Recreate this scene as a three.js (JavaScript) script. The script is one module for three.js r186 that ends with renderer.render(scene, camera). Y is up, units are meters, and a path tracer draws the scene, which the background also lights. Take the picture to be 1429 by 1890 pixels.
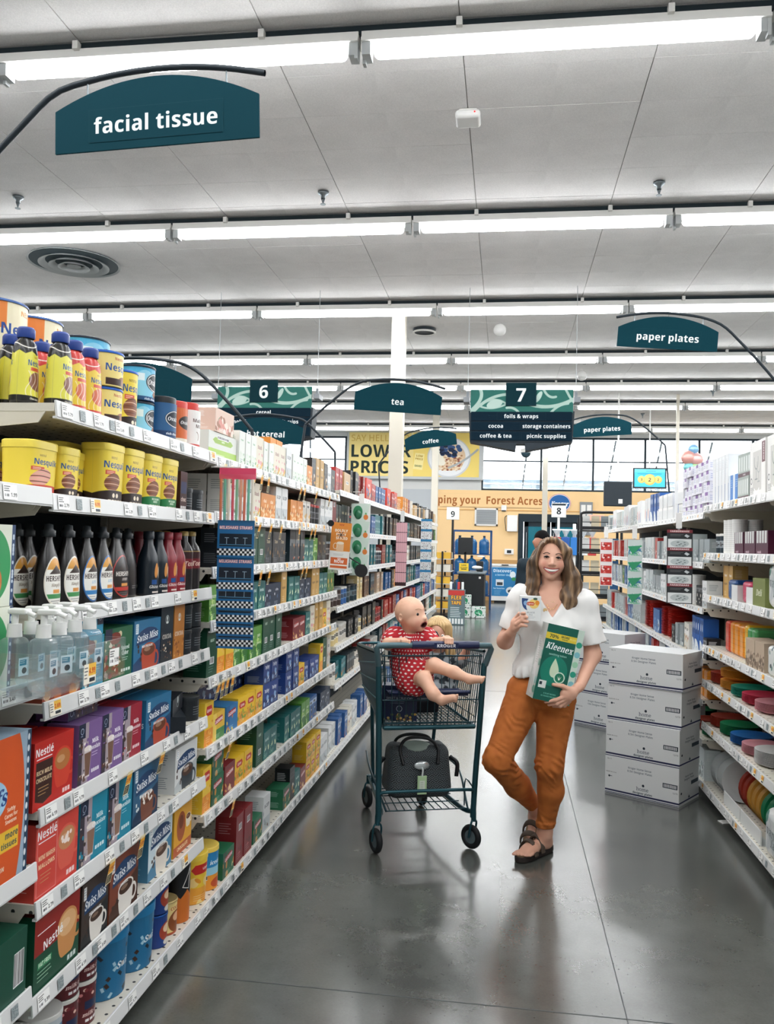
import * as THREE from 'three';
import { mergeGeometries } from 'three/addons/utils/BufferGeometryUtils.js';
import { RoundedBoxGeometry } from 'three/addons/geometries/RoundedBoxGeometry.js';
import { RectAreaLightUniformsLib } from 'three/addons/lights/RectAreaLightUniformsLib.js';
import { ImprovedNoise } from 'three/addons/math/ImprovedNoise.js';

// ---------- camera, daylight, exposure ----------
RectAreaLightUniformsLib.init();
const scene = new THREE.Scene();
const camera = new THREE.PerspectiveCamera(62.41, 1429 / 1890, 0.05, 120);
camera.position.set(0, 1.6, 0);
camera.rotation.order = 'YXZ';
camera.rotation.set(0.03938, 0.14132, 0.025);
scene.background = new THREE.Color(4.0, 4.2, 4.4);          // overcast sky behind the shop-front windows
const renderer = new THREE.WebGLRenderer({ antialias: true });
renderer.toneMapping = THREE.LinearToneMapping;
renderer.toneMappingExposure = 1.15;
renderer.shadowMap.enabled = true;
const TUBE_LIGHT = 38, TUBE_GLOW = 14.5;                          // strip lights: light given to the shop, glow of the diffuser

// ---------- helpers ----------
const V2 = (x, y) => new THREE.Vector2(x, y), V3 = (x, y, z) => new THREE.Vector3(x, y, z), PI = Math.PI;
const clamp = (x, a, b) => Math.min(b, Math.max(a, x)), lerp = (a, b, t) => a + (b - a) * t;
let seedState = 12345;
const rnd = () => { seedState = (seedState + 0x6d2b79f5) | 0; let t = Math.imul(seedState ^ (seedState >>> 15), 1 | seedState); t = (t + Math.imul(t ^ (t >>> 7), 61 | t)) ^ t; return ((t ^ (t >>> 14)) >>> 0) / 4294967296; };
const pick = (a) => a[Math.floor(rnd() * a.length)];
const noise = new ImprovedNoise();
const taken = new Map();
function numbered(name) { const n = taken.get(name) ?? 0; taken.set(name, n + 1); return n ? name + '_' + String(n).padStart(3, '0') : name; }
function tag(o, label, category, group, kind) {
  if (label) o.userData.label = label; if (category) o.userData.category = category; if (group) o.userData.group = group; if (kind) o.userData.kind = kind;
  return o;
}
function thing(name, label, category, pos = [0, 0, 0], turn = 0, group) {
  const o = new THREE.Group(); o.name = numbered(name); o.position.set(...pos); o.rotation.y = turn; scene.add(o);
  return tag(o, label, category, group);
}
function part(parent, name, geo, m, label) { const o = new THREE.Mesh(geo, m); o.name = name; if (label) o.userData.label = label; parent.add(o); return o; }
function solo(name, label, category, geo, m, pos = [0, 0, 0], turn = 0, group) {
  const o = new THREE.Mesh(geo, m); o.name = numbered(name); o.position.set(...pos); o.rotation.y = turn; scene.add(o); return tag(o, label, category, group);
}
function structure(name, geo, m, label, pos) { const o = geo ? new THREE.Mesh(geo, m) : new THREE.Group(); o.name = name; if (pos) o.position.set(...pos); scene.add(o); tag(o, label, null, null, 'structure'); return o; }
function copyOf(o, pos, turn, label, group) { const c = o.clone(); c.name = numbered(o.name.replace(/_\d{3}$/, '')); c.position.set(...pos); if (turn !== undefined) c.rotation.y = turn; scene.add(c); c.userData = { ...o.userData }; if (label) c.userData.label = label; if (group) c.userData.group = group; return c; }
const std = (color, roughness = 0.6, metalness = 0, extra = {}) => new THREE.MeshStandardMaterial({ color, roughness, metalness, ...extra });
const phys = (o) => new THREE.MeshPhysicalMaterial(o);
const box = (w, h, d, x = 0, y = 0, z = 0) => new THREE.BoxGeometry(w, h, d).translate(x, y, z);
const box2 = (x0, x1, y0, y1, z0, z1) => box(Math.abs(x1 - x0), Math.abs(y1 - y0), Math.abs(z1 - z0), (x0 + x1) / 2, (y0 + y1) / 2, (z0 + z1) / 2);
const rbox = (w, h, d, r, x = 0, y = 0, z = 0, s = 2) => new RoundedBoxGeometry(w, h, d, s, r).translate(x, y, z);
const cyl = (r0, r1, h, x = 0, y = 0, z = 0, n = 20) => new THREE.CylinderGeometry(r0, r1, h, n).translate(x, y, z);
const sphere = (r, x = 0, y = 0, z = 0, n = 14) => new THREE.SphereGeometry(r, n, Math.max(6, n >> 1)).translate(x, y, z);
const lathe = (pts, n = 24) => new THREE.LatheGeometry(pts.map((p) => V2(p[0], p[1])), n, -PI, PI * 2);
const plain = (g) => { g = g.index ? g.toNonIndexed() : g; for (const k of Object.keys(g.attributes)) if (!['position', 'normal', 'uv'].includes(k)) g.deleteAttribute(k); g.clearGroups?.(); return g; };
const merge = (...gs) => mergeGeometries(gs.flat().map(plain));
const bar = (a, b, r, n = 8) => { const A = V3(...a), B = V3(...b), d = B.clone().sub(A), g = new THREE.CylinderGeometry(r, r, d.length(), n); g.applyQuaternion(new THREE.Quaternion().setFromUnitVectors(V3(0, 1, 0), d.clone().normalize())); return g.translate(...A.add(B).multiplyScalar(0.5).toArray()); };
const tube = (pts, r, seg = 24, n = 8, closed = false, tension = 0.5) => new THREE.TubeGeometry(new THREE.CatmullRomCurve3(pts.map((p) => V3(...p)), closed, 'catmullrom', tension), seg, r, n, closed);
const shapeOf = (pts) => { const s = new THREE.Shape(); pts.forEach((p, i) => (i ? s.lineTo(p[0], p[1]) : s.moveTo(p[0], p[1]))); s.closePath(); return s; };
const extrude = (shape, depth, bevel = 0) => new THREE.ExtrudeGeometry(shape, { depth, bevelEnabled: bevel > 0, bevelSize: bevel, bevelThickness: bevel, bevelSegments: 2, curveSegments: 24 });
function canvasTex(w, h, draw, repeat) {
  const c = document.createElement('canvas'); c.width = w; c.height = h; draw(c.getContext('2d'), w, h);
  const t = new THREE.CanvasTexture(c); t.colorSpace = THREE.SRGBColorSpace; t.magFilter = THREE.LinearFilter;
  if (repeat) { t.wrapS = t.wrapT = THREE.RepeatWrapping; t.repeat.set(...repeat); } return t;
}
function dataTex(n, f, repeat, srgb = false) {
  const d = new Uint8Array(n * n * 4);
  for (let y = 0; y < n; y++) for (let x = 0; x < n; x++) { const v = f(x / n, y / n), o = (y * n + x) * 4; for (let k = 0; k < 3; k++) d[o + k] = clamp((v.length ? v[k] : v) * 255, 0, 255); d[o + 3] = 255; }
  const t = new THREE.DataTexture(d, n, n); t.wrapS = t.wrapT = THREE.RepeatWrapping; t.magFilter = THREE.LinearFilter; t.minFilter = THREE.LinearFilter; if (srgb) t.colorSpace = THREE.SRGBColorSpace; if (repeat) t.repeat.set(...repeat); t.needsUpdate = true; return t;
}
const fbm = (x, y, z, oct, per) => { let s = 0, a = 0.5; for (let i = 0; i < oct; i++) { s += a * noise.noise(x, y, z + i * 7.3); x *= 2; y *= 2; a *= 0.5; } return s; };
// world-metre uv on flat geometry, chosen by the face's direction
function metreUV(g, s = 1) { g = plain(g); const p = g.attributes.position, n = g.attributes.normal, uv = new Float32Array(p.count * 2); for (let i = 0; i < p.count; i++) { const ax = Math.abs(n.getX(i)), ay = Math.abs(n.getY(i)), az = Math.abs(n.getZ(i)); const q = ay >= ax && ay >= az ? [p.getX(i), p.getZ(i)] : ax >= az ? [p.getZ(i), p.getY(i)] : [p.getX(i), p.getY(i)]; uv[i * 2] = q[0] * s; uv[i * 2 + 1] = q[1] * s; } g.setAttribute('uv', new THREE.BufferAttribute(uv, 2)); return g; }

// ---------- print atlas: every label, tag and printed face ----------
const atlases = [];
function newAtlas() { const c = document.createElement('canvas'); c.width = c.height = 2048; const ctx = c.getContext('2d'); ctx.fillStyle = '#888'; ctx.fillRect(0, 0, 2048, 2048); const t = new THREE.CanvasTexture(c); t.colorSpace = THREE.SRGBColorSpace; t.magFilter = THREE.LinearFilter; const a = { ctx, x: 0, y: 0, h: 0, tex: t, mats: {} }; atlases.push(a); return a; }
function cell(w, h, draw) {
  let a = atlases[atlases.length - 1] ?? newAtlas();
  if (a.x + w + 4 > 2048) { a.x = 0; a.y += a.h + 4; a.h = 0; }
  if (a.y + h + 4 > 2048) a = newAtlas();
  const x = a.x + 2, y = a.y + 2; a.x += w + 4; a.h = Math.max(a.h, h);
  const c = a.ctx; c.save(); c.beginPath(); c.rect(x - 1, y - 1, w + 2, h + 2); c.clip(); c.translate(x, y); draw(c, w, h); c.restore();
  return { a, x, y, w, h };
}
const uvOf = (c, fx, fy) => [(c.x + fx * c.w) / 2048, 1 - (c.y + fy * c.h) / 2048];            // fx, fy from the cell's top left corner
const sub = (c, x, y, w, h) => ({ a: c.a, x: c.x + x, y: c.y + y, w, h });
function printMat(c, kind = 'card') {
  return (c.a.mats[kind] ??= { card: () => new THREE.MeshStandardMaterial({ map: c.a.tex, roughness: 0.42 }), paper: () => new THREE.MeshStandardMaterial({ map: c.a.tex, roughness: 0.8 }), gloss: () => phys({ map: c.a.tex, roughness: 0.3, clearcoat: 0.12, clearcoatRoughness: 0.15 }), sign: () => phys({ map: c.a.tex, roughness: 0.85, specularIntensity: 0.3 }), screen: () => new THREE.MeshStandardMaterial({ map: c.a.tex, roughness: 0.3, emissive: 0xffffff, emissiveMap: c.a.tex, emissiveIntensity: 0.16 }) }[kind]());
}
function mapUV(g, c, from = 0, count) { const uv = g.attributes.uv; for (let i = from; i < from + (count ?? uv.count); i++) uv.setXY(i, ...uvOf(c, uv.getX(i), 1 - uv.getY(i))); return g; }
const clothUV = mapUV;
// text and little drawings for the prints
function txt(c, s, x, y, size, color, o = {}) { c.save(); c.translate(x, y); if (o.rot) c.rotate(o.rot); if (o.sx) c.scale(o.sx, 1); c.font = `${o.style ?? ''} ${o.weight ?? 'bold'} ${size}px ${o.font ?? 'sans-serif'}`; c.textAlign = o.align ?? 'center'; c.textBaseline = 'middle'; if (o.stroke) { c.lineWidth = o.lw ?? size * 0.22; c.strokeStyle = o.stroke; c.lineJoin = 'round'; c.strokeText(s, 0, 0, o.max); } c.fillStyle = color; c.fillText(s, 0, 0, o.max); c.restore(); }
const fillR = (c, x, y, w, h, col) => { c.fillStyle = col; c.fillRect(x, y, w, h); };
const oval = (c, x, y, rx, ry, col, rot = 0) => { c.beginPath(); c.ellipse(x, y, rx, ry, rot, 0, 2 * PI); c.fillStyle = col; c.fill(); };
const ring = (c, x, y, rx, ry, col, lw) => { c.beginPath(); c.ellipse(x, y, rx, ry, 0, 0, 2 * PI); c.strokeStyle = col; c.lineWidth = lw; c.stroke(); };
const poly = (c, pts, col) => { c.beginPath(); pts.forEach((p, i) => (i ? c.lineTo(p[0], p[1]) : c.moveTo(p[0], p[1]))); c.closePath(); c.fillStyle = col; c.fill(); };
const curve = (c, d, col, lw) => { c.strokeStyle = col; c.lineWidth = lw; c.lineCap = 'round'; c.stroke(new Path2D(d)); };
function lines(c, x, y, w, n, dy, col, lw = 2) { for (let i = 0; i < n; i++) fillR(c, x, y + i * dy, w * (0.7 + 0.3 * rnd()), lw, col); }
function barcode(c, x, y, w, h) { fillR(c, x, y, w, h, '#fff'); for (let i = 2; i < w - 2; i += 2 + Math.floor(rnd() * 3)) fillR(c, x + i, y + 2, 1 + rnd(), h - 5, '#111'); }
function mug(c, x, y, s, cup, drink, inside = 0.5) { c.beginPath(); c.moveTo(x - s, y); c.quadraticCurveTo(x - s * 0.9, y + s * 1.5, x - s * 0.45, y + s * 1.6); c.lineTo(x + s * 0.45, y + s * 1.6); c.quadraticCurveTo(x + s * 0.9, y + s * 1.5, x + s, y); c.fillStyle = cup; c.fill(); c.beginPath(); c.ellipse(x + s * 1.0, y + s * 0.6, s * 0.38, s * 0.42, 0, 0, 7); c.lineWidth = s * 0.18; c.strokeStyle = cup; c.stroke(); oval(c, x, y, s, s * inside, cup); oval(c, x, y, s * 0.86, s * inside * 0.82, drink); oval(c, x - s * 0.2, y - s * 0.05, s * 0.45, s * inside * 0.3, 'rgba(255,230,200,.35)'); }

// ---------- shared materials ----------
const M = {
  white: std(0xe9e8e4, 0.45), whiteGloss: std(0xf2f2f0, 0.25), cream: std(0xd9d3c4, 0.5), shelf: null, lip: std(0xe4e3df, 0.4),
  dark: std(0x14222b, 0.55), navy: std(0x0d1a24, 0.5), black: std(0x0c1014, 0.45), blackGloss: std(0x0a0d12, 0.25), chrome: std(0xc8ccd0, 0.22, 1), steel: std(0x8d969b, 0.35, 0.8),
  teal: std(0x0e3d45, 0.55), tealDark: std(0x0a1f2b, 0.55), grey: std(0x8b9094, 0.55), greyLight: std(0xbfc3c4, 0.55), wood: std(0x9a6a3a, 0.5),
  clear: phys({ color: 0xffffff, roughness: 0.06, transmission: 1, thickness: 0, ior: 1.45 }),
  frost: phys({ color: 0xf4f8fa, roughness: 0.35, transmission: 0.75, thickness: 0 }),
};
// perforated cream steel of the shelf decks
M.shelf = new THREE.MeshStandardMaterial({ roughness: 0.45, map: canvasTex(256, 256, (c) => { fillR(c, 0, 0, 256, 256, '#d8d3c6'); for (let i = 0; i < 900; i++) fillR(c, rnd() * 256, rnd() * 256, 1 + rnd() * 3, 1, `rgba(${rnd() > 0.5 ? '255,255,250' : '120,110,95'},.12)`); for (let y = 0; y < 4; y++) for (let x = 0; x < 4; x++) oval(c, x * 64 + (y % 2 ? 48 : 16), y * 64 + 32, 7, 7, '#2a2a2a'); }, [5, 5]) });

// ---------- floor ----------
const floorTex = dataTex(1024, (u, v) => {
  const a = fbm(u * 5, v * 5, 1.5, 5), b = fbm(u * 40 + 9, v * 40, 4.1, 3), s = fbm(u * 14 + 3, v * 14 + 8, 8.2, 4);
  const k = 0.335 + a * 0.13 + b * 0.035 + Math.max(0, s - 0.08) * 0.1 - (rnd() < 0.004 ? 0.05 : 0) + (rnd() - 0.5) * 0.02;
  return [k * 0.985, k * 1.015, k * 0.965];
}, [0.2, 0.2], true);
const floorRough = dataTex(512, (u, v) => 0.75 + fbm(u * 3, v * 3, 3.3, 4) * 0.22 + fbm(u * 60, v * 60, 1.3, 2) * 0.16, [0.23, 0.23]);
M.floor = phys({ map: floorTex, roughness: 0.28, roughnessMap: floorRough, clearcoat: 0.35, clearcoatRoughness: 0.19, specularIntensity: 1, ior: 1.7 });
structure('floor', metreUV(box2(-18.5, 10.5, -0.2, 0, 5, -26.4)), M.floor, 'polished dark concrete floor');
// saw-cut joints filled with grey sealant
{ const m = std(0x3a4040, 0.5); let n = 1; for (const z of [-3.05, -9.6, -14.8, -20]) structure('trim_' + n++, box(28, 0.003, 0.005, -4, -0.0008, z), m, 'thin sealed joint across the concrete floor'); structure('trim_' + n++, box(0.004, 0.003, 30, 0.44, -0.0008, -11), m, 'thin sealed joint running along the aisle floor'); }

// ---------- ceiling ----------
const ceilY = (z) => 4.7 + Math.max(0, -z - 13.4) * 0.0317;
M.tile = new THREE.MeshStandardMaterial({ roughness: 0.9, map: dataTex(256, (u, v) => { const k = 0.9 + (rnd() - 0.5) * 0.06 + fbm(u * 3, v * 3, 2.2, 3) * 0.05; return [k, k * 0.99, k * 0.985]; }, [0.8, 0.8], true) });
M.tbar = std(0xc4c4c0, 0.7);
const ceiling = structure('ceiling', null, null, 'pale suspended ceiling of oblong panels');
part(ceiling, 'ceiling_deck', merge(box2(-18.5, 10.5, 4.72, 4.9, 5, -13.4), new THREE.BoxGeometry(29, 0.18, 12.95).rotateX(Math.atan(0.0317)).translate(-4, 5.01, -19.85)), M.tbar);
{
  const list = [], g = metreUV(box(1.184, 0.009, 0.5185)), cam = V3(0, 1.6, 0);
  camera.updateMatrixWorld(true); const inv = camera.matrixWorld.clone().invert(), q = V3();
  for (let i = -15; i < 9; i++) for (let j = -18; j < 40; j++) {
    const x = -0.33 + 1.19 * (i + 0.5), z = -5.37 - 0.522 * (j + 0.5); if (z < -25.8 || z > 4.9 || x > 10.2) continue;
    q.set(x, ceilY(z), z).applyMatrix4(inv); const sx = -q.x / q.z * 1560, sy = q.y / q.z * -1560, vis = q.z < 0 && Math.abs(sx) < 800 && sy < 1000;
    list.push({ x, z, d: vis ? -q.z : 1000 + Math.abs(z) + Math.abs(x) });
  }
  list.sort((a, b) => a.d - b.d); const rest = [];
  list.forEach((t, k) => {
    const y = ceilY(t.z) + 0.008 + rnd() * 0.003, s = t.z < -13.4 ? Math.atan(0.0317) : 0;
    if (k < 296) { const o = part(ceiling, 'ceiling_tile', g, M.tile); o.position.set(t.x, y, t.z); o.rotation.set(s, 0, 0); }
    else rest.push(g.clone().rotateX(s).translate(t.x, y, t.z));
  });
  part(ceiling, 'ceiling_tile', mergeGeometries(rest), M.tile).userData.kind = 'stuff';
}

// ---------- walls ----------
M.yellow = std(0xf4d09a, 0.8); M.wallGrey = std(0xb9bec2, 0.75); M.wallWhite = std(0xcfd0ce, 0.8); M.tan = std(0xc49a62, 0.7); M.frame = std(0x10242e, 0.45, 0.3);
structure('wall_left', box2(-18.7, -18.5, 0, 5.3, 5, -26.4), M.wallWhite, 'far side wall of the shop');
structure('wall_right', box2(10.5, 10.7, 0, 5.3, 5, -26.4), M.wallWhite, 'plain side wall of the shop');
structure('wall_front', box2(-18.7, 10.7, 0, 5, 5, 5.2), M.wallWhite, 'plain wall at the other end of the aisle');
const WZ = -26, backWall = structure('wall_back', null, null, 'yellow and grey shop-front wall');
part(backWall, 'grey_panel', box2(-18.5, -2.16, 0, 3.36, WZ - 0.3, WZ + 0.06), M.wallGrey, 'pale grey wall beside the yellow wall');
part(backWall, 'yellow_panel', merge(box2(-2.16, 0.34, 1.25, 3.36, WZ - 0.3, WZ), box2(0.34, 2.3, 2.66, 3.36, WZ - 0.3, WZ), box2(2.3, 10.5, 0, 3.36, WZ - 0.3, WZ)), M.yellow, 'warm yellow painted wall');
part(backWall, 'wainscot', box2(-2.16, 0.34, 0, 1.25, WZ - 0.3, WZ + 0.015), M.tan);
part(backWall, 'rail', box2(-2.16, 0.34, 0.86, 0.95, WZ, WZ + 0.04), M.wood);
part(backWall, 'header_line', box2(-2.16, 10.5, 2.745, 2.765, WZ, WZ + 0.02), std(0xd9a45c, 0.7));
part(backWall, 'pier', merge(box2(-5.02, -0.8, 3.36, 5.02, WZ - 0.3, WZ), box2(-18.5, -12.2, 3.36, 5.02, WZ - 0.3, WZ), box2(-18.5, 10.5, 5.0, 5.25, WZ - 0.3, WZ)), M.wallWhite);
// clerestory windows: dark aluminium frame, one pane per light
let windowCount = 0;
function clerestory(x0, x1, xs) {
  const w = structure('window_' + ++windowCount, null, null, 'bright clerestory window above the wall'); w.position.set(0, 0, WZ - 0.12);
  const f = []; f.push(box2(x0, x1, 3.36, 3.42, -0.04, 0.04), box2(x0, x1, 4.95, 5.02, -0.05, 0.05), box2(x0, x1, 4.255, 4.292, -0.03, 0.03));
  for (const x of xs) f.push(box(0.06, 1.6, 0.09, x, 4.19, 0));
  part(w, 'window_frame', merge(f), M.frame, 'thin dark aluminium window frame');
  for (let i = 0; i + 1 < xs.length; i++) for (const [a, b] of [[3.42, 4.262], [4.285, 4.95]]) part(w, 'window_pane', box2(xs[i] + 0.0225, xs[i + 1] - 0.0225, a, b, -0.004, 0.004), M.clear);
}
clerestory(-12.2, -5.02, [-12.18, -10.7, -9.3, -7.9, -6.5, -5.07]);
clerestory(-0.8, 10.5, [-0.78, 1.0, 2.55, 4.07, 5.63, 7.15, 8.7, 10.46]);
// outside: pavement, the slope of a canopy with slanted struts, a pale car-park roof line
const outside = structure('ground_outside', box2(-60, 60, -0.3, -0.02, -26.6, -90), std(0x8d9192, 0.9), 'pale pavement outside the shop');
{
  const m = std(0x39444a, 0.7);
  const g = []; for (let k = 0; k < 16; k++) g.push(box(0.055, 0.3 + 0.1 * (k % 3 === 1), 0.05, 0, 0.15 + k * 0.4, 0));
  const post = merge(g);
  [-6.6, -5.7, 0.42, 1.55, 2.75, 3.95, 5.25, 6.45, 7.6, 8.9].forEach((x, i) => { const o = solo('canopy_strut', 'slanted grey steel strut of the canopy outside the windows', 'strut', post, m, [x * 1.18 - 0.1 - 0.3, -0.02, -30.5], 0, 'canopy struts outside the windows'); o.rotation.set(0.25, 0, -0.1 - 0.012 * x); });
  const roof = thing('carport_roof', 'pale blue carport roof with white ribs outside the windows', 'roof', [3, 0, -40]);
  part(roof, 'roof_panel', box2(-16, 16, 3.6, 4.75, -1, 1), std(0x6a7c88, 0.8)); 
  for (let k = 0; k < 4; k++) part(roof, 'roof_rib', box2(-16, 16, 3.8 + k * 0.24, 3.86 + k * 0.24, 1, 1.05), std(0xaab4ba, 0.7));
  for (const x of [-15, -8, 8, 15]) part(roof, 'post', box2(x - 0.1, x + 0.1, 0, 3.6, -0.1, 0.1), M.grey);
}
// glazed double doors in the yellow wall
{
  const d = structure('door_1', null, null, 'dark framed glass entrance doors'); d.position.set(0, 0, WZ - 0.1);
  part(d, 'door_frame', merge(box2(0.34, 0.5, 0, 2.66, -0.08, 0.12), box2(2.14, 2.3, 0, 2.66, -0.08, 0.12), box2(0.5, 2.14, 2.42, 2.66, -0.08, 0.12)), M.frame);
  const leaf = (x0, x1) => { const l = part(d, 'door_leaf', merge(box2(x0, x0 + 0.13, 0, 2.42, -0.03, 0.03), box2(x1 - 0.13, x1, 0, 2.42, -0.03, 0.03), box2(x0, x1, 2.28, 2.42, -0.03, 0.03), box2(x0, x1, 0, 0.3, -0.03, 0.03), box2(x0, x1, 1.12, 1.2, -0.03, 0.03)), M.frame);
    part(l, 'glass', box2(x0 + 0.13, x1 - 0.13, 0.3, 2.28, -0.005, 0.005), phys({ color: 0x2f7d86, roughness: 0.08, transmission: 0.85, thickness: 0 }), 'teal tinted glass'); part(l, 'handle', bar([x0 + 0.07, 0.7, 0.08], [x0 + 0.07, 2.1, 0.08], 0.014), M.chrome); };
  leaf(0.52, 1.31); leaf(1.33, 2.12);
}

// ---------- strip lights in rows across the shop ----------
M.glow = std(0xffffff, 0.5, 0, { emissive: 0xfbfdff, emissiveIntensity: TUBE_GLOW });
const ROWS = [0.75, -2.06, -4.87, -7.69, -10.5, -13.3, -16.05, -18.8, -23.3];
{
  const housing = merge(box(2.31, 0.05, 0.1, 0, 0.085, 0), box(2.31, 0.02, 0.135, 0, 0.055, 0)), glowG = new THREE.CapsuleGeometry(0.034, 2.1, 4, 12).rotateZ(PI / 2).scale(1, 1, 1.25);
  const socket = merge(box(0.05, 0.085, 0.1, 0, 0.01, 0), box(0.02, 0.11, 0.045, 0.02, 0, 0.03)), clip = box(0.035, 0.05, 0.05, 0, 0.12, 0.055);
  const strutM = std(0x16262d, 0.6, 0.3);
  ROWS.forEach((z, r) => {
    const yc = ceilY(z), near = z > -4, ks = near ? [-3, -2, -1, 0, 1, 2] : [-6, -5, -4, -3, -2, -1, 0, 1, 2, 3, 4];
    const x0 = -0.92 + 2.33 * ks[0], x1 = -0.92 + 2.33 * (ks.at(-1) + 1);
    solo('strut_channel', ['dark steel channel carrying the strip lights, ' + ['over the shopper end', 'before the facial tissue sign', 'next to the facial tissue sign', 'just past the round smoke detector', 'in front of the square column', 'just behind the square column', 'over the aisle number signs', 'over the checkouts', 'along the windows'][r]][0], 'channel', box2(x0, x1, yc - 0.062, yc - 0.012, z - 0.035, z + 0.035), strutM);
    ks.forEach((k) => {
      const x = -0.92 + 2.33 * (k + 0.5), t = thing('strip_light', 'white strip light above ' + ({ '-1': 'the tea shelves', 0: 'the aisle', 1: 'the paper shelves' }[k] ?? (k < 0 ? 'the cereal aisle' : 'the farther aisles')) + ', ' + ['over the shopper end', 'before the facial tissue sign', 'in the row by the facial tissue sign', 'in the row past the smoke detector', 'in the row before the square column', 'in the row behind the square column', 'in the row over the hanging aisle signs', 'in the row over the checkouts', 'in the row along the windows'][r], 'ceiling light', [x, yc - 0.165, z], 0, 'strip lights of one ceiling row ' + 'abcdefghi'[r]);
      part(t, 'housing', housing, M.white); part(t, 'tube', glowG, M.glow, 'glowing white tube');
      const a = part(t, 'socket', socket, M.greyLight), b = part(t, 'socket', socket, M.greyLight); a.position.x = 1.125; b.position.x = -1.125; b.rotation.y = PI;
      for (const cx of [-0.92 + 2.33 * k, 0]) { const gx = -0.33 + 1.19 * Math.round((x + (cx === 0 ? 0.6 : -0.6) + 0.33) / 1.19); const o = part(t, 'mounting_clip', clip, M.white); o.position.x = gx - x; }
      const l = new THREE.RectAreaLight(0xfafcff, TUBE_LIGHT, 2.1, 0.085); l.position.set(x, yc - 0.215, z); l.rotation.x = -PI / 2; l.name = 'strip_light_glow'; scene.add(l);
    });
  });
}
// ---------- vents, detectors, sprinklers ----------
function diffuser(x, z, r, label) {
  const t = thing('ceiling_vent', label, 'vent', [x, ceilY(z), z]);
  part(t, 'backing', cyl(r * 0.97, r * 0.97, 0.01, 0, -0.008, 0, 40), std(0x4a585e, 0.7));
  for (const [ro, ri, y] of [[1, 0.86, -0.02], [0.76, 0.6, -0.045], [0.54, 0.4, -0.06], [0.34, 0.22, -0.07]]) part(t, 'ring', lathe([[r * ri, y + 0.035], [r * (ri + ro) / 2, y + 0.012], [r * ro, y - 0.004], [r * ro, y + 0.003], [r * (ri + ro) / 2, y + 0.02], [r * ri, y + 0.042]], 44), M.greyLight);
  part(t, 'centre_disc', cyl(r * 0.15, r * 0.15, 0.012, 0, -0.05, 0, 24), M.greyLight);
}
diffuser(-4.88, -8.8, 0.5, 'round white ceiling air vent of concentric rings above the cocoa shelf');
diffuser(4.45, -16.6, 0.5, 'round white ceiling air vent of concentric rings above the storage containers');
{
  const t = thing('smoke_detector', 'white square smoke detector with a tiny red light on the ceiling', 'detector', [-0.33, 4.7, -5.93]);
  part(t, 'base', rbox(0.13, 0.02, 0.13, 0.009, 0, -0.008, 0), M.white); part(t, 'body', rbox(0.18, 0.06, 0.18, 0.025, 0, -0.045, 0, 3), M.whiteGloss); part(t, 'indicator_light', sphere(0.006, 0.05, -0.04, 0.09, 8), std(0xff3030, 0.4, 0, { emissive: 0xff2020, emissiveIntensity: 1.5 }), 'tiny red light');
  const head = merge(lathe([[0.0, 0], [0.05, 0], [0.045, -0.02], [0.02, -0.035], [0.02, -0.06]], 16)), deflector = merge(cyl(0.006, 0.006, 0.05, 0, -0.085, 0, 8), cyl(0.025, 0.025, 0.004, 0, -0.11, 0, 12), bar([-0.018, -0.055, 0], [0, -0.105, 0], 0.004, 6), bar([0.018, -0.055, 0], [0, -0.105, 0], 0.004, 6));
  for (const [x, z] of [[-4.48, -7.05], [-1.66, -7.18], [1.21, -7.22], [4.0, -7.2], [-4.46, -10.6], [1.21, -10.77], [-1.64, -13.89], [1.19, -13.87], [4.0, -13.9], [-4.4, -13.8], [-1.6, -17.4], [1.2, -17.4], [4, -17.4], [-4.4, -17.4], [3.2, -21], [0.5, -21]]) {
    const s = thing('fire_sprinkler', 'small metal fire sprinkler hanging from the ceiling', 'sprinkler', [x, ceilY(z), z], 0, 'ceiling sprinklers'); part(s, 'escutcheon', head, M.steel); part(s, 'deflector', deflector, M.steel);
  }
  const sp = thing('ceiling_speaker', 'dark round ceiling speaker beside the square column', 'speaker', [-1.22, 4.7, -11.9]); part(sp, 'grille', cyl(0.17, 0.15, 0.05, 0, -0.03, 0, 28), M.dark); part(sp, 'rim', new THREE.TorusGeometry(0.155, 0.014, 8, 28).rotateX(PI / 2).translate(0, -0.055, 0), M.white);
  const dome = (x, z, drop, l) => { const d = thing('dome_camera', l, 'camera', [x, ceilY(z), z]); part(d, 'mount', merge(cyl(0.06, 0.06, 0.04, 0, -drop - 0.02, 0, 16), cyl(0.012, 0.012, drop, 0, -drop / 2, 0, 8)), M.white); part(d, 'dome', sphere(0.09, 0, -drop - 0.06, 0, 18), M.whiteGloss); };
  dome(-0.15, -11.7, 0.02, 'white dome camera on the ceiling before the aisle sign'); dome(1.25, -15, 0.04, 'white dome camera hanging past the aisle sign');
  const bc = thing('dome_camera', 'white dome camera with a dark bubble hanging before the windows', 'camera', [0.45, ceilY(-22), -22]); part(bc, 'mount', merge(cyl(0.02, 0.02, 0.8, 0, -0.4, 0, 8), cyl(0.13, 0.15, 0.1, 0, -0.85, 0, 20)), M.white); part(bc, 'dome', sphere(0.13, 0, -0.9, 0, 18), std(0x3a5560, 0.1));
}
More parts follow.
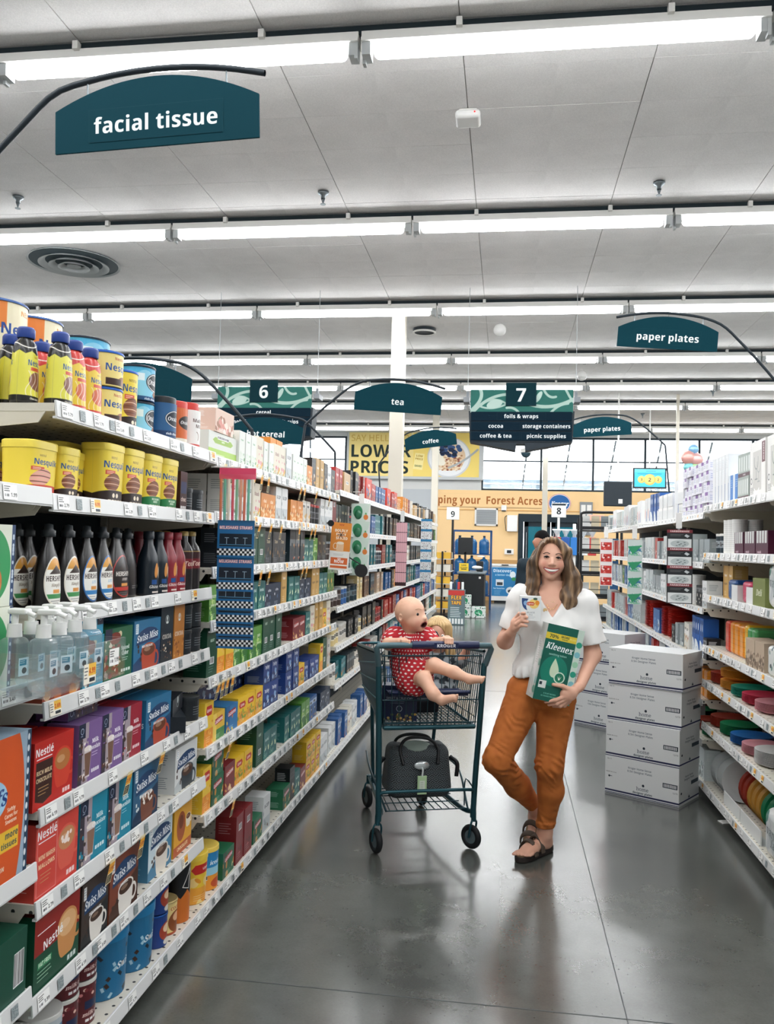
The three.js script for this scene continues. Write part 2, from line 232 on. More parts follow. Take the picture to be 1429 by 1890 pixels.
// ---------- columns and poles ----------
{
  const col = thing('square_column', 'tall cream square column rising through the tea shelves', 'column', [-1.455, 0, -10.95]); part(col, 'shaft', rbox(0.18, 4.69, 0.18, 0.012, 0, 2.345, 0), M.cream); part(col, 'base_plate', rbox(0.22, 0.06, 0.22, 0.008, 0, 0.03, 0), M.cream);
  const pole = (x, z, w, l, n = 'slim_column') => { const h = ceilY(z), p = thing(n, l, 'column', [x, 0, z]); part(p, 'shaft', rbox(w, h, w, 0.008, 0, h / 2, 0), M.cream); part(p, 'base_plate', box(w * 1.4, 0.03, w * 1.4, 0, 0.015, 0), M.greyLight); };
  pole(-1.8, -21, 0.16, 'slim cream column behind the coffee sign'); pole(1.02, -23.6, 0.14, 'slim cream column beside the round blue wall logo'); pole(3.43, -17.9, 0.06, 'thin white pole beside the queue screen'); pole(6.0, -17, 0.08, 'thin white pole beyond the paper goods shelves');
}

// ---------- shop fittings: gondola shelving ----------
const XL = -1.19, XR = 1.29, ORD = ['top', 'second', 'third', 'fourth', 'fifth', 'sixth', 'seventh', 'eighth', 'ninth'];
M.backPanel = std(0x1b2a33, 0.7); M.kick = std(0x0a1218, 0.6); M.rail = std(0xdfe0df, 0.35);
const tagCells = [];
for (let i = 0; i < 6; i++) tagCells.push(cell(56, 36, (c, w, h) => { fillR(c, 0, 0, w, h, '#fbfbf8'); lines(c, 4, 5, 26, 3, 5, '#555', 2); barcode(c, 4, 21, 22, 11); txt(c, ['2.79', '1.99', '3.49', '2.29', '1.79', '4.19'][i], 42, 24, 13, '#111'); }));
const saleCell = ['1.49', '2.40', '2.69', '1.99', '4.99', '3.50'].map((s) => cell(56, 36, (c, w, h) => { fillR(c, 0, 0, w, h, '#fdf6e6'); fillR(c, 22, 0, 34, 22, '#f6c24a'); txt(c, s, 38, 12, 15, '#d2400f'); lines(c, 3, 6, 16, 4, 6, '#666', 2); fillR(c, 26, 26, 26, 7, '#22303a'); }));
const hangCell = ['1.49', '2.89', '2.98'].map((s) => cell(40, 84, (c, w, h) => { fillR(c, 0, 0, w, h, '#fbe9b8'); fillR(c, 0, 12, w, 34, '#f9b233'); txt(c, s, w / 2, 30, 18, '#b8350c', { max: 37 }); fillR(c, 3, 50, w - 6, 30, '#1a1a1a'); lines(c, 7, 55, 24, 4, 6, '#e8d9a0', 2); }));
const greyTag = cell(28, 28, (c, w, h) => { fillR(c, 0, 0, w, h, '#8d9698'); for (let i = 0; i < 80; i++) fillR(c, rnd() * 28, rnd() * 28, 3, 2, `rgba(${rnd() > 0.5 ? '190,200,200' : '70,90,95'},.5)`); });
const stripCell = [0, 1, 2].map((k) => cell(640, 22, (c, w, h) => { fillR(c, 0, 0, w, h, '#e6e7e6'); for (let x = 4 + rnd() * 20; x < w - 40; x += 34 + rnd() * 30) { fillR(c, x, 2, 30, 18, '#fcfcfa'); lines(c, x + 2, 5, 12, 3, 4, '#888', 1.5); fillR(c, x + 17, 6, 10, 9, rnd() < 0.16 ? '#f0a52c' : rnd() < 0.5 ? '#b3babc' : '#777'); } }));
const tagGeo = (c, w, h) => mapUV(new THREE.PlaneGeometry(w, h), c);
const units = [];
function unit(side, z0, z1, levels, o) {                       // one gondola bay; front faces the aisle
  const w = z0 - z1 - 0.004, X = side < 0 ? XL : XR, dep = o.depth ?? 0.48, H = o.height ?? 2.06;
  const t = thing('shelving_unit', o.label, 'shelving', [X, 0, (z0 + z1) / 2], side < 0 ? PI / 2 : -PI / 2);
  part(t, 'back_panel', box2(-w / 2, w / 2, 0.1, H, -dep - 0.03, -dep), M.backPanel);
  part(t, 'kick_plate', box2(-w / 2, w / 2, 0, 0.075, -dep, -0.05), M.kick);
  const yBase = 0.115, all = [...levels, 0.072];
  all.forEach((lb, i) => {
    const base = i === all.length - 1, y = lb + 0.036;
    const s = part(t, base ? 'base_deck' : 'shelf', metreUV(box2(-w / 2, w / 2, y - (base ? 0.035 : 0.022), y, -dep, -0.004)), M.shelf);
    if (o.far) { const g = mapUV(new THREE.PlaneGeometry(w, 0.044), stripCell[(i + units.length) % 3]); g.rotateX(-0.12); const r = part(s, 'price_rail', merge(g.translate(0, lb + 0.02, 0.0045)), printMat(stripCell[0], 'card')); part(s, 'front_edge', box2(-w / 2, w / 2, lb - 0.002, lb + 0.04, -0.004, 0), M.rail); }
    else {
      part(s, 'price_rail', merge(rbox(w, 0.046, 0.007, 0.002).rotateX(-0.12).translate(0, lb + 0.021, 0), box(w, 0.006, 0.012, 0, lb - 0.002, -0.002)), M.rail, 'white price rail');
      const put = (c, x, tw, th, dy = 0, tilt = -0.12, nm = 'price_tag', zz = 0.0058) => { const p = part(s, nm, tagGeo(c, tw, th), printMat(c)); p.position.set(x, lb + 0.021 + dy, zz); p.rotation.x = tilt; };
      let x = -w / 2 + 0.05; const dense = o.dense ?? 1;
      while (x < w / 2 - 0.04) { const r = rnd(), sale = r < (o.sale ?? 0.2); put(sale ? pick(saleCell) : pick(tagCells), x, 0.058, 0.038, 0, -0.12, sale ? 'sale_tag' : 'price_tag'); if (r > 0.5 && x + 0.12 < w / 2) put(greyTag, x + 0.085, 0.03, 0.03, 0, -0.12, 'grey_tag'); x += (0.12 + rnd() * 0.12) / dense; }
      for (const hx of o.hang?.[i] ?? []) { put(pick(hangCell), hx - w / 2, 0.036, 0.078, -0.045, 0.1 + rnd() * 0.15, 'sale_tag', 0.012); }
    }
    if (!base && (!o.far || o.brackets)) for (const e of [-1, 1]) { const sh = shapeOf([[0, 0], [dep - 0.06, 0], [dep - 0.06, -0.1], [dep - 0.12, -0.1], [dep - 0.2, -0.055], [0.02, -0.03]]); part(s, 'bracket', merge(extrude(sh, 0.004).rotateY(PI / 2).translate(e * (w / 2 - 0.004) - 0.002, y - 0.022, -0.03)), M.cream); }
  });
  if (!o.noUpright) for (const e of [-1, 1]) part(t, 'upright', box2(e * (w / 2 - 0.012) - 0.012, e * (w / 2 - 0.012) + 0.012, 0, H, -dep - 0.01, -dep + 0.025), M.cream);
  const u = { side, X, z0, z1, tops: all.map((l) => l + 0.036), dep, name: o.name, n: all.length }; units.push(u); return u;
}
const U = {};
U.l0 = unit(-1, -0.84, -2.08, [1.685, 1.19, 0.715, 0.40], { name: 'tissue', label: 'white steel shelving unit holding facial tissue boxes', height: 1.75 });
U.l1 = unit(-1, -2.08, -3.33, [1.92, 1.672, 1.368, 1.123, 0.848, 0.608, 0.362], { name: 'cocoa', label: 'white steel shelving unit holding cocoa, syrup and milk powder', hang: { 4: [0.5, 0.76], 5: [0.4, 0.62], 2: [], 6: [] } });
U.l2 = unit(-1, -3.33, -4.63, [1.91, 1.68, 1.45, 1.23, 1.0, 0.715, 0.445], { name: 'tea', label: 'white steel shelving unit of tea next to the cocoa shelves', dense: 1.5, sale: 0.12, hang: { 0: [0.08, 0.17, 0.26, 0.5, 0.62, 0.74], 1: [0.4, 0.5, 0.6, 0.8, 1.0], 2: [0.5, 0.65, 0.8], 4: [0.08, 0.14, 0.2, 0.27], 5: [0.25], 6: [0.33] } });
U.l3 = unit(-1, -4.63, -5.93, [1.91, 1.68, 1.45, 1.23, 1.0, 0.715, 0.445], { name: 'iced tea', label: 'white steel shelving unit of tea beyond the milkshake straws', dense: 1.6, sale: 0.15, hang: { 0: [0.1, 0.2, 0.5, 0.9], 1: [0.1, 0.4, 0.5], 2: [0.2, 0.3] } });
U.l4 = unit(-1, -5.93, -7.25, [1.95, 1.66, 1.38, 1.11, 0.83, 0.56], { name: 'creamer', label: 'white steel shelving unit behind the orange hanging card', far: 1, brackets: 1 });
U.l5 = unit(-1, -7.25, -8.55, [1.95, 1.66, 1.38, 1.11, 0.83, 0.56], { name: 'coffee', label: 'white steel shelving unit beside the pink hanging packs', far: 1 });
U.l6 = unit(-1, -8.55, -9.85, [1.95, 1.66, 1.38, 1.11, 0.83, 0.56], { name: 'ground coffee', label: 'white steel shelving unit just before the square column', far: 1 });
U.l7 = unit(-1, -9.85, -11.15, [1.95, 1.66, 1.38, 1.11, 0.83, 0.56], { name: 'filter', label: 'shallow steel shelving unit in front of the square column', far: 1, depth: 0.13, noUpright: 1 });
U.l8 = unit(-1, -11.15, -12.9, [1.95, 1.66, 1.38, 1.11, 0.83, 0.56], { name: 'pod', label: 'white steel shelving unit just past the square column', far: 1 });
U.l9 = unit(-1, -12.9, -14.65, [1.95, 1.66, 1.38, 1.11, 0.83, 0.56], { name: 'aisle end', label: 'white steel shelving unit at the checkout end of the tea side', far: 1 });
U.r0 = unit(1, -3.2, -4.55, [1.87, 1.56, 1.29, 0.96, 0.735, 0.46], { name: 'napkin', label: 'white steel shelving unit of napkins opposite the tea', sale: 0.3 });
U.r1 = unit(1, -4.55, -5.83, [1.87, 1.56, 1.29, 0.96, 0.735, 0.46], { name: 'tableware', label: 'white steel shelving unit of party tableware beside the carton stack', dense: 1.4 });
U.r2 = unit(1, -5.83, -7.1, [1.83, 1.5, 1.2, 0.86, 0.6, 0.34], { name: 'plate', label: 'white steel shelving unit of plates behind the carton stack', far: 1, brackets: 1 });
U.r3 = unit(1, -7.1, -8.6, [1.83, 1.5, 1.2, 0.86, 0.6, 0.34], { name: 'cup', label: 'white steel shelving unit of cups with red packs hanging', far: 1 });
U.r4 = unit(1, -8.6, -10.1, [1.83, 1.5, 1.2, 0.86, 0.6, 0.34], { name: 'cutlery', label: 'white steel shelving unit of cutlery and bags', far: 1 });
U.r5 = unit(1, -10.1, -11.6, [1.83, 1.5, 1.2, 0.86, 0.6, 0.34], { name: 'bag', label: 'white steel shelving unit at the checkout end of the paper side', far: 1 });

// ---------- product kinds ----------
const PROD = {};
const swatch = (col) => (c, w, h) => fillR(c, 0, 0, w, h, col);
function defBox(key, [w, h, d], f, name, desc, cat = 'box', res = 1050) {
  const pw = Math.max(8, Math.round(w * res)), ph = Math.max(8, Math.round(h * res)), pd = Math.max(6, Math.round(d * res * 0.7));
  const side = typeof f.side === 'function' ? f.side : swatch(f.side ?? '#777');
  const ce = cell(pw + pd + 2, ph + 8, (c) => { c.save(); c.translate(pw + 2, 0); c.beginPath(); c.rect(-1, 0, pd + 1, ph); c.clip(); side(c, pd, ph); c.restore(); c.save(); c.beginPath(); c.rect(0, 0, pw, ph); c.clip(); f.front(c, pw, ph); c.restore(); fillR(c, 0, ph, pw + pd + 2, 9, f.top ?? '#888'); });
  const F = sub(ce, 0, 0, pw, ph), S = sub(ce, pw + 2, 0, pd, ph), T = sub(ce, 2, ph + 2, pw - 4, 4);
  const g = new THREE.BoxGeometry(w, h, d).translate(0, h / 2, 0); [S, S, T, T, F, F].forEach((r, i) => mapUV(g, r, i * 4, 4));
  PROD[key] = { w, h, d, name, desc, cat, make: () => { const o = new THREE.Mesh(g, printMat(ce, f.kind)); return o; } };
}
function latheY(pts, n, c, sz = 1, power) {
  const g = lathe(pts, n), p = g.attributes.position, uv = g.attributes.uv, y0 = pts[0][1], y1 = pts.at(-1)[1];
  for (let i = 0; i < p.count; i++) { if (power) { const x = p.getX(i), z = p.getZ(i), r = Math.hypot(x, z) || 1, a = Math.atan2(z, x), k = 1 / Math.pow(Math.pow(Math.abs(Math.cos(a)), power) + Math.pow(Math.abs(Math.sin(a)), power), 1 / power); p.setXYZ(i, Math.cos(a) * r * k, p.getY(i), Math.sin(a) * r * k); } p.setZ(i, p.getZ(i) * sz); if (c) uv.setXY(i, ...uvOf(c, uv.getX(i), 1 - (p.getY(i) - y0) / (y1 - y0))); }
  if (power || sz !== 1) g.computeVertexNormals(); return g;
}
// round or squared containers: a printed body and a lid
function defCan(key, r, h, wrap, lidCol, name, desc, cat, o = {}) {
  const pw = Math.round(Math.min(760, 2 * PI * r * (o.res ?? 900))), ph = Math.round(h * (o.res ?? 900));
  const ce = cell(pw, ph, (c) => { for (const k of [0, 1, 2]) { c.save(); c.translate((k - 0.5) * pw * 0.5 + pw * 0.25 - pw * 0.25, 0); c.beginPath(); c.rect(0, -1, pw * 0.5 + 1, ph + 2); c.clip(); wrap(c, pw * 0.5, ph); c.restore(); } });
  const lh = o.lid ?? 0.012, tp = o.taper ?? 1, R = r, n = o.n ?? 26;
  const body = latheY([[0.001, 0], [R * 0.985 * tp, 0], [R * tp, 0.004], [R * lerp(tp, 1, 0.5), h * 0.5], [R, h - lh]], n, ce, o.sz ?? 1, o.power);
  const lr = o.lidR ?? R * 1.03, lid = latheY([[lr, h - lh], [lr, h - 0.003], [lr * 0.96, h], [lr * 0.9, h - 0.003], [0.001, h - 0.003]], n, null, o.sz ?? 1, o.power), lm = std(lidCol, 0.4, o.metal ?? 0);
  PROD[key] = { w: 2 * lr, h, d: 2 * lr * (o.sz ?? 1), name, desc, cat, make: () => { const g = new THREE.Group(); part(g, 'body', body, printMat(ce, o.kind ?? 'card')); part(g, 'lid', lid, lm); return g; } };
}
// bottles: profile of the printed body, then a cap on top
function defBottle(key, prof, wrap, cap, name, desc, cat, o = {}) {
  const h = prof.at(-1)[1], rm = Math.max(...prof.map((p) => p[0])), pw = Math.round(2 * PI * rm * 900), ph = Math.round(h * 900);
  const ce = cell(pw, ph, (c) => { for (const k of [0, 1, 2]) { c.save(); c.translate((k - 0.5) * pw * 0.5, 0); c.beginPath(); c.rect(0, -1, pw * 0.5 + 1, ph + 2); c.clip(); wrap(c, pw * 0.5, ph); c.restore(); } });
  const body = latheY(prof, 26, ce, o.sz ?? 1), capG = lathe(cap.pts, 18), cm = std(cap.col, 0.4);
  PROD[key] = { w: rm * 2, h: cap.pts.at(-1)[1], d: rm * 2 * (o.sz ?? 1), name, desc, cat, make: () => { const g = new THREE.Group(); part(g, 'body', body, printMat(ce, o.kind ?? 'gloss')); part(g, 'cap', capG, cm); return g; } };
}
function place(key, u, lev, z, back = 0.0, o = {}) {            // z: middle of the item along the aisle; back: gap to the rail
  const p = PROD[key], g = p.make(); g.name = numbered(o.name ?? p.name);
  const y = (o.y ?? u.tops[lev]) + (o.dy ?? 0), dir = u.side < 0 ? -1 : 1;
  g.position.set(u.X + dir * (0.012 + back + p.d / 2), y, z); g.rotation.y = (u.side < 0 ? PI / 2 : -PI / 2) + (o.turn ?? 0); if (o.lie) g.rotation.z = o.lie;
  const where = o.where ?? `on the ${lev === u.n - 1 ? 'bottom' : ORD[lev]} ${u.name} shelf`, extra = o.extra ? ' ' + o.extra : '';
  tag(g, `${o.desc ?? p.desc}${extra} ${where}`, p.cat, `${o.desc ?? p.desc}${extra} ${where}, alike`); scene.add(g); return g;
}
function row(u, lev, start, list, back = 0.004) {               // list of [key, facings, {stack, gap, deep, back}] or a gap in metres, from the near end
  let z = u.side < 0 ? start : start;
  for (const e of list) {
    if (typeof e === 'number') { z -= e; continue; }
    const [key, n = 1, o = {}] = e, p = PROD[key], gap = o.gap ?? 0.004;
    for (let i = 0; i < n && z - p.w > u.z1 - 0.005; i++) {
      for (let s = 0; s < (o.stack ?? 1); s++) for (let d = 0; d < (o.deep ?? 1); d++) place(key, u, lev, z - p.w / 2, (o.back ?? back) + d * (p.d + 0.006) + (rnd() * 0.006), { dy: s * (p.h + 0.0015), turn: (rnd() - 0.5) * (o.jit ?? 0.05), ...(s ? { extra: 'stacked' } : d ? { extra: 'in the rear row' } : {}), ...o.o });
      z -= p.w + gap;
    }
  }
  return z;
}

// ---------- prints and kinds: cocoa side ----------
const swiss = (bg, bg2, cupc, drink, sub2, o = {}) => (c, w, h) => {
  fillR(c, 0, 0, w, h, bg); poly(c, [[0, h], [w, h], [w, h * 0.45], [w * 0.5, h * 0.6], [0, h * 0.85]], bg2);
  if (o.mount) poly(c, [[w * 0.2, h * 0.4], [w * 0.5, h * 0.02], [w * 0.85, h * 0.4]], 'rgba(255,255,255,.25)');
  mug(c, w * 0.56, h * 0.62, w * 0.27, cupc, drink, 0.42); if (o.marsh) for (let i = 0; i < 16; i++) oval(c, w * (0.36 + rnd() * 0.4), h * (0.55 + rnd() * 0.14), w * 0.03, w * 0.025, '#f6efe6');
  c.save(); c.translate(w * 0.5, h * 0.34); c.rotate(-0.06); c.fillStyle = '#123a66'; c.beginPath(); c.moveTo(-w * 0.42, h * 0.12); c.lineTo(-w * 0.36, -h * 0.09); c.quadraticCurveTo(0, -h * 0.26, w * 0.36, -h * 0.09); c.lineTo(w * 0.42, h * 0.12); c.closePath(); c.fill(); txt(c, 'Swiss Miss', 0, 0, h * 0.19, '#fff', { style: 'italic', font: 'serif', stroke: '#123a66', lw: h * 0.04, max: w * 0.8 }); c.restore();
  if (sub2) { fillR(c, w * 0.28, h * 0.5, w * 0.46, h * 0.065, 'rgba(255,255,255,.2)'); txt(c, sub2, w * 0.5, h * 0.535, h * 0.06, '#fff', { max: w * 0.44 }); }
  fillR(c, w * 0.06, h * 0.06, w * 0.1, h * 0.2, 'rgba(255,255,255,.85)'); lines(c, w * 0.07, h * 0.09, w * 0.08, 4, h * 0.04, '#4a7f9a', 1.5);
  for (let i = 0; i < 4; i++) { c.save(); c.translate(w * (0.1 + rnd() * 0.2), h * (0.5 + rnd() * 0.4)); c.rotate(rnd() * 3); fillR(c, -w * 0.03, -w * 0.02, w * 0.06, w * 0.05, o.bit ?? '#3a2016'); c.restore(); }
};
const sidePlain = (bg, ink = 'rgba(255,255,255,.75)', word) => (c, w, h) => { fillR(c, 0, 0, w, h, bg); lines(c, w * 0.15, h * 0.14, w * 0.6, 5, h * 0.05, ink, 2); if (word) txt(c, word, w * 0.5, h * 0.52, h * 0.14, ink, { max: w * 0.85 }); lines(c, w * 0.15, h * 0.64, w * 0.65, 6, h * 0.045, ink, 1.5); };
const nestle = (bg, panel, cup, drink, l1, l2, o = {}) => (c, w, h) => {
  fillR(c, 0, 0, w, h, bg); if (o.low) { fillR(c, 0, h * 0.52, w, h * 0.48, o.low); }
  mug(c, w * 0.72, h * 0.4, w * 0.23, cup, drink, 0.75); if (o.marsh) for (let i = 0; i < 12; i++) oval(c, w * (0.6 + rnd() * 0.24), h * (0.34 + rnd() * 0.12), w * 0.03, w * 0.028, '#fbe9df');
  txt(c, 'Nestlé', w * (o.low ? 0.4 : 0.25), h * (o.low ? 0.43 : 0.16), h * 0.16, '#fff', { rot: o.low ? -0.12 : 0, max: w * 0.6 }); fillR(c, w * 0.06, h * 0.25, w * 0.38, 3, '#fff');
  if (panel) { poly(c, [[w * 0.05, h * 0.3], [w * 0.46, h * 0.3], [w * 0.46, h * 0.86], [w * 0.25, h * 0.93], [w * 0.05, h * 0.86]], panel); txt(c, l1, w * 0.255, h * 0.46, h * 0.085, '#f3dcb0', { max: w * 0.38 }); txt(c, l2, w * 0.255, h * 0.57, h * 0.085, '#f3dcb0', { max: w * 0.38 }); lines(c, w * 0.12, h * 0.68, w * 0.26, 3, h * 0.05, '#c9a26a', 2); }
  else { fillR(c, w * 0.08, h * 0.62, w * 0.3, h * 0.09, 'rgba(90,200,130,.5)'); txt(c, l1, w * 0.23, h * 0.665, h * 0.07, '#e8f7e2', { max: w * 0.28 }); lines(c, w * 0.08, h * 0.75, w * 0.3, 3, h * 0.05, '#bfe6c5', 2); }
  c.strokeStyle = 'rgba(255,255,255,.55)'; c.lineWidth = 2; if (o.line) c.strokeRect(w * 0.04, h * 0.05, w * 0.44, h * 0.9);
  for (let i = 0; i < 3; i++) fillR(c, w * (0.74 + i * 0.07), h * 0.86, w * 0.055, h * 0.07, 'rgba(255,255,255,.8)');
};
const milkChoc = (bg, dk, cup = '#7a5a4a') => (c, w, h) => {
  fillR(c, 0, 0, w, h, bg); fillR(c, 0, 0, w * 0.42, h, '#a79aa3'); fillR(c, 0, 0, w * 0.16, h, '#3a333f'); for (let i = 0; i < 26; i++) oval(c, rnd() * w * 0.4, h * (0.25 + rnd() * 0.7), 2 + rnd() * 7, 2 + rnd() * 6, pick(['#3a2b22', '#b9a99c', '#5c3b2e', '#e9e0da', bg]));
  poly(c, [[w * 0.24, h * 0.42], [w * 0.56, h * 0.42], [w * 0.5, h * 0.9], [w * 0.3, h * 0.9]], '#d9cfd0'); poly(c, [[w * 0.26, h * 0.5], [w * 0.545, h * 0.5], [w * 0.49, h * 0.87], [w * 0.31, h * 0.87]], cup); oval(c, w * 0.4, h * 0.43, w * 0.16, h * 0.045, '#efe5dd');
  fillR(c, 0, 0, w * 0.28, h * 0.24, '#16243f'); ring(c, w * 0.14, h * 0.12, w * 0.06, w * 0.06, '#b9c6dd', 2); lines(c, w * 0.08, h * 0.19, w * 0.12, 1, 3, '#b9c6dd', 2);
  txt(c, 'Milk', w * 0.72, h * 0.34, h * 0.1, '#fff', { font: 'serif' }); txt(c, 'Chocolate', w * 0.7, h * 0.45, h * 0.095, '#fff', { font: 'serif', max: w * 0.5 }); lines(c, w * 0.58, h * 0.53, w * 0.26, 2, h * 0.045, dk, 2);
  for (let i = 0; i < 4; i++) fillR(c, w * (0.58 + i * 0.09), h * 0.8, w * 0.07, h * 0.06, 'rgba(255,255,255,.85)');
};
const cider = (bg, a) => (c, w, h) => { fillR(c, 0, 0, w, h, bg); for (let i = 0; i < 40; i++) oval(c, rnd() * w * 0.55, h * (0.1 + rnd() * 0.85), 3 + rnd() * 12, 3 + rnd() * 10, pick(a)); oval(c, w * 0.36, h * 0.2, w * 0.2, h * 0.12, '#7d2f20'); fillR(c, 0, 0, w * 0.24, h * 0.22, '#16243f'); txt(c, 'Spiced', w * 0.74, h * 0.42, h * 0.11, '#fff', { font: 'serif' }); txt(c, 'Cider', w * 0.74, h * 0.53, h * 0.11, '#fff', { font: 'serif' }); lines(c, w * 0.62, h * 0.62, w * 0.24, 2, 7, '#d7efe2', 2); for (let i = 0; i < 4; i++) fillR(c, w * (0.6 + i * 0.09), h * 0.84, w * 0.07, h * 0.06, 'rgba(255,255,255,.85)'); };
defBox('nestleRed', [0.2, 0.178, 0.1], { front: nestle('#c3271f', '#3a1c14', '#d8432f', '#b9743c', 'RICH MILK', 'CHOCOLATE'), side: sidePlain('#c3271f'), top: '#c3271f' }, 'cocoa_box', 'bright red cocoa box picturing a mug');
defBox('nestleMini', [0.22, 0.2, 0.1], { front: nestle('#d2453a', '#d2453a', '#e0604f', '#c9895c', 'MINI MARSH', 'MALLOWS', { marsh: 1, line: 1 }), side: sidePlain('#d2453a'), top: '#d2453a' }, 'cocoa_box', 'pale red marshmallow cocoa box');
defBox('nestleGreen', [0.235, 0.205, 0.1], { front: nestle('#8f1f1a', null, '#cf8f52', '#e3b27c', 'FAT FREE', '', { low: '#0f4a33' }), side: sidePlain('#0f4a33'), top: '#8f1f1a' }, 'cocoa_box', 'dark red and green cocoa box');
defBox('mcPurple', [0.138, 0.178, 0.1], { front: milkChoc('#7d5f97', '#d9c8e6'), side: sidePlain('#7d5f97'), top: '#7d5f97' }, 'cocoa_box', 'purple milk chocolate cocoa box');
defBox('mcRed', [0.15, 0.17, 0.1], { front: milkChoc('#a02236', '#e9b9c0'), side: sidePlain('#a02236'), top: '#a02236' }, 'cocoa_box', 'crimson milk chocolate cocoa box');
defBox('mcTeal', [0.165, 0.19, 0.1], { front: milkChoc('#138aa6', '#c2ebf4', '#8d6b58'), side: sidePlain('#138aa6'), top: '#138aa6' }, 'cocoa_box', 'turquoise milk chocolate cocoa box');
defBox('swissBlue', [0.215, 0.168, 0.1], { front: swiss('#1f6d97', '#173f68', '#b5482f', '#6b3a24', 'MILK CHOCOLATE'), side: sidePlain('#1f6d97', undefined, 'SWISS MISS'), top: '#1f6d97' }, 'cocoa_box', 'blue cocoa box with a red mug');
defBox('swissMarsh', [0.2, 0.198, 0.1], { front: swiss('#2a5d80', '#12304f', '#7d4a36', '#5a2f1d', 'MARSHMALLOW', { marsh: 1, bit: '#e6ece9' }), side: sidePlain('#2a5d80', undefined, 'SWISS MISS'), top: '#2a5d80' }, 'cocoa_box', 'deep blue marshmallow cocoa box');
defBox('swissWhite', [0.225, 0.168, 0.11], { front: swiss('#dcdedd', '#b6bdbf', '#24303a', '#4a2c1d', 'NO SUGAR'), side: sidePlain('#dcdedd', '#4a5a66'), top: '#dcdedd' }, 'cocoa_box', 'white cocoa box with a dark mug');
defBox('swissDark', [0.165, 0.19, 0.1], { front: swiss('#3a2d28', '#14171a', '#e9e4dc', '#3a2216', 'DARK CHOCOLATE'), side: sidePlain('#3a2d28'), top: '#3a2d28' }, 'cocoa_box', 'black cocoa box with a white mug');
defBox('swissBrown', [0.205, 0.205, 0.1], { front: swiss('#7c3a24', '#45210f', '#ece7df', '#3f2315', 'CARAMEL'), side: sidePlain('#7c3a24'), top: '#7c3a24' }, 'cocoa_box', 'brown caramel cocoa box');
defBox('swissSky', [0.21, 0.205, 0.13], { front: swiss('#cfe0e6', '#3f7fa3', '#e6dfd3', '#54392a', 'SIMPLY COCOA', { mount: 1 }), side: sidePlain('#3f7fa3', '#8fc0d8'), top: '#3f7fa3' }, 'cocoa_box', 'sky blue cocoa box');
defBox('cocoaYellow', [0.18, 0.185, 0.1], { front: (c, w, h) => { fillR(c, 0, 0, w, h, '#e6a92e'); oval(c, w * 0.4, h * 0.45, w * 0.24, h * 0.3, '#a8552a'); oval(c, w * 0.4, h * 0.36, w * 0.13, h * 0.14, '#7a3c22'); mug(c, w * 0.8, h * 0.35, w * 0.14, '#efe6d2', '#6b3a1e'); fillR(c, 0, h * 0.8, w, h * 0.2, '#b8582a'); txt(c, 'CHOCOLATE', w * 0.5, h * 0.89, h * 0.1, '#fbe7b8', { max: w * 0.8 }); }, side: sidePlain('#e6a92e', '#7a3c12'), top: '#e6a92e' }, 'cocoa_box', 'yellow drinking chocolate box');
defBox('ciderTeal', [0.125, 0.15, 0.1], { front: cider('#2490ad', ['#d8c9a8', '#a54a2a', '#e6e0d5', '#6a3a26']), side: sidePlain('#2490ad'), top: '#2490ad' }, 'cider_box', 'turquoise spiced cider box');
defBox('ciderGreen', [0.19, 0.16, 0.1], { front: cider('#17613f', ['#a8352a', '#d9c9a4', '#7d2f22', '#e8e2d2']), side: sidePlain('#17613f'), top: '#17613f' }, 'cider_box', 'green spiced cider box');
defBox('ciderRed', [0.2, 0.056, 0.1], { front: (c, w, h) => { fillR(c, 0, 0, w, h, '#8f3a22'); for (let i = 0; i < 12; i++) oval(c, w * (0.1 + rnd() * 0.8), h * rnd(), h * 0.35, h * 0.3, pick(['#c96a2f', '#e09a4a', '#7a2418', '#d8c0a0'])); }, side: '#8f3a22', top: '#8f3a22' }, 'cider_box', 'flat rust red cider box');
defBox('peppermint', [0.135, 0.07, 0.1], { front: (c, w, h) => { fillR(c, 0, 0, w, h, '#2f9cc0'); fillR(c, w * 0.72, 0, w * 0.28, h * 0.6, '#16243f'); ring(c, w * 0.86, h * 0.3, h * 0.12, h * 0.12, '#b9c6dd', 2); lines(c, w * 0.1, h * 0.25, w * 0.5, 3, h * 0.18, '#d7f0f7', 3); }, side: '#2f9cc0', top: '#2f9cc0' }, 'cocoa_box', 'flat light blue peppermint box');
const siren = (bg, o = {}) => (c, w, h) => { fillR(c, 0, 0, w, h, bg); ring(c, w * 0.5, h * 0.24, w * 0.13, w * 0.13, '#dfe6e2', 2.5); oval(c, w * 0.5, h * 0.22, w * 0.05, w * 0.07, '#dfe6e2'); poly(c, [[w * 0.4, h * 0.31], [w * 0.6, h * 0.31], [w * 0.5, h * 0.24]], '#dfe6e2'); if (o.word) txt(c, o.word, w * 0.5, h * 0.55, h * 0.11, o.ink ?? '#e6ddd0', { font: 'serif', max: w * 0.84 }); if (o.art) for (let i = 0; i < 20; i++) oval(c, w * rnd(), h * (0.65 + 0.33 * rnd()), 2 + rnd() * 6, 2 + rnd() * 5, pick(o.art)); };
defBox('sirenDark', [0.11, 0.2, 0.1], { front: siren('#14222c', { word: 'COCOA', art: ['#8a5a34', '#d9c9b0', '#3a2a20'] }), side: '#14222c', top: '#14222c' }, 'cocoa_box', 'tall charcoal cocoa box');
defBox('sirenOrange', [0.1, 0.2, 0.1], { front: siren('#b8752d', { word: 'COCOA', art: ['#8a4c1c', '#d99a4a'] }), side: '#b8752d', top: '#b8752d' }, 'cocoa_box', 'tall ochre cocoa box');
defBox('sirenFlat', [0.2, 0.06, 0.12], { front: siren('#141d26'), side: '#141d26', top: '#141d26' }, 'cocoa_box', 'black cocoa box lying flat');
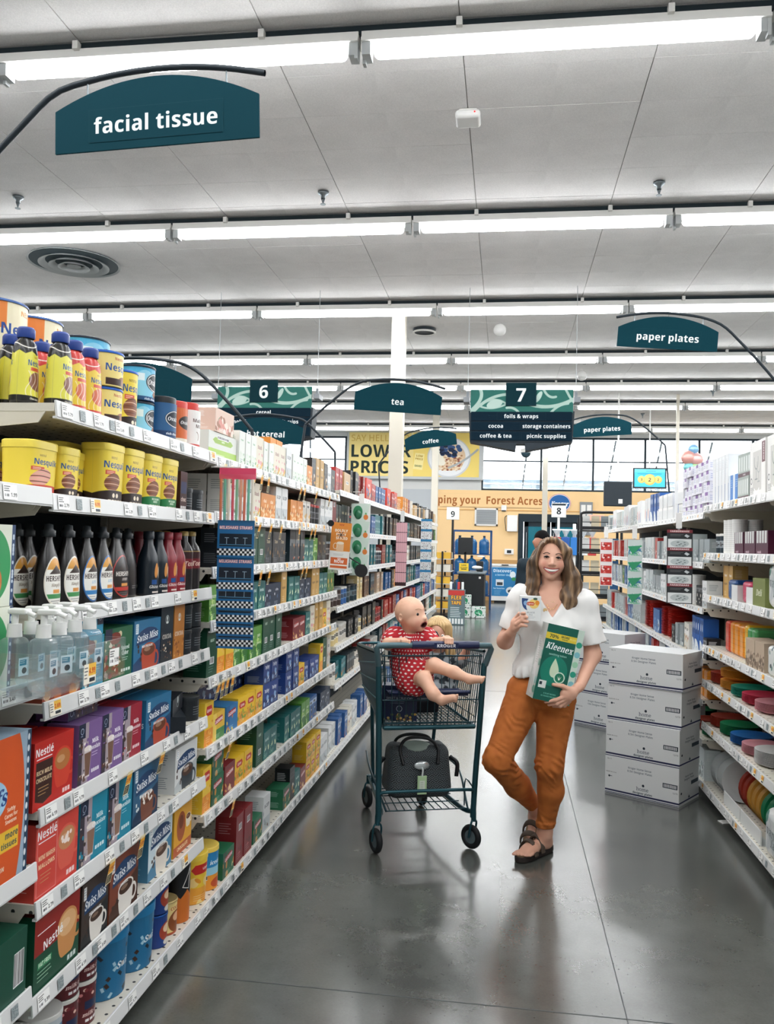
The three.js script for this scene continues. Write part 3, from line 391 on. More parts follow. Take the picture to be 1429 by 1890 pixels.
defBox('brownCarton', [0.065, 0.15, 0.06], { front: (c, w, h) => { fillR(c, 0, 0, w, h, '#3a1a1c'); fillR(c, w * 0.1, h * 0.25, w * 0.8, h * 0.3, '#20305a'); txt(c, 'choc', w * 0.5, h * 0.7, w * 0.34, '#efdccf'); for (let i = 0; i < 3; i++) fillR(c, w * (0.1 + i * 0.28), h * 0.86, w * 0.22, h * 0.07, '#ddd'); }, side: '#3a1a1c', top: '#3a1a1c' }, 'milk_powder_carton', 'slim dark brown carton');
// milk powder tubs
const nqWrap = (low, lowTxt, swirl, o = {}) => (c, w, h) => {
  fillR(c, 0, 0, w, h, '#f2d84a'); txt(c, 'NESTLÉ', w * 0.42, h * 0.14, h * 0.055, '#8a6a1c'); txt(c, 'Nesquik', w * 0.5, h * 0.27, h * 0.17, '#1d4a9c', { max: w * 0.62 });
  fillR(c, w * 0.24, h * 0.38, w * 0.22, h * 0.08, '#d8553a'); lines(c, w * 0.26, h * 0.4, w * 0.18, 2, h * 0.03, '#fbe3c9', 2);
  c.save(); c.beginPath(); c.ellipse(w * 0.42, h * 0.6, w * 0.2, h * 0.17, -0.3, 0, 7); c.fillStyle = swirl; c.fill(); c.clip(); for (let i = 0; i < 6; i++) curve(c, `M${w * 0.2} ${h * (0.5 + i * 0.05)} Q ${w * 0.4} ${h * (0.4 + i * 0.07)} ${w * 0.64} ${h * (0.5 + i * 0.05)}`, i % 2 ? '#e0b89a' : '#6b3d28', 3); c.restore();
  if (low) { c.beginPath(); c.moveTo(0, h * 0.82); c.quadraticCurveTo(w * 0.5, h * 0.68, w, h * 0.82); c.lineTo(w, h); c.lineTo(0, h); c.fillStyle = low; c.fill(); if (lowTxt) { txt(c, 'NO SUGAR', w * 0.5, h * 0.81, h * 0.06, '#f4f7e8'); txt(c, 'ADDED', w * 0.5, h * 0.87, h * 0.055, '#f4f7e8'); } for (let i = 0; i < 5; i++) fillR(c, w * (0.3 + i * 0.09), h * 0.93, w * 0.07, h * 0.045, i < 2 ? '#e9dcc8' : '#c9b9a0'); if (!lowTxt) for (let i = 0; i < 2; i++) oval(c, w * (0.44 + i * 0.11), h * 0.85, w * 0.04, w * 0.04, '#efe3cc'); }
};
const tubO = { power: 5, sz: 0.72, lid: 0.022, taper: 0.94, res: 1000 };
defCan('nqPink', 0.07, 0.15, nqWrap('#c9432f', null, '#e8a79a'), 0xf2da55, 'milk_powder_tub', 'yellow milk powder tub with red base', 'tub', tubO);
defCan('nqSmall', 0.05, 0.148, nqWrap('#2a1d1a', null, '#8a5236'), 0xf2da55, 'milk_powder_tub', 'small yellow tub with brown base', 'tub', tubO);
defCan('nqBig', 0.066, 0.184, nqWrap('#2a1d1a', null, '#8a5236'), 0xf2da55, 'milk_powder_tub', 'large yellow tub with brown base', 'tub', tubO);
defCan('nqGreen', 0.064, 0.184, nqWrap('#1e7a45', 1, '#8a5236'), 0xf2da55, 'milk_powder_tub', 'yellow milk powder tub with green base', 'tub', tubO);
const tinO = { metal: 0.6, lid: 0.008 };
defCan('nqTin', 0.062, 0.112, (c, w, h) => { fillR(c, 0, 0, w, h, '#f3df8a'); txt(c, 'Nestlé', w * 0.45, h * 0.15, h * 0.12, '#b5542c'); txt(c, 'Nesquik', w * 0.5, h * 0.42, h * 0.28, '#1d4a9c', { max: w * 0.8 }); oval(c, w * 0.62, h * 0.8, w * 0.2, h * 0.16, '#9a6242'); fillR(c, w * 0.2, h * 0.74, w * 0.3, h * 0.2, '#3a2018'); }, 0x1f4f9c, 'milk_powder_tin', 'short yellow milk powder tin', 'tin', tinO);
defCan('nqTinTall', 0.058, 0.2, nqWrap('#2a1d1a', null, '#8a5236'), 0x1f4f9c, 'milk_powder_tin', 'tall yellow milk powder tin', 'tin', tinO);
defCan('nqTinBig', 0.09, 0.165, (c, w, h) => { fillR(c, 0, 0, w, h, '#f6eecb'); fillR(c, 0, 0, w * 0.3, h * 0.5, '#ef8a3c'); txt(c, 'NESTLÉ', w * 0.6, h * 0.16, h * 0.13, '#e08a2c'); txt(c, 'Nesquik', w * 0.56, h * 0.5, h * 0.28, '#1d4a9c', { max: w * 0.74 }); oval(c, w * 0.55, h * 0.85, w * 0.2, h * 0.14, '#9a6242'); }, 0x3e5a8c, 'milk_powder_tin', 'wide cream milk powder tin', 'tin', tinO);
const ovWrap = (c, w, h) => { fillR(c, 0, 0, w, h, '#4fb4dc'); oval(c, w * 0.3, h * 0.5, w * 0.22, h * 0.42, '#8fd2ec'); fillR(c, w * 0.12, h * 0.18, w * 0.16, h * 0.22, 'rgba(255,255,255,.8)'); oval(c, w * 0.55, h * 0.42, w * 0.24, h * 0.28, '#20242c'); ring(c, w * 0.55, h * 0.42, w * 0.21, h * 0.25, '#e8e8e8', 3); txt(c, 'Ovaltine', w * 0.55, h * 0.42, h * 0.22, '#fff', { font: 'serif', style: 'italic', max: w * 0.4 }); oval(c, w * 0.6, h * 0.78, w * 0.12, h * 0.12, '#8a5a3c'); fillR(c, 0, h * 0.86, w, h * 0.14, '#1f4f86'); txt(c, 'rich chocolate', w * 0.5, h * 0.93, h * 0.1, '#fff', { max: w * 0.8 }); };
defCan('ovTin', 0.064, 0.125, ovWrap, 0x16202c, 'malt_drink_tin', 'light blue malt drink tin', 'tin', tinO);
defCan('ovTinBig', 0.09, 0.165, ovWrap, 0x16202c, 'malt_drink_tin', 'wide light blue malt drink tin', 'tin', tinO);
defCan('ovJar', 0.058, 0.165, (c, w, h) => { fillR(c, 0, 0, w, h, '#2a5f8f'); oval(c, w * 0.5, h * 0.4, w * 0.28, h * 0.22, '#1c2836'); ring(c, w * 0.5, h * 0.4, w * 0.26, h * 0.2, '#e8e8e8', 3); txt(c, 'Ovaltine', w * 0.5, h * 0.4, h * 0.14, '#fff', { font: 'serif', style: 'italic', max: w * 0.46 }); fillR(c, 0, h * 0.72, w, h * 0.14, '#173a66'); txt(c, 'rich chocolate', w * 0.5, h * 0.79, h * 0.08, '#fff'); fillR(c, 0, h * 0.88, w, h * 0.12, '#1b1d22'); txt(c, '39.55', w * 0.5, h * 0.94, h * 0.08, '#ddd'); }, 0x14181d, 'malt_drink_jar', 'dark blue malt drink jar', 'jar', { lid: 0.024, lidR: 0.055 });
defCan('maltOrange', 0.054, 0.17, (c, w, h) => { fillR(c, 0, 0, w, h, '#d86a35'); oval(c, w * 0.5, h * 0.38, w * 0.25, h * 0.18, '#2a1d1a'); txt(c, 'Ovaltine', w * 0.5, h * 0.38, h * 0.12, '#fff', { font: 'serif', style: 'italic', max: w * 0.42 }); fillR(c, 0, h * 0.8, w, h * 0.2, '#e8e0d0'); }, 0xd8443a, 'malt_drink_jar', 'orange malt drink jar with red lid', 'jar', { lid: 0.026, lidR: 0.052 });
defCan('maltWhite', 0.058, 0.185, (c, w, h) => { fillR(c, 0, 0, w, h, '#f0efec'); txt(c, 'Malted', w * 0.5, h * 0.26, h * 0.13, '#4a2f2a'); txt(c, 'Milk', w * 0.5, h * 0.4, h * 0.13, '#4a2f2a'); fillR(c, 0, h * 0.86, w, h * 0.14, '#c9382f'); curve(c, `M${w * 0.4} ${h * 0.55} q${w * 0.1} ${h * 0.06} ${w * 0.05} ${h * 0.2}`, '#8a6a5a', 3); }, 0xd63a30, 'malted_milk_jar', 'white malted milk jar with red lid', 'jar', { lid: 0.03, lidR: 0.05 });
defCan('darkJar', 0.05, 0.095, (c, w, h) => { fillR(c, 0, 0, w, h, '#141c22'); lines(c, w * 0.3, h * 0.3, w * 0.4, 4, h * 0.12, '#9aa3a6', 2); }, 0x1c2328, 'cocoa_jar', 'short black cocoa jar', 'jar', { lid: 0.016 });
// syrup bottles
const nqB = (main, shoulder, waves) => (c, w, h) => { fillR(c, 0, 0, w, h, main); c.beginPath(); c.moveTo(0, 0); c.lineTo(w, 0); c.lineTo(w, h * 0.22); for (let i = 6; i >= 0; i--) c.lineTo(w * i / 6, h * (0.22 + (i % 2) * 0.05)); c.fillStyle = shoulder; c.fill(); curve(c, `M0 ${h * 0.14} q${w * 0.25} ${h * 0.07} ${w * 0.5} 0 t${w * 0.5} 0`, '#f5f0e6', 3); txt(c, 'NESTLÉ', w * 0.5, h * 0.31, h * 0.04, '#a8741c'); txt(c, 'Nesquik', w * 0.52, h * 0.39, h * 0.12, '#1d4a9c', { max: w * 0.6 }); fillR(c, w * 0.3, h * 0.46, w * 0.35, h * 0.05, '#d8553a'); oval(c, w * 0.5, h * 0.66, w * 0.24, h * 0.14, waves); for (let i = 0; i < 5; i++) curve(c, `M${w * (0.25 + i * 0.12)} ${h * 0.52} q${w * 0.12} ${h * 0.1} 0 ${h * 0.2} t0 ${h * 0.2}`, 'rgba(255,245,235,.75)', 2.5); fillR(c, 0, h * 0.88, w, h * 0.12, shoulder); txt(c, 'Chocolate Syrup', w * 0.5, h * 0.92, h * 0.04, '#f5efe0'); };
const nqProf = [[0.001, 0], [0.04, 0], [0.045, 0.012], [0.043, 0.09], [0.039, 0.14], [0.033, 0.168], [0.022, 0.18], [0.021, 0.186]], nqCap = (col) => ({ col, pts: [[0.021, 0.182], [0.024, 0.184], [0.024, 0.206], [0.02, 0.212], [0.001, 0.212]] });
defBottle('nqChoc', nqProf, nqB('#e9e25a', '#22201f', '#8a5a4c'), nqCap(0x1d3f8f), 'syrup_bottle', 'yellow syrup bottle with black shoulders', 'bottle', { sz: 0.8 });
defBottle('nqStraw', nqProf, nqB('#efcf4a', '#d2433c', '#d9704f'), nqCap(0x1d3f8f), 'syrup_bottle', 'yellow syrup bottle with red shoulders', 'bottle', { sz: 0.8 });
const hProf = [[0.001, 0], [0.044, 0], [0.05, 0.01], [0.05, 0.05], [0.047, 0.1], [0.036, 0.14], [0.024, 0.165], [0.016, 0.185], [0.015, 0.2]], hCap = { col: 0x1d2429, pts: [[0.016, 0.196], [0.019, 0.197], [0.019, 0.213], [0.013, 0.216], [0.011, 0.23], [0.001, 0.232]] };
const hers = (band, o = {}) => (c, w, h) => { fillR(c, 0, 0, w, h, '#120f10'); const Y = h * 0.62; oval(c, w * 0.5, Y, w * 0.33, h * 0.34, o.rim ?? '#e6e0d2'); c.save(); c.beginPath(); c.ellipse(w * 0.5, Y, w * 0.3, h * 0.315, 0, 0, 7); c.clip(); fillR(c, 0, 0, w, h, o.bg ?? '#f3f1ea'); fillR(c, 0, 0, w, h * 0.46, o.topc ?? '#d99a3c'); poly(c, [[w * 0.3, h * 0.52], [w * 0.5, h * 0.4], [w * 0.7, h * 0.52]], '#33251f'); txt(c, "HERSHEY'S", w * 0.5, h * 0.58, h * 0.1, o.ink ?? '#2a1c18', { max: w * 0.56 }); txt(c, o.sub ?? 'Simply 5', w * 0.5, h * 0.67, h * 0.055, o.ink2 ?? '#7a6a58', { style: 'italic', font: 'serif' }); fillR(c, w * 0.4, h * 0.73, w * 0.2, h * 0.05, '#e39a4c'); fillR(c, 0, h * 0.79, w, h * 0.06, band); lines(c, w * 0.35, h * 0.88, w * 0.3, 2, h * 0.03, '#888', 1.5); c.restore(); };
defBottle('hersGreen', hProf, hers('#4b9a5c'), hCap, 'syrup_bottle', 'brown syrup bottle with green-banded label', 'bottle', { sz: 0.62 });
defBottle('hersBlue', hProf, hers('#3a86c4', { rim: '#2a66a8', sub: 'LITE', ink2: '#9cc3df' }), hCap, 'syrup_bottle', 'brown syrup bottle with blue-rimmed label', 'bottle', { sz: 0.62 });
const hBig = hProf.map(([r, y]) => [r * 1.36, y * 1.0]);
defBottle('hersDark', hBig, hers('#c8382f', { rim: '#b5352c', bg: '#241c1b', topc: '#241c1b', ink: '#f2ece4', sub: 'SYRUP', ink2: '#f2ece4' }), hCap, 'syrup_bottle', 'wide brown syrup bottle with red-rimmed label', 'bottle', { sz: 0.55 });
defBottle('saucePlain', hProf, (c, w, h) => { fillR(c, 0, 0, w, h, '#1b1a1d'); oval(c, w * 0.5, h * 0.6, w * 0.2, h * 0.2, '#2c2524'); lines(c, w * 0.4, h * 0.8, w * 0.2, 2, 6, '#888', 2); }, hCap, 'syrup_bottle', 'plain dark syrup bottle', 'bottle', { sz: 0.62 });
const gProf = [[0.001, 0], [0.038, 0], [0.041, 0.008], [0.041, 0.1], [0.036, 0.135], [0.018, 0.18], [0.017, 0.2]], gCap = (col) => ({ col, pts: [[0.017, 0.197], [0.019, 0.198], [0.019, 0.224], [0.001, 0.225]] });
const ghir = (bg) => (c, w, h) => { fillR(c, 0, 0, w, h, bg); c.save(); c.translate(w * 0.5, h * 0.56); c.scale(1, 1.7); oval(c, -6, 0, 9, 14, '#d9924a', 0.3); oval(c, 9, 4, 6, 11, '#efd9b8', -0.2); c.restore(); fillR(c, w * 0.28, h * 0.72, w * 0.2, h * 0.08, '#1f4f8f'); txt(c, 'Ghirardelli', w * 0.5, h * 0.84, h * 0.07, '#f4efe8', { font: 'serif', style: 'italic', max: w * 0.6 }); fillR(c, w * 0.3, h * 0.92, w * 0.4, h * 0.03, '#e6d9cf'); };
defBottle('ghBlack', gProf, ghir('#15202a'), gCap(0x15202a), 'sauce_bottle', 'slate sauce bottle with dessert picture', 'bottle', { sz: 0.9 });
defBottle('ghRed', gProf, ghir('#8f2532'), gCap(0x8f2532), 'sauce_bottle', 'crimson sauce bottle with dessert picture', 'bottle', { sz: 0.9 });
defBottle('torani', [[0.001, 0], [0.036, 0], [0.037, 0.006], [0.037, 0.15], [0.03, 0.17], [0.016, 0.19], [0.015, 0.215]], (c, w, h) => { fillR(c, 0, 0, w, h, '#1a1416'); fillR(c, 0, h * 0.3, w, h * 0.32, '#3a1a1e'); fillR(c, 0, h * 0.42, w, h * 0.18, '#7a2028'); txt(c, 'Torani', w * 0.5, h * 0.51, h * 0.12, '#f0dcc8', { font: 'serif', style: 'italic' }); fillR(c, 0, h * 0.28, w, 3, '#b99a5c'); }, { col: 0xb59a5c, pts: [[0.016, 0.213], [0.017, 0.214], [0.017, 0.23], [0.001, 0.232]] }, 'coffee_syrup_bottle', 'dark coffee syrup bottle with gold cap', 'bottle');
// canisters for the lower shelves
const tubSwiss = (c, w, h) => { fillR(c, 0, 0, w, h, '#1f6f9c'); for (let i = 0; i < 22; i++) { c.save(); c.translate(rnd() * w, h * (0.1 + rnd() * 0.85)); c.rotate(rnd() * 6); fillR(c, -6, -4, 8 + rnd() * 8, 7 + rnd() * 5, pick(['#2a1a16', '#16202c', '#3a2218', '#a9cfe0'])); c.restore(); } txt(c, 'Swiss Miss', w * 0.66, h * 0.45, h * 0.17, '#fff', { font: 'serif', style: 'italic', max: w * 0.6 }); mug(c, w * 0.75, h * 0.6, w * 0.1, '#8a4a2c', '#4a2a1c'); };
defCan('swissTub', 0.09, 0.212, tubSwiss, 0x1f7fb5, 'cocoa_canister', 'big blue cocoa canister with blue lid', 'canister', { lid: 0.03, taper: 0.94, res: 700 });
defCan('mcCan', 0.052, 0.135, (c, w, h) => { fillR(c, 0, 0, w, h, '#5a1820'); for (let i = 0; i < 14; i++) oval(c, rnd() * w, h * (0.1 + rnd() * 0.3), 6, 5, pick(['#d98a8a', '#7a2a30', '#e8c0b0'])); fillR(c, w * 0.28, h * 0.4, w * 0.3, h * 0.2, '#17294f'); txt(c, 'milk choc', w * 0.5, h * 0.72, h * 0.13, '#f3dfd6', { font: 'serif', style: 'italic' }); for (let i = 0; i < 4; i++) fillR(c, w * (0.3 + i * 0.1), h * 0.84, w * 0.08, h * 0.07, '#eee'); }, 0xd8d6d0, 'cocoa_canister', 'maroon cocoa canister with white lid', 'canister', { lid: 0.012 });
defCan('coconutCan', 0.062, 0.15, (c, w, h) => { fillR(c, 0, 0, w, h, '#b9c2c8'); oval(c, w * 0.5, h * 0.4, w * 0.25, h * 0.24, '#2d6f9f'); fillR(c, 0, h * 0.66, w, h * 0.34, '#2d8fb8'); for (let i = 0; i < 10; i++) oval(c, rnd() * w, h * (0.2 + rnd() * 0.3), 7, 5, pick(['#7a5a48', '#e9e4dc', '#3a2a22'])); }, 0xd6d6d2, 'cocoa_canister', 'grey and blue cocoa canister', 'canister', { lid: 0.014 });
defCan('blueTin', 0.045, 0.118, (c, w, h) => { fillR(c, 0, 0, w, h, '#1d3f86'); oval(c, w * 0.5, h * 0.5, w * 0.25, h * 0.3, '#a6402c'); oval(c, w * 0.5, h * 0.4, w * 0.14, h * 0.14, '#e9c9a4'); oval(c, w * 0.5, h * 0.84, w * 0.12, h * 0.1, '#d9d4ca'); }, 0x2456a0, 'cocoa_tin', 'small royal blue cocoa tin', 'tin', tinO);
defCan('goldTin', 0.05, 0.125, (c, w, h) => { fillR(c, 0, 0, w, h, '#e8cf8a'); oval(c, w * 0.5, h * 0.6, w * 0.26, h * 0.34, '#8a4a24'); oval(c, w * 0.5, h * 0.46, w * 0.13, h * 0.14, '#e6b48a'); txt(c, 'COCOA', w * 0.5, h * 0.18, h * 0.14, '#a8402c', { font: 'serif' }); fillR(c, 0, h * 0.92, w, h * 0.08, '#b8532c'); }, 0xd9c184, 'cocoa_tin', 'cream cocoa tin with brown picture', 'tin', tinO);
defCan('orangeMix', 0.048, 0.25, (c, w, h) => { fillR(c, 0, 0, w, h, '#15181d'); poly(c, [[0, h], [0, h * 0.5], [w * 0.2, h * 0.6], [w * 0.4, h * 0.47], [w * 0.6, h * 0.6], [w * 0.8, h * 0.5], [w, h * 0.58], [w, h]], '#cf7028'); curve(c, `M${w * 0.25} ${h * 0.42} L${w * 0.5} ${h * 0.12} L${w * 0.45} ${h * 0.46} Z`, '#f4f1ea', 3); ring(c, w * 0.68, h * 0.2, w * 0.12, w * 0.12, '#f4f1ea', 3); }, 0x15181d, 'cocoa_canister', 'tall black and orange canister', 'canister', { lid: 0.014 });

// ---------- cocoa unit, shelf by shelf ----------
{
  const u = U.l1, at = (k, lev, z, X, o) => place(k, u, lev, z, XL - X - PROD[k].d / 2 - 0.012, o);
  // top shelf
  [[-1.31, -2.125], [-1.4, -2.2], [-1.24, -2.18]].forEach(([X, z], i) => at('nqChoc', 0, z, X, { turn: 0.15 }));
  at('nqChoc', 0, -2.115, -1.42); at('nqStraw', 0, -2.275, -1.25); at('nqStraw', 0, -2.37, -1.25); at('nqStraw', 0, -2.29, -1.36);
  at('nqTin', 0, -2.49, -1.27); at('nqTin', 0, -2.49, -1.27, { dy: 0.114, extra: 'stacked' }); at('nqTinTall', 0, -2.65, -1.29);
  for (const [z] of [[-2.3], [-2.5]]) for (const s of [0, 1]) at('nqTinBig', 0, z, -1.52, { dy: s * 0.167, ...(s ? { extra: 'stacked' } : {}) });
  for (const s of [0, 1]) { at('ovTinBig', 0, -2.75, -1.48, { dy: s * 0.167, ...(s ? { extra: 'stacked' } : {}) }); at('ovTin', 0, -2.82, -1.31, { dy: s * 0.127, ...(s ? { extra: 'stacked' } : {}) }); }
  at('ovTinBig', 0, -2.95, -1.5); at('ovTin', 0, -2.66, -1.42, {}); at('ovJar', 0, -2.945, -1.27); at('maltOrange', 0, -3.065, -1.27); at('maltWhite', 0, -3.19, -1.27); at('maltOrange', 0, -3.08, -1.4); at('maltWhite', 0, -3.2, -1.41);
  // milk powder tubs
  at('nqPink', 1, -2.135, -1.29); at('nqSmall', 1, -2.265, -1.27); at('nqSmall', 1, -2.37, -1.31); at('nqBig', 1, -2.475, -1.25, {}); at('nqBig', 1, -2.625, -1.25); at('nqGreen', 1, -2.78, -1.25); at('nqGreen', 1, -2.925, -1.25); at('brownCarton', 1, -3.045, -1.24); at('darkJar', 1, -3.15, -1.27); at('darkJar', 1, -3.265, -1.27);
  for (const [k, z] of [['nqBig', -2.45], ['nqBig', -2.6], ['nqGreen', -2.77], ['nqGreen', -2.92]]) at(k, 1, z, -1.38, { extra: 'in the rear row' });
  at('nqPink', 1, -2.17, -1.45, { extra: 'in the rear row' });
  // syrups
  at('hersGreen', 2, -2.135, -1.32); at('hersGreen', 2, -2.15, -1.235); at('hersGreen', 2, -2.255, -1.235); at('hersBlue', 2, -2.36, -1.235); at('hersBlue', 2, -2.462, -1.235); at('hersDark', 2, -2.582, -1.25); at('saucePlain', 2, -2.71, -1.27); at('saucePlain', 2, -2.79, -1.34); at('ghBlack', 2, -2.825, -1.245); at('ghBlack', 2, -2.91, -1.245); at('ghRed', 2, -2.995, -1.245); at('ghRed', 2, -3.08, -1.245); at('torani', 2, -3.165, -1.25); at('torani', 2, -3.245, -1.25);
  for (const [k, z] of [['hersGreen', -2.26], ['hersBlue', -2.37], ['hersBlue', -2.47], ['saucePlain', -2.6], ['ghBlack', -2.9], ['ghRed', -3.0], ['ghRed', -3.09], ['torani', -3.17], ['torani', -3.25]]) at(k, 2, z, -1.36, { extra: 'in the rear row' });
  // ciders and boxes
  at('ciderRed', 3, -2.2, -1.255); at('ciderRed', 3, -2.2, -1.37, { extra: 'in the rear row' }); at('ciderTeal', 3, -2.385, -1.26); at('peppermint', 3, -2.38, -1.265, { dy: 0.152 }); at('ciderGreen', 3, -2.55, -1.26); at('ciderGreen', 3, -2.55, -1.37, { extra: 'in the rear row' }); at('swissBlue', 3, -2.765, -1.26); at('swissBlue', 3, -2.77, -1.37, { extra: 'in the rear row' }); at('sirenDark', 3, -2.945, -1.265); at('sirenOrange', 3, -3.06, -1.265); for (const z of [-3.165, -3.265]) at('darkJar', 3, z, -1.26); for (const z of [-3.165, -3.265]) at('darkJar', 3, z, -1.26, { dy: 0.097, extra: 'stacked' });
  // red, purple and blue boxes
  at('nestleRed', 4, -2.165, -1.25); at('nestleRed', 4, -2.165, -1.36, { extra: 'in the rear row' }); for (const z of [-2.365, -2.51]) { at('mcPurple', 4, z, -1.25); at('mcPurple', 4, z, -1.36, { extra: 'in the rear row' }); }
  { const o = at('mcPurple', 4, -2.42, -1.3, { dy: 0.24, extra: 'lying on two others' }); o.rotation.z = PI / 2; o.position.y = u.tops[4] + 0.18 + 0.07; o.position.z = -2.5; }
  at('mcRed', 4, -2.665, -1.26); at('mcRed', 4, -2.665, -1.37, { extra: 'in the rear row' }); at('swissBlue', 4, -2.86, -1.25); at('swissBlue', 4, -2.86, -1.36, { extra: 'in the rear row' }); at('sirenDark', 4, -2.86, -1.48);
  { const a = at('sirenFlat', 4, -3.1, -1.27, { extra: 'tipped over' }); a.rotation.set(0, PI / 2 + 0.5, 0.0); a.position.y = u.tops[4]; const b = at('sirenFlat', 4, -3.1, -1.29, { extra: 'tipped over' }); b.rotation.set(0, PI / 2 + 0.2, 0); b.position.y = u.tops[4] + 0.0615; }
  at('darkJar', 4, -3.275, -1.26);
  // marshmallow, turquoise and white boxes
  at('nestleMini', 5, -2.2, -1.25); at('nestleMini', 5, -2.2, -1.36, { extra: 'in the rear row' }); for (const z of [-2.405, -2.58]) { at('mcTeal', 5, z, -1.25); at('mcTeal', 5, z, -1.36, { extra: 'in the rear row' }); } at('swissMarsh', 5, -2.775, -1.25); at('swissMarsh', 5, -2.775, -1.36, { extra: 'in the rear row' }); at('swissWhite', 5, -2.97, -1.41); at('swissWhite', 5, -3.18, -1.27); at('swissWhite', 5, -3.2, -1.4, { extra: 'in the rear row' });
  // dark, brown, sky blue and yellow boxes
  at('nestleGreen', 6, -2.22, -1.25); at('nestleGreen', 6, -2.22, -1.36, { extra: 'in the rear row' }); at('swissDark', 6, -2.435, -1.25); at('swissDark', 6, -2.435, -1.36, { extra: 'in the rear row' }); at('swissBrown', 6, -2.63, -1.25); at('swissBrown', 6, -2.63, -1.36, { extra: 'in the rear row' }); at('swissSky', 6, -2.965, -1.285); at('swissSky', 6, -2.965, -1.43, { extra: 'in the rear row' }); at('cocoaYellow', 6, -3.18, -1.27); at('cocoaYellow', 6, -3.18, -1.38, { extra: 'in the rear row' });
  // canisters
  for (const [k, z, n] of [['coconutCan', -2.17, 1], ['coconutCan', -2.3, 1], ['mcCan', -2.415, 2], ['mcCan', -2.525, 2]]) for (let s = 0; s < n; s++) at(k, 7, z, -1.29, { dy: s * 0.1365, ...(s ? { extra: 'stacked' } : {}) });
  at('swissTub', 7, -2.7, -1.31); at('swissTub', 7, -2.89, -1.3); for (const s of [0, 1]) at('blueTin', 7, -3.035, -1.26, { dy: s * 0.12, ...(s ? { extra: 'stacked' } : {}) }); at('goldTin', 7, -3.14, -1.27); at('orangeMix', 7, -3.25, -1.26); at('swissTub', 7, -2.75, -1.5, { extra: 'in the rear row' });
}

// ---------- prints and kinds: tea, coffee and tissue ----------
const badge = (bg, logo, lc, ink, o = {}) => (c, w, h) => {
  fillR(c, 0, 0, w, h, bg); if (o.band) fillR(c, 0, h * 0.62, w, h * 0.38, o.band); if (o.top) fillR(c, 0, 0, w, h * 0.2, o.top); if (o.leftc) fillR(c, 0, 0, w * 0.3, h, o.leftc);
  if (o.art) for (let i = 0; i < (o.n ?? 14); i++) oval(c, rnd() * w, h * (0.45 + rnd() * 0.55), w * (0.03 + rnd() * 0.09), w * (0.03 + rnd() * 0.08), pick(o.art), rnd() * 3);
  if (lc) { c.save(); c.translate(w * 0.5, h * (o.ly ?? 0.3)); c.rotate(o.rot ?? 0); poly(c, [[-w * 0.36, 0], [-w * 0.28, -h * 0.11], [w * 0.28, -h * 0.11], [w * 0.36, 0], [w * 0.28, h * 0.11], [-w * 0.28, h * 0.11]], lc); c.restore(); }
  if (logo) txt(c, logo, w * 0.5, h * (o.ly ?? 0.3), h * (o.ls ?? 0.15), ink, { rot: o.rot ?? 0, max: w * 0.66, font: o.font });
  if (o.word) txt(c, o.word, w * 0.5, h * (o.wy ?? 0.56), h * 0.1, o.wi ?? ink, { max: w * 0.8 }); lines(c, w * 0.2, h * 0.8, w * 0.5, 3, h * 0.05, o.li ?? 'rgba(255,255,255,.5)', 2);
  if (o.code) barcode(c, w * 0.3, h * o.code, w * 0.4, h * 0.14);
};
const B = (k, s, bg, logo, lc, ink, o, name, desc, cat = 'box') => defBox(k, s, { front: badge(bg, logo, lc, ink, o), side: o.side ?? sidePlain(o.sc ?? bg, o.si ?? 'rgba(255,255,255,.55)'), top: o.tc ?? o.sc ?? bg, kind: o.kind }, name, desc, cat, o.res ?? 800);
B('lipYellow', [0.13, 0.125, 0.09], '#f0c42e', 'Lipton', '#c4281f', '#fff', { band: '#e8a82a', art: ['#f7e08a', '#d98a2c', '#6a9a3c'], ls: 0.14 }, 'tea_box', 'yellow tea box with red badge');
B('lipTall', [0.1, 0.18, 0.08], '#f1c93a', 'Lipton', '#c4281f', '#fff', { ls: 0.1, ly: 0.2, band: '#ef9a34', art: ['#f6c86a', '#e08a2a'] }, 'tea_box', 'tall yellow and orange tea box');
B('luzRed', [0.15, 0.115, 0.1], '#1f6a48', 'Luzianne', '#a8242c', '#fff', { leftc: '#17533a', ls: 0.2, rot: -0.08, art: ['#c98a3c', '#e6d9a0'], n: 6 }, 'tea_box', 'green tea box with crimson badge');
B('luzYellow', [0.15, 0.115, 0.1], '#e3b83a', 'Luzianne', '#b0282e', '#fff', { leftc: '#f0d060', ls: 0.2, rot: -0.08, band: '#4a8a4a', si: '#7a5a1c' }, 'tea_box', 'mustard tea box with crimson badge');
B('luzBlue', [0.15, 0.115, 0.1], '#2d78b0', 'Luzianne', '#a8242c', '#fff', { leftc: '#1f5f96', ls: 0.2, rot: -0.08, art: ['#e6c24a', '#c96a2c'], n: 6 }, 'tea_box', 'blue tea box with crimson badge');
B('luzMaroon', [0.15, 0.125, 0.1], '#7a2028', 'Luzianne', '#a8342e', '#fff', { ls: 0.2, rot: -0.08, art: ['#d9a24a', '#e6c48a'], n: 6 }, 'tea_box', 'maroon tea box with brown cup picture');
B('greenTea', [0.11, 0.15, 0.09], '#5a9a3c', 'pure', null, '#f2f6e0', { band: '#3a7a34', art: ['#8ac05a', '#c9e08a'], font: 'serif', word: 'green tea' }, 'tea_box', 'leaf green tea box');
B('darkGreen', [0.12, 0.21, 0.1], '#114a34', 'MINT', null, '#d9ead8', { code: 0.62, ls: 0.08 }, 'tea_box', 'tall dark green tea box');
B('tealBox', [0.12, 0.14, 0.1], '#1f6a6a', 'herbal', null, '#e2f0ea', { art: ['#8ac0a8', '#d9e6c0', '#3a8a7a'], font: 'serif' }, 'tea_box', 'sea green herbal tea box');
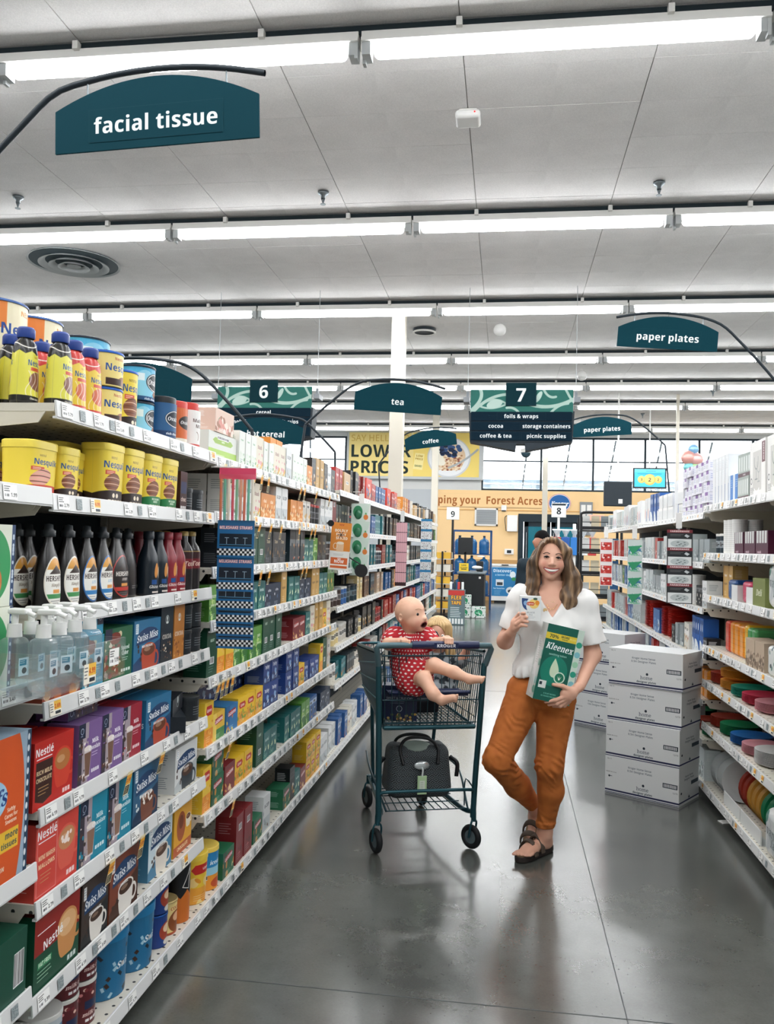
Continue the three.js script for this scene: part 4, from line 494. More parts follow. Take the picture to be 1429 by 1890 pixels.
B('whiteGreen', [0.085, 0.16, 0.07], '#e9ece6', 'Truvia', null, '#3a8a4a', { band: '#dfe6dc', ly: 0.25, ls: 0.07, art: ['#3a9a4a', '#c9dcc4'], n: 5, si: '#8aa08a', li: '#9aa' }, 'sweetener_carton', 'tall white carton with green print', 'carton');
B('blueTea', [0.14, 0.12, 0.1], '#1f3f86', 'Tetley', null, '#fff', { ls: 0.22, band: '#162f6a', art: ['#8ab0d9', '#e6e9ee'], n: 5 }, 'tea_box', 'royal blue tea box');
B('redTea', [0.12, 0.22, 0.1], '#7f1f24', null, null, '#f2d9b8', { code: 0.2, art: ['#5a1418', '#a8383a'], n: 4 }, 'tea_box', 'tall dark red tea box');
B('orangeTea', [0.13, 0.13, 0.09], '#e08a2c', 'chai', null, '#fff3dc', { font: 'serif', art: ['#f4c07a', '#8a4a1c', '#f9e0b0'], ls: 0.18 }, 'tea_box', 'orange spice tea box');
B('blackTea', [0.13, 0.17, 0.1], '#1a2229', 'Tazo', null, '#d9c9a0', { font: 'serif', art: ['#3a4a52', '#8a6a3c'], n: 8 }, 'tea_box', 'black tea box with pale print');
B('goldBox', [0.11, 0.2, 0.09], '#c9a058', 'Numi', null, '#fff', { leftc: '#b58a40', font: 'serif', ls: 0.1, word: 'organic', wi: '#4a2f14' }, 'tea_box', 'tall gold and brown tea box');
B('creamBox', [0.12, 0.17, 0.09], '#e6dfcc', 'Stash', null, '#7a2f28', { font: 'serif', art: ['#d97a8a', '#e6b04a', '#8aa85a'], li: '#b9a58a', si: '#a8998a' }, 'tea_box', 'cream tea box with fruit print');
B('whitePod', [0.12, 0.18, 0.1], '#e6e8e8', 'K-CUP', null, '#33414a', { band: '#c9d0d2', art: ['#6a4a36', '#9aa6aa'], n: 5, li: '#9aa', si: '#8a979c' }, 'pod_box', 'white coffee pod box');
B('navyPod', [0.15, 0.12, 0.1], '#152a44', 'coffee', null, '#e6e9ee', { art: ['#3a5a7a', '#c9d2da'], n: 5 }, 'pod_box', 'navy coffee pod box');
B('brownBag', [0.1, 0.2, 0.07], '#4a2f22', 'roast', null, '#e9d2a8', { font: 'serif', top: '#2f1d15', art: ['#7a4a2c', '#c99a5a'] }, 'coffee_bag', 'brown ground coffee bag', 'bag');
B('redCoffee', [0.13, 0.17, 0.12], '#b52a26', 'Folgers', null, '#fff', { ls: 0.16, band: '#8f1f1c', art: ['#e6b04a', '#5a2a1c'], n: 5 }, 'coffee_tub', 'bright red coffee tub', 'tub');
B('blueCoffee', [0.13, 0.17, 0.12], '#1f5f9c', 'House', null, '#fff', { ls: 0.16, band: '#17487a', art: ['#9ac4e6', '#e9e4d8'], n: 5 }, 'coffee_tub', 'bright blue coffee tub', 'tub');
B('tealBag', [0.1, 0.19, 0.07], '#1f7a82', 'blend', null, '#e9f4f2', { font: 'serif', art: ['#7ac0c0', '#d9e6dc'] }, 'coffee_bag', 'teal ground coffee bag', 'bag');
B('blackBag', [0.1, 0.2, 0.07], '#15191d', 'dark', null, '#d9c7a0', { font: 'serif', art: ['#3a3f44', '#8a6a3a'] }, 'coffee_bag', 'black ground coffee bag', 'bag');
B('redCarton', [0.26, 0.2, 0.16], '#d8402c', 'VALUE', null, '#fff', { ls: 0.14, band: '#b93424', art: ['#f2d9a0', '#7a3a22', '#2d6fa8'] }, 'bulk_coffee_box', 'large red coffee carton');
B('kraftCarton', [0.3, 0.16, 0.2], '#c9a878', null, null, '#6a4a2a', { code: 0.4, li: '#8a6a44' }, 'shipping_carton', 'brown shipping carton');
B('limeCarton', [0.34, 0.115, 0.18], '#dfe3dc', 'EARTH', '#9ac04a', '#fff', { ly: 0.3, ls: 0.1, band: '#a9cf58', li: '#e9f2d8', si: '#8aa08a', code: 0.1 }, 'sweetener_carton', 'large white and lime carton', 'carton');
B('photoBox', [0.24, 0.1, 0.16], '#e2c2b0', null, null, '#fff', { art: ['#a86a4a', '#f2e0d2', '#d98a7a', '#6a8a5a'], n: 26 }, 'tea_box', 'large pale pink picture box');
defCan('lipTub', 0.07, 0.2, badge('#f0c83a', 'Lipton', '#c4281f', '#fff', { ls: 0.08, ly: 0.2, band: '#f0a83a', art: ['#f6d88a', '#e8982c'] }), 0xf0cf4a, 'iced_tea_tub', 'yellow iced tea tub with lid', 'tub', { lid: 0.024, taper: 0.93 });
defCan('nestTub', 0.065, 0.18, (c, w, h) => { fillR(c, 0, 0, w, h, '#2a88c4'); fillR(c, 0, h * 0.4, w, h * 0.2, '#9cd4ea'); fillR(c, 0, h * 0.6, w, h * 0.4, '#ee9e34'); txt(c, 'iced tea', w * 0.5, h * 0.28, h * 0.14, '#fff', { style: 'italic', font: 'serif' }); oval(c, w * 0.5, h * 0.82, w * 0.2, h * 0.13, '#c9542a'); barcode(c, w * 0.06, h * 0.6, w * 0.16, h * 0.12); }, 0xf0d060, 'iced_tea_tub', 'blue and orange iced tea tub', 'tub', { lid: 0.02 });
// generic fillers by colour, used where the picture shows only blocks of colour
const fillKinds = [['#20313a', 'slate'], ['#0f2f3a', 'petrol'], ['#1f6f78', 'teal'], ['#3a2a24', 'brown'], ['#c9c4ba', 'pale grey'], ['#e2ded2', 'off-white'], ['#8f2a28', 'brick red'], ['#d98a34', 'amber'], ['#2f5f9c', 'mid blue'], ['#4a7a3c', 'moss green'], ['#15181c', 'black'], ['#d9c48a', 'straw yellow'], ['#6a4a6a', 'plum'], ['#b8a08a', 'tan']];
fillKinds.forEach(([col, w], i) => {
  for (const [s, sz, nm] of [['S', [0.1, 0.14, 0.09], 'small'], ['T', [0.11, 0.19, 0.09], 'tall']]) defBox('f' + s + i, sz, { front: (c, W, H) => { fillR(c, 0, 0, W, H, col); fillR(c, 0, H * (0.1 + rnd() * 0.2), W, H * 0.2, `rgba(255,255,255,${0.15 + rnd() * 0.5})`); for (let k = 0; k < 8; k++) oval(c, rnd() * W, H * (0.45 + rnd() * 0.5), W * 0.12 * rnd() + 2, W * 0.12 * rnd() + 2, pick(['#e9e4d6', '#1a2228', '#a8553a', '#d9a84a', col])); lines(c, W * 0.15, H * 0.2, W * 0.6, 2, H * 0.05, '#222', 2); }, side: sidePlain(col), top: col }, 'grocery_box', `${nm} ${w} packet`, 'packet', 420);
  defCan('fC' + i, 0.045, 0.13, (c, W, H) => { fillR(c, 0, 0, W, H, col); fillR(c, 0, H * 0.25, W, H * 0.4, `rgba(255,255,255,${0.2 + rnd() * 0.5})`); lines(c, W * 0.25, H * 0.35, W * 0.5, 3, H * 0.08, '#222', 2); }, [0xd8d6d0, 0x1a2026, 0xb5352c, 0x8a9094][i % 4], 'grocery_jar', `${w} jar with lid`, 'jar', { res: 320, n: 14, lid: 0.016 });
});

// ---------- tea units ----------
row(U.l2, 0, -3.345, [['limeCarton', 1, { back: 0.02 }], ['whiteGreen', 3], ['creamBox', 1], ['whiteGreen', 2], ['creamBox', 2], ['whitePod', 1]]);
row(U.l2, 0, -3.36, [['photoBox', 1, { back: 0.2 }], ['greenTea', 1, { back: 0.2 }], ['fT5', 4, { back: 0.2 }]]);
{ const o = place('photoBox', U.l2, 0, -3.52, 0.02, { dy: 0.117, extra: 'on the lime carton' }); }
row(U.l2, 1, -3.56, [['whitePod', 3, { deep: 2 }], ['creamBox', 1], ['orangeTea', 2, { stack: 1 }], ['whitePod', 2]]);
row(U.l2, 2, -3.5, [['blackTea', 3], ['darkGreen', 2], ['blackTea', 3]]);
row(U.l2, 3, -3.36, [['greenTea', 1], ['fS8', 2], ['lipYellow', 1], ['greenTea', 1], ['tealBox', 2], ['navyPod', 2], ['goldBox', 1]]);
row(U.l2, 4, -3.36, [['darkGreen', 1], ['lipTall', 2], ['greenTea', 4, { stack: 1 }], ['darkGreen', 3]]);
row(U.l2, 5, -3.36, [['lipTall', 1], ['luzYellow', 1], 0.02, ['luzBlue', 1], ['lipYellow', 2], ['lipYellow', 1], ['blueTea', 2, { stack: 2 }]], 0.006);
row(U.l2, 5, -3.42, [['blueTea', 7, { back: 0.12, stack: 2 }]]);
row(U.l2, 6, -3.36, [['lipTall', 1], ['luzRed', 1, { stack: 2 }], 0.01, ['luzMaroon', 1], ['lipYellow', 2], 0.06, ['darkGreen', 1], 0.01, ['tealBox', 2]]);
row(U.l2, 6, -3.5, [0.16, ['lipYellow', 5, { back: 0.12, stack: 1 }]]);
row(U.l2, 7, -3.36, [['lipTub', 1], ['nestTub', 1], ['luzRed', 1], 0.02, ['redTea', 2], 0.03, ['luzRed', 1, { stack: 1 }], 0.02, ['whitePod', 1]]);
{ const g = place('nestTub', U.l2, 7, -3.52, 0.18, { dy: 0.182, extra: 'lying on its side' }); g.rotation.set(0, PI / 2, 0); g.rotation.order = 'YXZ'; g.rotation.x = PI / 2; g.position.set(-1.5, U.l2.tops[7] + 0.27, -3.6); g.position.y = U.l2.tops[7] + 0.068; }
row(U.l3, 0, -4.65, [['whiteGreen', 4], ['orangeTea', 1, { stack: 1 }], ['fT10', 1], ['goldBox', 2], ['fT10', 1], ['whitePod', 1], ['blackTea', 3, { deep: 2 }]]);
row(U.l3, 0, -4.7, [['orangeTea', 2, { back: 0.15, stack: 2 }], ['goldBox', 2, { back: 0.15 }], ['blackBag', 4, { back: 0.15 }]]);
row(U.l3, 1, -4.65, [['orangeTea', 2, { stack: 1 }], ['fS4', 2, { stack: 1 }], ['fC10', 3], ['whitePod', 3], ['redTea', 1], ['darkGreen', 1]]);
row(U.l3, 2, -4.65, [['fT0', 3], ['tealBox', 2], ['greenTea', 1], ['blackTea', 2], ['fC3', 3]]);
row(U.l3, 3, -4.65, [['tealBox', 2], ['navyPod', 2], ['goldBox', 2], ['tealBox', 2], ['fT9', 2]]);
row(U.l3, 4, -4.65, [['redTea', 1, { back: 0.1 }], ['luzMaroon', 2], ['tealBox', 1], ['creamBox', 1], ['goldBox', 2], ['lipYellow', 1], ['creamBox', 1], ['redTea', 1]]);
row(U.l3, 5, -4.65, [['blueTea', 2, { stack: 2 }], ['lipYellow', 1], ['blueTea', 3, { stack: 1 }], ['lipTall', 1], ['darkGreen', 1], ['fT4', 1]]);
row(U.l3, 6, -4.65, [['tealBox', 3, { stack: 1 }], ['greenTea', 2], ['fS8', 2], 0.12, ['navyPod', 2], ['fS12', 1]]);
row(U.l3, 7, -4.65, [['luzRed', 1], ['fT10', 1], ['tealBox', 1], ['luzMaroon', 1], ['lipYellow', 3, { stack: 2 }], ['whitePod', 2]]);
// ---------- the units further along, one packet after another ----------
const mixes = {
  l4: [['redCoffee', 'kraftCarton', 'blackBag', 'fT6', 'redCarton'], ['fT10', 'blackBag', 'fC10', 'fT0'], ['fC1', 'fC0', 'fC3', 'fS4'], ['fC3', 'fC8', 'fC1', 'fT11'], ['fC11', 'fC4', 'fS10'], ['fC5', 'fS2', 'fS0'], ['whitePod', 'fT8', 'fT5']],
  l5: [['redCarton', 'redCoffee', 'blueCoffee', 'redCarton'], ['blueCoffee', 'tealBag', 'fT0'], ['fC1', 'fT2', 'fC0', 'fT6'], ['brownBag', 'fT1', 'fT13'], ['fT10', 'blackBag', 'fC6'], ['fS6', 'fC4', 'fT1'], ['fT8', 'fT5', 'whitePod']],
  l6: [['redCarton', 'redCoffee', 'redCarton', 'orangeTea'], ['blackBag', 'brownBag', 'fT3'], ['fT2', 'fC1', 'blackBag'], ['blueCoffee', 'fT10', 'fT7'], ['redCoffee', 'fT6', 'blueCoffee'], ['fT6', 'fT2', 'fC8'], ['fT1', 'blueCoffee', 'fT5']],
  l7: [['fT7', 'fT6', 'fT5'], ['fT10', 'fT2'], ['fT0', 'fT5'], ['fT1', 'fT2'], ['fT6', 'fT8'], ['fT2', 'fT7'], ['fT1', 'fT8']],
  l8: [['kraftCarton', 'blackBag', 'kraftCarton', 'fT0'], ['blackBag', 'fT3', 'fT2'], ['fT0', 'fT1', 'fT10'], ['fT2', 'blueCoffee', 'fT8'], ['redCoffee', 'blueCoffee', 'fT2'], ['fT6', 'fT1', 'fT8'], ['fT1', 'fT5', 'fT10']],
  l9: [['kraftCarton', 'blackBag', 'fT3', 'kraftCarton'], ['fT1', 'fT0', 'fT9'], ['fT5', 'fT2', 'fT0'], ['fT0', 'fT4', 'fT1'], ['fT8', 'blueCoffee', 'fT4'], ['fT3', 'fT5', 'fT2'], ['fT5', 'fT8', 'fT6']],
};
for (const [k, levels] of Object.entries(mixes)) levels.forEach((kinds, lev) => {
  const u = U[k]; let z = u.z0 - 0.02, i = 0, run = 0, key = kinds[0];
  while (true) { if (run <= 0) { key = kinds[i++ % kinds.length]; run = PROD[key].w > 0.2 ? 1 : 2 + Math.floor(rnd() * 3); } run--; const p = PROD[key]; if (z - p.w < u.z1 + 0.02) break; if (p.d > u.dep - 0.02) { run = 0; if (i > 40) break; continue; } if (rnd() > 0.04 && p.h < ((lev ? u.tops[lev - 1] : 9) - u.tops[lev] - 0.06)) place(key, u, lev, z - p.w / 2, 0.01 + rnd() * 0.02, { turn: (rnd() - 0.5) * 0.06 }); z -= p.w + 0.012 + rnd() * 0.01; }
});

// ---------- facial tissue unit and the sanitizer tray ----------
{
  const u = U.l0;
  defBox('puffsOrange', [0.24, 0.36, 0.13], { front: (c, w, h) => { fillR(c, 0, 0, w, h, '#de5a24'); c.beginPath(); c.moveTo(w * 0.78, 0); c.quadraticCurveTo(w * 1.02, h * 0.4, w * 0.8, h); c.lineTo(w, h); c.lineTo(w, 0); c.fillStyle = '#9fb6c9'; c.fill(); fillR(c, w * 0.93, 0, w * 0.07, h, '#23415c'); for (let i = 0; i < 12; i++) oval(c, w * 0.955, h * (0.05 + i * 0.08), 4, 7, '#e9eef2'); oval(c, w * 0.3, h * 0.4, w * 0.3, h * 0.14, '#a9d3ee'); txt(c, 'Puffs', w * 0.3, h * 0.4, h * 0.15, '#1d3f86', { font: 'serif', style: 'italic' }); txt(c, 'Softly', w * 0.68, h * 0.5, h * 0.035, '#fbe6d2'); txt(c, 'Cares for', w * 0.68, h * 0.54, h * 0.035, '#fbe6d2'); txt(c, 'Sneezes', w * 0.68, h * 0.58, h * 0.035, '#fbe6d2'); fillR(c, 0, h * 0.63, w * 0.82, h * 0.14, '#f0c23a'); txt(c, 'more', w * 0.7, h * 0.67, h * 0.06, '#23415c'); txt(c, 'tissues', w * 0.66, h * 0.73, h * 0.055, '#23415c'); txt(c, 'PLUS LOTION', w * 0.4, h * 0.88, h * 0.04, '#fbe6d2'); }, side: (c, w, h) => { fillR(c, 0, 0, w, h, '#23415c'); for (let i = 0; i < 8; i++) oval(c, w * rnd(), h * rnd(), 8, 10, '#b9cbd8'); }, top: '#9fb6c9' }, 'tissue_multipack', 'orange facial tissue multipack', 'box', 800);
  defBox('puffsGreen', [0.2, 0.18, 0.13], { front: (c, w, h) => { fillR(c, 0, 0, w, h, '#128257'); oval(c, w * 0.66, h * 0.45, w * 0.25, h * 0.3, '#c9e2ea'); txt(c, 'Puffs', w * 0.66, h * 0.45, h * 0.2, '#2a4f8f', { font: 'serif', style: 'italic', rot: -0.2 }); txt(c, 'ultra', w * 0.25, h * 0.46, h * 0.1, '#e6f4ea'); txt(c, 'soft', w * 0.25, h * 0.58, h * 0.1, '#e6f4ea'); }, side: '#128257', top: '#128257' }, 'tissue_multipack', 'bright green facial tissue multipack');
  defBox('tissueDark', [0.22, 0.17, 0.13], { front: (c, w, h) => { fillR(c, 0, 0, w, h, '#0e4a38'); oval(c, w * 0.3, h * 0.75, w * 0.18, h * 0.1, '#d9e6de'); barcode(c, w * 0.75, h * 0.3, w * 0.2, h * 0.5); }, side: '#0e4a38', top: '#0e4a38' }, 'tissue_multipack', 'dark green facial tissue multipack');
  defBox('tissuePrint', [0.2, 0.2, 0.13], { front: (c, w, h) => { fillR(c, 0, 0, w, h, '#e6ead9'); oval(c, w * 0.5, h * 0.5, w * 0.42, h * 0.47, '#2f9a5a'); oval(c, w * 0.55, h * 0.7, w * 0.2, h * 0.22, '#c9773c'); fillR(c, w * 0.93, 0, w * 0.07, h, '#1f3f6a'); for (let i = 0; i < 14; i++) oval(c, w * 0.965, h * rnd(), 4, 5, '#cfdbe6'); }, side: '#e6ead9', top: '#e6ead9' }, 'tissue_box', 'cream tissue box with green disc');
  const at = (k, lev, z, back, o) => place(k, u, lev, z, back, o);
  at('puffsOrange', 2, -1.91, -0.012); at('puffsOrange', 2, -1.66, 0.0); at('puffsOrange', 2, -1.91, 0.14, { extra: 'in the rear row' });
  at('puffsGreen', 4, -1.96, -0.01); at('puffsGreen', 4, -1.75, -0.01); at('tissueDark', 3, -1.95, -0.005); at('tissueDark', 3, -1.72, 0.0); at('tissueDark', 4, -1.92, 0.15); at('tissueDark', 4, -1.69, 0.15);
  at('tissuePrint', 1, -1.86, 0.01); at('tissuePrint', 1, -1.86, 0.012, { dy: 0.2015, extra: 'stacked' }); at('tissuePrint', 1, -1.65, 0.01); at('tissuePrint', 1, -1.65, 0.01, { dy: 0.2015, extra: 'stacked' });
  at('tissuePrint', 0, -1.55, 0.05); at('tissuePrint', 0, -1.3, 0.05);
  // clear tray with pump bottles clipped to the rail
  const tz = -2.0, tX = -1.1, ty = 1.232, tr = thing('sanitizer_tray', 'clear plastic tray of pump bottles clipped in front of the syrups', 'tray', [tX, ty, tz]);
  part(tr, 'tray_body', merge(box2(-0.075, 0.075, 0, 0.004, -0.2, 0.2), box2(0.071, 0.075, 0, 0.1, -0.2, 0.2), box2(-0.075, 0.075, 0, 0.1, -0.2, -0.196), box2(-0.075, 0.075, 0, 0.1, 0.196, 0.2)), M.clear, 'clear plastic');
  const pt = part(tr, 'price_tag', tagGeo(saleCell[4], 0.062, 0.05), printMat(saleCell[4])); pt.position.set(0.077, 0.03, 0.0); pt.rotation.y = PI / 2; const p2 = part(tr, 'price_tag', tagGeo(tagCells[1], 0.055, 0.045), printMat(tagCells[1])); p2.position.set(0.077, 0.055, -0.13); p2.rotation.y = PI / 2;
  part(tr, 'hanger', box2(-0.09, -0.075, 0, 0.06, -0.05, 0.05), M.clear);
  const gel = phys({ color: 0xf2f9fb, roughness: 0.06, transmission: 0.9, thickness: 0, ior: 1.36 }), bG = rbox(0.06, 0.125, 0.055, 0.018, 0, 0.0655, 0, 3), pump = merge(cyl(0.016, 0.018, 0.03, 0, 0.143, 0, 16), cyl(0.008, 0.008, 0.03, 0, 0.17, 0, 10), rbox(0.026, 0.014, 0.05, 0.005, 0, 0.188, 0.012), bar([0, 0.188, 0.03], [0, 0.178, 0.055], 0.006)), lab = cell(60, 70, (c, w, h) => { fillR(c, 0, 0, w, h, '#cfe2ea'); fillR(c, 6, 8, 40, 22, '#2a7fa0'); lines(c, 8, 12, 30, 2, 7, '#e6f2f6', 2); oval(c, 34, 50, 14, 12, '#23303f'); });
  [[-0.035, 0.155], [0.035, 0.15], [-0.035, 0.085], [0.035, 0.08], [0.035, 0.005], [-0.035, 0.01], [0.035, -0.07], [-0.035, -0.065]].forEach(([x, z]) => { const b = thing('sanitizer_bottle', 'clear pump bottle of hand gel standing in the clear tray', 'bottle', [tX + x, ty + 0.005, tz + z], 1.2 + rnd() * 0.5, 'pump bottles in the clear tray'); part(b, 'bottle_body', bG, gel, 'clear gel bottle'); part(b, 'pump', pump, M.whiteGloss, 'white pump'); const l = part(b, 'bottle_label', tagGeo(lab, 0.036, 0.042), printMat(lab)); l.position.set(0, 0.06, 0.0285); });
}

// ---------- prints and kinds: paper goods side ----------
const wine = (c, x, y, s, col) => { c.strokeStyle = col; c.lineWidth = s * 0.06; c.beginPath(); c.moveTo(x - s * 0.3, y - s * 0.5); c.quadraticCurveTo(x - s * 0.35, y, x, y + s * 0.05); c.quadraticCurveTo(x + s * 0.35, y, x + s * 0.3, y - s * 0.5); c.stroke(); c.beginPath(); c.moveTo(x, y + s * 0.05); c.lineTo(x, y + s * 0.5); c.moveTo(x - s * 0.22, y + s * 0.5); c.lineTo(x + s * 0.22, y + s * 0.5); c.stroke(); };
defBox('glassBig', [0.3, 0.3, 0.24], { front: (c, w, h) => { fillR(c, 0, 0, w, h, '#eeedea'); fillR(c, w * 0.2, h * 0.18, w * 0.55, h * 0.7, '#cfcdc8'); wine(c, w * 0.42, h * 0.48, w * 0.4, '#8a8d8c'); wine(c, w * 0.58, h * 0.55, w * 0.36, '#a5a8a6'); fillR(c, w * 0.78, h * 0.05, w * 0.2, h * 0.36, '#5a1526'); txt(c, 'mozaik', w * 0.88, h * 0.22, w * 0.09, '#f0e6e2', { rot: -PI / 2 }); ring(c, w * 0.1, h * 0.7, w * 0.05, w * 0.05, '#222', 3); lines(c, w * 0.05, h * 0.82, w * 0.2, 5, h * 0.025, '#777', 2); curve(c, `M${w * 0.3} ${h * 0.85} q${w * 0.15} ${h * 0.12} ${w * 0.3} 0`, '#fff', 6); }, side: sidePlain('#eeedea', '#999'), top: '#eeedea' }, 'stemware_box', 'large white boxed wine glasses', 'box', 700);
defBox('glassSet', [0.24, 0.13, 0.2], { front: (c, w, h) => { fillR(c, 0, 0, w, h, '#9aa69f'); for (let i = 0; i < 5; i++) { fillR(c, w * (0.06 + i * 0.19), h * 0.12, w * 0.13, h * 0.66, 'rgba(230,238,232,.6)'); fillR(c, w * (0.1 + i * 0.19), h * 0.16, w * 0.03, h * 0.55, 'rgba(255,255,255,.8)'); } fillR(c, 0, h * 0.84, w, h * 0.16, '#4a1626'); txt(c, '15 PACK', w * 0.5, h * 0.92, h * 0.1, '#eee'); }, side: '#9aa69f', top: '#9aa69f' }, 'glass_set', 'boxed set of clear tumblers', 'box');
defBox('trayPack', [0.07, 0.3, 0.2], { front: (c, w, h) => { fillR(c, 0, 0, w, h, '#e9ecee'); lines(c, w * 0.2, h * 0.1, w * 0.6, 6, h * 0.035, '#b9c2c8', 2); }, side: (c, w, h) => { fillR(c, 0, 0, w, h, '#e9ecee'); poly(c, [[0, h], [0, h * 0.6], [w * 0.5, h * 0.35], [w, h * 0.3], [w, h * 0.42], [w * 0.3, h * 0.6], [w * 0.3, h]], '#1f63b8'); }, top: '#e9ecee' }, 'serving_tray_pack', 'tall white serving tray pack', 'pack');
defBox('trayBlue', [0.1, 0.16, 0.18], { front: (c, w, h) => { fillR(c, 0, 0, w, h, '#2f7fcf'); fillR(c, 0, 0, w * 0.4, h, '#dfe9f2'); lines(c, w * 0.5, h * 0.2, w * 0.4, 4, h * 0.08, '#cfe2f2', 2); }, side: '#dfe9f2', top: '#dfe9f2' }, 'tray_pack', 'pale pack with blue stripe', 'pack');
defBox('lidPack', [0.15, 0.07, 0.14], { front: (c, w, h) => { fillR(c, 0, 0, w, h, '#e4e3ec'); fillR(c, w * 0.55, 0, w * 0.45, h * 0.34, '#7a4a9c'); oval(c, w * 0.72, h * 0.66, w * 0.2, h * 0.22, '#cfd0d8'); lines(c, w * 0.06, h * 0.3, w * 0.35, 3, h * 0.18, '#8a9ac0', 3); }, side: (c, w, h) => { fillR(c, 0, 0, w, h, '#e4e3ec'); lines(c, w * 0.1, h * 0.3, w * 0.7, 3, h * 0.18, '#7a8fc0', 3); }, top: '#e4e3ec' }, 'bowl_pack', 'white and violet bowl pack', 'pack');
defBox('binWhite', [0.18, 0.11, 0.16], { front: (c, w, h) => { fillR(c, 0, 0, w, h, '#e6e8e8'); fillR(c, 0, 0, w, h * 0.2, '#f6f6f4'); for (let i = 0; i < 8; i++) fillR(c, w * (0.05 + i * 0.12), h * 0.3, w * 0.02, h * 0.6, '#cdd2d3'); }, side: '#e6e8e8', top: '#e6e8e8' }, 'storage_bin', 'white plastic storage bin', 'bin');
defBox('brushPack', [0.12, 0.26, 0.1], { front: (c, w, h) => { fillR(c, 0, 0, w, h, '#1f5aa8'); for (const x of [0.28, 0.72]) { fillR(c, w * (x - 0.14), h * 0.06, w * 0.28, h * 0.4, '#16407a'); oval(c, w * x, h * 0.25, w * 0.08, h * 0.1, '#dfe9f2'); } c.beginPath(); c.moveTo(0, h * 0.6); c.quadraticCurveTo(w * 0.6, h * 0.55, w, h); c.lineTo(0, h); c.fillStyle = '#e6ecef'; c.fill(); ring(c, w * 0.4, h * 0.85, w * 0.12, w * 0.12, '#5a8ac0', 3); }, side: '#1f5aa8', top: '#1f5aa8' }, 'paper_goods_pack', 'bright blue paper goods pack', 'pack');
defBox('soapPack', [0.16, 0.24, 0.12], { front: (c, w, h) => { fillR(c, 0, 0, w, h, '#e9eaea'); poly(c, [[w * 0.45, h * 0.9], [w * 0.5, h * 0.5], [w * 0.6, h * 0.5], [w * 0.66, h * 0.9]], '#1f4f9c'); oval(c, w * 0.12, h * 0.6, w * 0.1, h * 0.2, '#e6a9a0'); }, side: '#e9eaea', top: '#e9eaea' }, 'refill_bag', 'white refill bag with blue mark', 'bag');
defBox('maroonTray', [0.2, 0.13, 0.2], { front: (c, w, h) => { fillR(c, 0, 0, w, h, '#4a1530'); for (let i = 0; i < 4; i++) fillR(c, w * (0.08 + i * 0.22), 0, w * 0.16, h * 0.5, '#cfd2cf'); txt(c, 'mozaik', w * 0.3, h * 0.86, h * 0.14, '#d9c4cc'); }, side: '#4a1530', top: '#4a1530' }, 'cutlery_display_box', 'maroon counter box of clear cutlery', 'box');
defCan('cupStack', 0.042, 0.21, (c, w, h) => { fillR(c, 0, 0, w, h, '#e9e9e6'); for (let i = 0; i < 14; i++) fillR(c, 0, h * (0.1 + i * 0.06), w, 2, '#cfd1d0'); }, 0xf2f2f0, 'cup_sleeve', 'sleeve of white paper cups', 'cup sleeve', { lid: 0.006 });
const soft = (key, w, h, d, fr, name, desc, cat = 'pack', r = 0.02) => { const ce = cell(Math.round(w * 700), Math.round(h * 700), fr), g = rbox(w, h, d, Math.min(r, h / 2.2, d / 2.2, w / 2.2), 0, h / 2, 0, 3), p = g.attributes.position, uv = g.attributes.uv; for (let i = 0; i < p.count; i++) uv.setXY(i, ...uvOf(ce, clamp(p.getX(i) / w + 0.5 + p.getZ(i) / d * 0.02, 0.01, 0.99), clamp(1 - p.getY(i) / h, 0.01, 0.99))); PROD[key] = { w, h, d, name, desc, cat, make: () => new THREE.Mesh(g, printMat(ce, 'gloss')) }; };
const napkin = (bg) => (c, w, h) => { fillR(c, 0, 0, w, h, bg); for (let i = 0; i < 5; i++) fillR(c, 0, h * (0.2 + i * 0.15), w, 2, 'rgba(0,0,0,.14)'); for (let i = 0; i < 6; i++) poly(c, [[w * rnd(), h * rnd()], [w * rnd(), h * rnd()], [w * rnd(), h * rnd()]], 'rgba(255,255,255,.16)'); };
soft('napBlue', 0.17, 0.12, 0.16, napkin('#1d4b86'), 'napkin_pack', 'navy wrapped napkin pack'); soft('napPink', 0.17, 0.12, 0.16, napkin('#c23a5e'), 'napkin_pack', 'raspberry wrapped napkin pack'); soft('napOrange', 0.1, 0.19, 0.16, napkin('#e08a1e'), 'napkin_pack', 'orange wrapped napkin pack'); soft('napYellow', 0.07, 0.2, 0.16, napkin('#e9b52e'), 'napkin_pack', 'golden wrapped napkin pack'); soft('napGreen', 0.08, 0.19, 0.16, napkin('#4a9a5a'), 'napkin_pack', 'leaf green wrapped napkin pack'); soft('napRed', 0.1, 0.19, 0.16, napkin('#c9402a'), 'napkin_pack', 'scarlet wrapped napkin pack');
soft('vf', 0.3, 0.24, 0.2, (c, w, h) => { fillR(c, 0, 0, w, h, '#e6e7e6'); oval(c, w * 0.16, h * 0.18, w * 0.1, h * 0.12, '#3a7a6a'); oval(c, w * 0.1, h * 0.32, w * 0.07, h * 0.08, '#2f5f7a'); txt(c, 'vanity', w * 0.5, h * 0.45, h * 0.26, '#1c2a2c', { font: 'serif', style: 'italic', rot: 0.06 }); txt(c, 'fair', w * 0.56, h * 0.66, h * 0.24, '#1c2a2c', { font: 'serif', style: 'italic', rot: 0.06 }); oval(c, w * 0.7, h * 0.85, w * 0.16, h * 0.08, '#c93a44'); for (let i = 0; i < 14; i++) poly(c, [[w * rnd(), h * rnd()], [w * rnd(), h * rnd()], [w * rnd(), h * rnd()]], 'rgba(160,170,175,.2)'); }, 'napkin_multipack', 'big white napkin multipack with script lettering', 'pack', 0.05);
